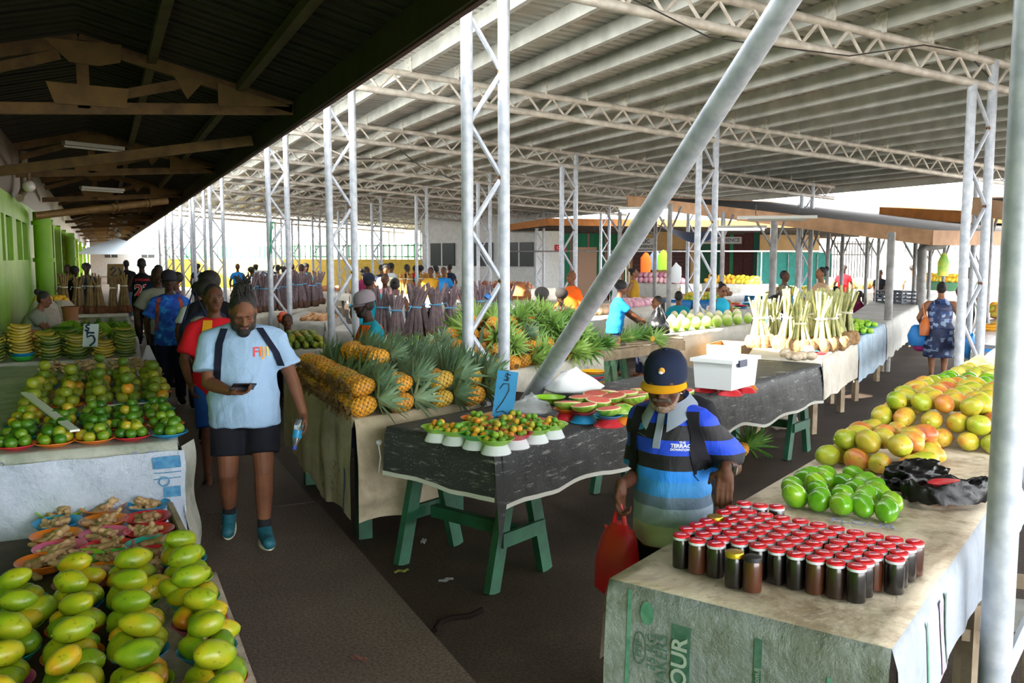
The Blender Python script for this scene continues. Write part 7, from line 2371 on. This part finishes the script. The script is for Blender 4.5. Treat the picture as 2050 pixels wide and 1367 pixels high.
MB().lathe([(.0328, .078), (.0330, .08), (.0330, .128), (.0328, .13)], 18).build('label_band', mat('bottle_label', '1e8ec0', .4), t)
MB().lathe([(.0145, .19), (.0145, .213), (0, .214)], 14).build('bottle_cap', mat('bottle_cap_blue', '1440b8', .4), t)

# ---- the older man by the jars
k = NT('striped_polo'); v = k.coord('Object', False)
sx_ = k.n('ShaderNodeSeparateXYZ'); k.l(v, sx_.inputs[0])
mr = k.n('ShaderNodeMapRange'); mr.inputs[1].default_value = .78; mr.inputs[2].default_value = 1.58; k.l(sx_.outputs[2], mr.inputs[0])
nz = k.n('ShaderNodeMath', operation='MULTIPLY_ADD'); nz.inputs[1].default_value = .012; k.l(k.noise(v, 6, 2), nz.inputs[0]); k.l(mr.outputs[0], nz.inputs[2])
Zs = lambda z: (z - .78) / .8 + .006
k.col(k.ramp(nz.outputs[0], [(0, '9a6a50'), (Zs(.80), 'b3b8ae'), (Zs(.90), '8fa2b4'), (Zs(.985), '5b6f84'), (Zs(1.04), '2f82c4'), (Zs(1.11), '1f7fd8'), (Zs(1.165), '121118'), (Zs(1.235), '1240c4'), (Zs(1.305), '141219'), (Zs(1.375), '1340c8'), (Zs(1.50), '17161d')], 'CONSTANT'))
k.b.inputs['Roughness'].default_value = .7
k.bump(k.noise(k.coord('Object', False, (1, 1, .45)), 7, 4, .6, 1.), .45, .03); m_polo = k.m
m_royal = cloth_mat('royal_blue_sleeve', '1542c4', '1038a8')
po = Vector((2.265, 3.15, 0))
fB = rotv(to_cam(po), -24)
def local(p, o_, f, S):
    a = math.atan2(f[1], f[0]) - PI / 2
    return (Matrix.Rotation(-a, 3, 'Z') @ (Vector(p) - o_)) / S
SB = 1.64 / 1.75
Bm = person('older person in striped blue polo and navy cap touching the jars, red bag in hand', po, fB, 1.64, .90, 'm', 2,
            lh=local(atd(1453, 938, 3.56), po, fB, SB), rh=local(atd(1243, 972, 3.72), po, fB, SB), lhd=((-.05, .25, -1), (.35, -.95, -.2)), rhd=((0, .08, -1), (-1, .1, 0)), curl=(1.15, .28),
            hp=5, hy=14, lean=6, hoff=(0, .05, -.085), hint=(.15, -1, -.75), eyes=False, shirt=m_polo, hem=.79, sleeve=.86, loose=1.5, legs=('trousers', m_blackcl), shoes='shoe', shoemat=m_blackcl,
            hair='bald', hairm=m_greyhair, beard=None, cap=(cloth_mat('navy_cap', '1a2238', '1e2740'), cloth_mat('yellow_brim', 'e8a818', 'dda016')), belly=.02, lname='polo_shirt')
r = Bm['root']
# grey stubble and moustache
b = MB(); b.cap((-.03, .094, 1.603), (.03, .094, 1.603), .0105, n=8); b.cap((-.03, .094, 1.603), (-.04, .082, 1.585), .009, .005, 8); b.cap((.03, .094, 1.603), (.04, .082, 1.585), .009, .005, 8)
b.v = [tuple(Bm['hd'](v)) for v in b.v]
part('moustache', remesh(b, 'moustache', mat('grizzled_grey', '6a615a', .9, c2='3b342f', scale=90, bump=.8, bscale=120), .005, 1), r)
b = MB(); b.ell((0, .0585, 1.562), (.0415, .0405, .0335), n=14, m=10)
for e in (-1, 1):
    b.cap((e * .060, .035, 1.61), (e * .038, .062, 1.562), .011, .018, 8)
b.v = [tuple(Bm['hd'](v)) for v in b.v]
part('stubble', remesh(b, 'stubble', mat('grey_stubble', '6f5547', .8, c2='8d7e72', scale=110, bump=.3, bscale=120), .006, 1), r)
# collar and placket
m_col = cloth_mat('grey_collar', '8d96a3', '7d8794')
for e in (-1, 1):
    b = MB()
    def colf(u, v_):
        a = PI * (.02 + .86 * u)
        x = e * (.075 * math.sin(a)); y = -.010 - .085 * math.cos(a) * (1.0 if math.cos(a) > 0 else 1.22)
        out = Vector((x, y + .01, 0)).normalized()
        tip = .02 * max(0, u - .6) / .4
        p = Vector((x, y, 1.512 - .045 * u * u))
        return Bm['bend'](p + out * (.004 + (.040 + tip) * (1 - v_) * (.8 + .5 * u)) - Vector((0, 0, (.045 + .05 * u * u) * (1 - v_))))
    b.grid(colf, 16, 5)
    g = b.v[:]
    part('collar', b.mesh('collar', m_col), r, label='grey polo collar')
strip_on(Bm, [(-.0, Bm['bend']((0, 0, 1.44)).z), (.012, Bm['bend']((0, 0, 1.27)).z)], .034, m_col, 'placket', 'grey button placket', Bm['shirt'])
m_pale = mat('white_print', 'c9cfe0', .8); m_pkp = mat('pink_print', 'c98f9a', .8); m_cyp = mat('blue_fish_print', '2f7fb0', .8)
decal(Bm, 'THE', .014, -.10, 1.30, m_pale, 'white chest lettering', bold=.0005)
decal(Bm, 'TERRACE', .022, -.10, 1.285, m_pale, 'white chest lettering', bold=.0012)
decal(Bm, 'DOWNTOWN', .014, -.10, 1.268, m_pale, 'white chest lettering', bold=.0008)
b = MB(); b.grid(lambda u, v_: Vector((.045 * (u - .5) * 2, (.012 * math.sin(PI * min(1, u * 1.25)) + .004) * (v_ - .5) * 2 + .01 * u, 0)), 14, 3)
me = b.mesh('fish', m_cyp); on_surface(me, Bm['shirt'].data, Matrix.Translation((.115, 0, 1.345)) @ Matrix(((-1, 0, 0, 0), (0, 0, -1, 0), (0, 1, 0, 0), (0, 0, 0, 1))), (0, -1, 0), .006)
part('printed_crest', me, Bm['shirt'], label='small blue printed chest mark')
for q_ in range(6):
    decal(Bm, '-', .02, .135 - .011 * q_, 1.322 - .002 * q_, m_pale, 'small white chest print', 'printed_line')
# cap badge
b = MB(); b.ell((-.005, .104, 1.735), (.014, .006, .014), n=12, m=8); b.v = [tuple(Bm['hd'](v)) for v in b.v]; b.build('cap_badge', mat('gold_badge', 'd99a3a', .6), Bm['cap'])
b = MB(); b.ell((-.001, .108, 1.727), (.010, .005, .007), n=10, m=6); b.v = [tuple(Bm['hd'](v)) for v in b.v]; b.build('cap_badge', mat('pale_badge', 'd5d8e6', .6), Bm['cap'])
bag_with_straps(Bm, 'black backpack with black straps worn by the older man', cloth_mat('black_pack', '15151a', '1e1e24'), cloth_mat('black_strap', '1b1a20'), .155, z1=1.12, w_=.05)
# watch and ring
sh, el, wr, d = Bm['arms'][-1]
fa = (wr - el).normalized()
t = thing('wrist_watch', 'chunky dark sports watch on the wrist above the jars', 'watch', onp(Bm, wr - fa * .02), (0, 0, 0), scale=Bm['S'])
q = (Matrix.Rotation(Bm['yaw'], 3, 'Z') @ fa).to_track_quat('Z', 'Y').to_euler()
t.rotation_euler = q
MB().lathe([(.0335, -.012), (.036, -.012), (.036, .012), (.0335, .012)], 20).build('strap', mat('watch_strap', '1a1a1d', .6), t)
for nm, rr, hh, mm in (('watch_case', .021, .012, mat('watch_case', '4a4640', .35, .5)), ('dial', .016, .0135, mat('watch_dial', '8a8478', .3))):
    Mx = Matrix.Translation((0, 0, 0)) @ Matrix.Rotation(PI / 2, 4, 'X')
    b = MB(); b.lathe([(rr, 0), (rr, hh), (0, hh)], 18)
    tgt = Matrix.Rotation(0, 4, 'Z')
    dirs = (Matrix.Rotation(Bm['yaw'], 3, 'Z') @ Vector((-.3, 1, .2)))
    loc_ = t.rotation_euler.to_matrix().inverted() @ dirs; loc_.z = 0; loc_.normalize()
    mm_ = loc_.to_track_quat('Z', 'Y').to_matrix()
    b.v = [tuple(mm_ @ Vector(v) + loc_ * .034) for v in b.v]
    b.build(nm, mm, t)
# red carrier bag
wr = Bm['arms'][1][2]
pb_ = onp(Bm, wr + Vector((0, .01, -.105)))
t = thing('carrier_bag', 'bright red plastic carrier bag hanging from the hand of the older man', 'bag', pb_, (0, 0, Bm['yaw']))
m_redbag = mat('red_carrier_plastic', 'c8101c', .45, c2='b00c18', scale=6, bump=.6, bscale=12)
b = MB()
b.loft([((.02, 0, -.40), .05, .03), ((.015, 0, -.36), .10, .06), ((.01, 0, -.24), .11, .07), ((0, 0, -.13), .085, .05), ((-.0, 0, -.10), .07, .035), ((0, 0, -.06), .03, .02)], 20)
b.v = [tuple(Vector(v) + .012 * Vector(noise.noise_vector(Vector(v) * 14))) for v in b.v]
b.build('bag_body', m_redbag, t)
for dx in (-.03, .03):
    MB().tube([(dx, 0, -.10), (dx * .7, 0, -.04), (dx * .25, 0, .0), (0, .0, .03)], [.014, .011, .009, .008], 8).build('bag_handle', m_redbag, t)
for e in (-1, 1):
    MB().tube([(e * .05, 0, -.115), (e * .072, 0, -.085)], [.015, .004], 8).build('bag_handle_stub', m_redbag, t)

# ---- the others, quick recipe: (label, px, py_feet or None, D, ...)
def stand(label, u_, D, h, facing, **kw):
    h = h * (1.05 if D > 17 and kw.get('sit') is None else 1)
    while blocked(atd(u_, 515, D).xy, .30) and D < 60:
        D += .08
    p = atd(u_, 515, D); p.z = GZ if p.x > 1.55 else 0
    f = {'cam': to_cam(p), 'away': -to_cam(p), 'left': rotv(to_cam(p), -90), 'right': rotv(to_cam(p), 90)}.get(facing) if isinstance(facing, str) else rotv(to_cam(p), facing)
    P = person(label, p, f, h, **kw)
    if kw.get('sit') is not None:
        st = thing('stool', f'plain wooden stool under the seated {label[7:60]}'[:90].rsplit(' ', 1)[0] if False else 'plain wooden stool under ' + ' '.join(label.split()[:9]), 'stool', (p.x, p.y, p.z), 0)
        MB().box((0, 0, kw['sit'] - .14), (.32, .3, .03)).build('seat', m_board, st, smooth=False)
        for sx in (-.12, .12):
            for sy in (-.11, .11):
                MB().bar((sx, sy, 0), (sx, sy, kw['sit'] - .155), .04, .04, (1, 0, 0)).build('leg', m_board, st, smooth=False)
    return P
cm = cloth_mat
red, white_c, grey_c = cm('red_cloth', 'c01620', 'a8121c'), cm('white_cloth_wear', 'd0d4d8', 'c2c8ce'), cm('grey_olive_cloth', '77786a', '686a5c')
blueSh, teal_c, turq = cm('bright_blue_cloth', '1f7cc4', '1a6cb0'), cm('teal_cloth', '1a8fa0', '167d8d'), cm('turquoise_cloth', '2aa7c4', '2296b2')
blackC, navyC, jean = cm('black_cloth', '101116', '191a20'), cm('dark_navy_cloth', '141a2c', '1b2238'), cm('blue_denim', '4a678a', '5c7896')
orangeV, maroonC, beigeC, yelC = cm('hi_vis_orange', 'e8641c', 'dd5a14'), cm('maroon_cloth', '7d2347', '6d1d3c'), cm('beige_cloth', 'c9a98a', 'b99a7c'), cm('mustard_cloth', 'b98f2a', 'a88024')
k = NT('tie_dye_blue'); v = k.coord('Object', False)
k.col(k.ramp(k.noise(v, 11, 5, .6, .5), [(.3, '0e2a86'), (.5, '1650b8'), (.66, '2a8fd8'), (.8, '5cb8e6')])); k.b.inputs['Roughness'].default_value = .85; m_tie = k.m
k = NT('floral_white'); v = k.coord('Object', False)
k.col(k.mix(k.ramp(k.vor(v, 22), [(.2, 1.), (.34, 0.)]), 'd6d2c0', '6f7a4a')); m_floral = k.m
k = NT('red_gingham'); v = k.coord('Object', False); ch = k.n('ShaderNodeTexChecker'); ch.inputs['Scale'].default_value = 26; ch.inputs[1].default_value = lin('c22030'); ch.inputs[2].default_value = lin('d8b8b8'); k.l(v, ch.inputs[0]); k.col(ch.outputs[0]); m_ging_ = k.m
k = NT('blue_patch_dress'); v = k.coord('Object', False); br = k.n('ShaderNodeTexBrick'); br.inputs['Scale'].default_value = 3; br.inputs['Color1'].default_value = lin('1c2a55'); br.inputs['Color2'].default_value = lin('3d5a8a'); br.inputs['Mortar'].default_value = lin('8fa3bf'); br.inputs['Mortar Size'].default_value = .012
k.l(k.coord('Object', False, (1, 1, 1)), br.inputs[0]); mp_ = br.inputs[0].links[0].from_socket
sp = k.n('ShaderNodeSeparateXYZ'); k.l(v, sp.inputs[0]); cb_ = k.n('ShaderNodeCombineXYZ'); k.l(sp.outputs[0], cb_.inputs[0]); k.l(sp.outputs[2], cb_.inputs[1]); k.l(cb_.outputs[0], br.inputs[0])
vn = k.n('ShaderNodeTexVoronoi', distance='CHEBYCHEV'); vn.inputs['Scale'].default_value = 15; vn.inputs['Randomness'].default_value = .7; k.l(cb_.outputs[0], vn.inputs['Vector'])
sc2 = k.n('ShaderNodeSeparateColor'); k.l(vn.outputs['Color'], sc2.inputs[0]); k.col(k.ramp(sc2.outputs[0], [(0, '18244a'), (.4, '2b4070'), (.62, '1e2d58'), (.8, '7f95b5')], 'CONSTANT')); m_patch = k.m

P2 = stand('person in red shirt, yellow sash and blue shorts walking behind the phone user', 425, 7.75, 1.74, 12, sk='m', rh=(.26, .18, .92), shirt=red, hem=.78, sleeve=.8, loose=1.3, legs=('long_shorts', cm('blue_shorts', '1c4a8a', '173f78')), shoes='sandal', hair='short', w=1.05, rf=(.11, .05, .085), lf=(-.11, -.18, .10))
strip_on(P2, [(.07, 1.46), (.11, 1.3), (.02, 1.1)], .075, cm('yellow_sash', 'd99a20', 'c98c1a'), 'sash', 'yellow sash over the shirt', P2['root'])
P3 = stand('person with dark hair and navy top largely hidden behind the red shirt', 413, 9.2, 1.72, 40, sk='d', shirt=navyC, sleeve=1.7, legs=('trousers', blackC), hair='afro', shoes='sandal')
t = thing('shoulder_bag', 'grey and navy shoulder bag behind the red shirt', 'bag', atd(392, 664, 8.6), (0, 0, .3)); MB().ell((0, 0, 0), (.17, .10, .16), n=16, m=10).build('bag_body', navyC, t); MB().ell((.02, -.05, .04), (.12, .07, .12), n=14, m=8).build('bag_flap', grey_c, t)
MB().tube([(-.12, 0, .1), (0, .02, .42), (.13, 0, .1)], .014, 6).build('strap', navyC, t)
P4 = stand('person in blue tie dye T-shirt and dark cap with backpack facing the camera', 336, 11.9, 1.78, 0, sk='d', rh=(.27, .12, .93), shirt=m_tie, hem=.80, sleeve=.75, loose=1.4, legs=('trousers', navyC), cap=(cm('charcoal_cap', '23242a'), cm('charcoal_brim', '1d1e23')), shoes='shoe', shoemat=blackC, w=1.06)
bag_with_straps(P4, 'orange edged backpack worn over the blue tie dye T-shirt', navyC, cm('orange_purple_strap', 'b5502a', '3a2c5a', 20), .15, z1=1.0)
t = thing('carrier_bag', 'white plastic carrier bag held by the person in tie dye', 'bag', atd(297, 715, 11.6)); b = MB(); b.loft([((0, 0, -.2), .08, .05), ((0, 0, -.05), .10, .06), ((0, 0, .05), .06, .03), ((0, 0, .16), .02, .015)], 14); b.build('bag_body', mat('white_plastic', 'e4e6e8', .35), t)
P5 = stand('person in grey green T-shirt behind the blue tie dye T-shirt', 314, 13.4, 1.82, 15, sk='d', shirt=grey_c, hem=.8, sleeve=.7, loose=1.4, legs=('trousers', blackC), hair='short', shoes='shoe', shoemat=blackC, w=1.1)
P6 = stand('person with short curls and blue patterned top looking sideways in the walkway', 350, 15.2, 1.7, -70, sk='m', shirt=cm('blue_pattern', '2a4a8a', 'b07a50', 9), sleeve=.6, legs=('trousers', navyC), hair='afro', female=True, shoes='sandal')
P7 = stand('person in black and red basketball jersey number 23 seen from behind', 283, 20.0, 1.86, 'away', sk='d', shirt=blackC, hem=.78, sleeve=0, loose=1.2, legs=('trousers', blackC), hair='short', shoes='shoe', shoemat=blackC, w=1.1)
m_jw = mat('jersey_white', 'd8d0d0', .8); m_jr = mat('jersey_red', 'b8202c', .8)
decal(P7, '23', .30, 0, 1.12, m_jw, 'white outline of the jersey number', bold=.018, y=-1, off=.006)
decal(P7, '23', .30, 0, 1.12, m_jr, 'red jersey number 23', bold=.006, y=-1, off=.014)
decal(P7, 'JORDAN', .07, 0, 1.34, m_jr, 'red jersey lettering', bold=.002, y=-1)
P8 = stand('person in black T-shirt, jeans and small black backpack walking away', 252, 28.0, 1.8, 'away', sk='d', detail=0, shirt=blackC, sleeve=.6, legs=('trousers', jean), hair='short', shoes='shoe', shoemat=white_c, w=1.05)
stand('person in dark shirt standing at the root bundles by the wall', 148, 21.3, 1.66, 20, sk='d', detail=0, shirt=blackC, sleeve=.8, legs=('trousers', blackC), hair='afro', shoes='sandal')
stand('person in black and yellow top beside the green wall piers', 135, 24.0, 1.7, 30, sk='d', detail=0, shirt=cm('black_yellow', '17171a', '8a7a20', 6), legs=('trousers', blackC), shoes='sandal')
stand('person with afro bending behind the root bundles', 172, 23.5, 1.72, 10, sk='d', detail=0, shirt=navyC, legs=('trousers', blackC), hair='afro', shoes='sandal')
stand('person in white T-shirt behind the dark haired shopper in the walkway', 394, 11.5, 1.66, 'away', sk='m', detail=1, shirt=white_c, sleeve=.7, legs=('trousers', navyC), hair='short', shoes='shoe', shoemat=blackC)
stand('person with large black afro seen from behind in the walkway', 418, 10.6, 1.78, 'away', sk='d', detail=1, shirt=blackC, sleeve=1.8, legs=('trousers', blackC), hair='big', shoes='shoe', shoemat=blackC)
stand('person with dark hair passing farther along the walkway beyond the jersey', 316, 17.5, 1.74, 'away', sk='d', detail=0, shirt=navyC, legs=('trousers', blackC), hair='short', shoes='sandal')
# seated woman and child at the banana stall
p = Vector((-1.1, 12.75, 0))
W1 = stand('woman in grey top with a hair bun sitting by the green wall reaching over'.replace('woman', 'person'), 42, 12.3, 1.62, 75, sk='b', shirt=cm('sage_cloth', '7f8474', '707566'), hem=.84, sleeve=.5, loose=1.0, sit=.78, lean=26, hair='bun', female=True, rh=(.12, .62, .80), lh=(-.2, .45, .75), legs=('trousers', navyC), shoes='sandal', w=1.08)
W2 = stand('child with dark curls in yellow top leaning beside the seated person in grey', 78, 13.2, 1.3, 30, sk='m', shirt=yelC, sit=.66, lean=15, hair='afro', legs=('trousers', navyC), shoes='sandal')
# vendor behind the pineapples
V1 = stand('vendor in orange vest, teal shirt and grey cap looking aside behind the pineapples'.replace('vendor', 'person'), 758, 8.95, 1.70, -72, sk='d', shirt=teal_c, sleeve=.8, sit=.88, lean=14, cap=(cm('grey_cap', '8a8088', '7d747c'), cm('grey_brim', '6f676d')), hair='short', beard=True, legs=('trousers', navyC), shoes='sandal', rh=(.2, .35, .85), lh=(-.2, .35, .85))
for e in (1, -1):
    strip_on(V1, [(e * .10, V1['bend']((0, 0, V1['up'](1.44))).z), (e * .10, V1['bend']((0, 0, V1['up'](1.0))).z)], .13, orangeV, 'vest_front', 'orange vest', V1['root'])
    strip_on(V1, [(e * .10, V1['bend']((0, 0, V1['up'](1.44))).z), (e * .08, V1['bend']((0, 0, V1['up'](1.0))).z)], .15, orangeV, 'vest_back', 'orange vest', V1['root'], y=-1)
stand('person with short black hair crouching behind the citrus table', 572, 11.3, 1.6, 'cam', sk='m', shirt=cm('brown_cloth', '6a4a3a'), sit=.45, hair='short', legs=('trousers', blackC), shoes='sandal')
stand('shopper in bright turquoise T-shirt and dark cap seen from behind by the steel column'.replace('shopper', 'person'), 738, 13.3, 1.74, 150, sk='m', shirt=turq, hem=.76, sleeve=.8, loose=1.6, cap=(cm('black_cap', '1b2130'), cm('black_brim', '161a26')), legs=('trousers', navyC), shoes='shoe', shoemat=blackC, w=1.15)
M4 = stand('person in white sleeveless top with dark straps behind the purple bundles', 790, 14.3, 1.68, 'away', sk='b', shirt=white_c, sleeve=0, hair='bun', female=True, legs=('trousers', white_c), shoes='sandal')
stand('person with short hair glancing out beside the purple bundles', 770, 17.6, 1.62, 'cam', sk='m', detail=0, shirt=cm('pink_cloth', 'c08a90'), hair='short', legs=('trousers', navyC), shoes='sandal')
stand('person with grey curls and white floral dress behind the pineapple crowns', 1085, 12.6, 1.58, 'away', sk='m', shirt=m_floral, sleeve=.6, hair='afro', hairm=m_greyhair, female=True, legs=('trousers', m_floral), shoes='sandal', w=1.12)
stand('person in red gingham dress with short dark hair', 1124, 13.9, 1.52, 200, sk='m', shirt=m_ging_, sleeve=.6, hair='afro', hairm=cm('dark_grey_hair', '2a2726'), female=True, legs=('trousers', m_ging_), shoes='sandal', w=1.1)
HV = stand('bald person in orange and navy work jacket behind the gingham dress', 1145, 15.2, 1.76, -60, sk='b', shirt=orangeV, sleeve=1.8, hair='none', legs=('trousers', navyC), shoes='shoe', shoemat=blackC, rh=(.22, .3, 1.0), w=1.15)
stand('vendor in blue T-shirt with full dark hair reaching over the pink onions'.replace('vendor', 'person'), 1232, 15.2, 1.62, 100, sk='b', shirt=blueSh, sleeve=.7, hem=.8, hair='afro', lean=10, rh=(.1, .55, 1.0), lh=(-.1, .5, .95), female=True, legs=('trousers', navyC), shoes='sandal', w=1.1)
stand('person in mustard sleeveless top standing by the shuttered window', 1270, 21.5, 1.66, 70, sk='l', detail=0, shirt=yelC, sleeve=0, hair='bun', female=True, legs=('trousers', navyC), shoes='sandal')
stand('person with dark hair in white shirt behind the steel brace pipe', 1240, 20.5, 1.66, 'cam', sk='d', detail=0, shirt=white_c, hair='ponytail', female=True, legs=('trousers', navyC), shoes='sandal')
stand('seated person in black T-shirt with ponytail facing sideways at the onion stall', 1328, 15.0, 1.6, -60, sk='b', shirt=blackC, sleeve=.7, sit=.62, lean=10, hair='ponytail', female=True, legs=('trousers', navyC), shoes='sandal')
stand('seated person in teal T-shirt seen from behind at the onion stall', 1360, 17.2, 1.62, 'away', sk='b', shirt=teal_c, sleeve=.8, sit=.6, hair='short', legs=('trousers', navyC), shoes='sandal')
TG = stand('person in turquoise dress and glasses reading beside the coconut table', 1446, 13.2, 1.56, 28, sk='l', shirt=turq, sleeve=0, hair='bun', hp=18, female=True, rh=(.12, .32, 1.05), lh=(-.12, .32, 1.05), legs=('trousers', turq), shoes='sandal')
t = thing('booklet', 'open pale booklet in the hands of the person in turquoise', 'booklet', onp(TG, (0, .40, 1.1)), (R(55), 0, TG['yaw'])); MB().box((0, 0, 0), (.2, .14, .01)).build('cover', white_c, t, smooth=False); MB().box((.04, -.03, .008), (.09, .06, .003)).build('printed_panel', blueSh, t, smooth=False)
b = MB()
for e in (-1, 1):
    b.lathe([(.019, 0), (.021, .003), (.019, .004)], 14, (e * .03, 0, 0))
b.tube([(-.012, 0, 0), (.012, 0, 0)], .002, 5)
part('glasses', b.mesh('glasses', mat('dark_frame', '151515', .4)), TG['root'], TG['hd']((0, .098, 1.648)), (PI / 2 - R(18), 0, 0))
stand('person with wavy dark hair peeping out behind the pale taro bundles', 1558, 10.9, 1.6, 40, sk='m', shirt=cm('slate_blue_cloth', '34507a', '44618c', 14), sit=.72, hair='afro', legs=('trousers', navyC), shoes='sandal')
stand('person in dark patterned shirt and orange cap near the teal screen', 1572, 19.2, 1.66, 60, sk='m', detail=0, shirt=cm('dark_pattern', '2e3338', '8a7a5a', 12), hair='short', legs=('trousers', navyC), shoes='sandal')
stand('person in beige top with hair bun standing by the teal screen', 1645, 18.2, 1.74, -60, sk='l', detail=0, shirt=beigeC, hair='bun', female=True, legs=('trousers', blackC), shoes='sandal', rh=(.15, .35, 1.1))
stand('person in pale green behind the pole by the white railing', 1676, 20.5, 1.6, 'cam', sk='d', detail=0, shirt=cm('mint_cloth', '9ac0a8'), hair='short', sit=.6, legs=('trousers', navyC), shoes='sandal')
stand('seated person in maroon top with ponytail facing sideways by the empty tables', 1722, 14.0, 1.55, -70, sk='m', shirt=maroonC, sleeve=.8, sit=.45, hair='ponytail', female=True, legs=('trousers', navyC), shoes='sandal')
stand('person in black T-shirt looking down behind the grey crate', 1764, 16.2, 1.6, -10, sk='m', shirt=blackC, sleeve=.6, hair='bun', hp=15, sit=.86, female=True, rh=(.1, .3, 1.0), lh=(-.1, .3, 1.0), legs=('trousers', navyC), shoes='sandal')
OB = stand('person in blue patchwork dress with orange handbag walking away between stalls', 1888, 14.6, 1.62, 186, sk='l', dress=m_patch, sleeve=.0, hair='bun', female=True, shoes='sandal', w=1.22, lh=(-.3, .2, 1.02))
p = onp(OB, (-.24, -.06, .98))
t = thing('handbag', 'tan orange leather handbag on the shoulder of the patchwork dress', 'handbag', p, (0, 0, OB['yaw'] + 1.2)); m_tan = mat('tan_leather', 'c4692c', .45)
b = MB(); b.loft([((0, 0, -.15), .17, .07), ((0, 0, 0), .16, .08), ((0, 0, .10), .10, .05), ((0, 0, .15), .06, .03)], 16, pw=3); b.build('bag_body', m_tan, t)
MB().tube([(-.06, 0, .12), (-.02, .05, .36), (.02, .05, .38), (.06, 0, .12)], .012, 6).build('strap', m_tan, t)
p = onp(OB, (-.36, .02, .80))
t = thing('tote_bag', 'bright blue tote bag carried below the orange handbag', 'bag', p, (0, 0, OB['yaw'])); b = MB(); b.loft([((0, 0, -.17), .13, .09), ((0, 0, 0), .16, .10), ((0, 0, .15), .10, .05), ((0, 0, .18), .06, .03)], 16); b.build('bag_body', mat('bright_blue_nylon', '1c82d0', .5), t)
p = onp(OB, (-.30, .05, .58)); t = thing('pouch', 'small magenta pouch hanging under the blue tote bag', 'bag', p, (0, 0, OB['yaw'])); MB().ell((0, 0, 0), (.12, .07, .07), n=14, m=8).build('pouch_body', mat('magenta_cloth', 'b02878', .6), t)
# far shoppers in the middle of the hall
fc = [navyC, white_c, blueSh, teal_c, red, grey_c, yelC, maroonC, blackC, turq]
fdesc = ['navy', 'white', 'blue', 'teal', 'red', 'grey', 'mustard', 'maroon', 'black', 'turquoise']
far = [(475, 33, 2), (503, 28, 1), (556, 30, 1), (570, 27, 2), (585, 35, 0), (603, 26, 7), (612, 30, 3), (728, 24, 7), (735, 32, 8), (764, 27, 0), (772, 24, 5), (783, 30, 1), (815, 27, 8), (830, 33, 4), (841, 30, 3), (862, 24, 6), (874, 30, 1), (888, 24, 2), (900, 33, 0), (512, 38, 9), (545, 40, 0), (395, 36, 0), (1940, 24, 1), (1828, 21, 5), (1690, 30, 4)]
for i, (u_, D_, ci) in enumerate(far):
    stand(f'distant person in {fdesc[ci]} top far down the hall, {od(i)} across', u_, D_, U(1.6, 1.76), random.choice((0, 40, 90, 140, 180, 220)), sk=random.choice('dmb'), detail=0, shirt=fc[ci], hair=random.choice(('short', 'afro', 'bun')), legs=('trousers', random.choice((navyC, blackC, jean))), shoes=None, group=None)

bpy.data.scenes.remove(TS)
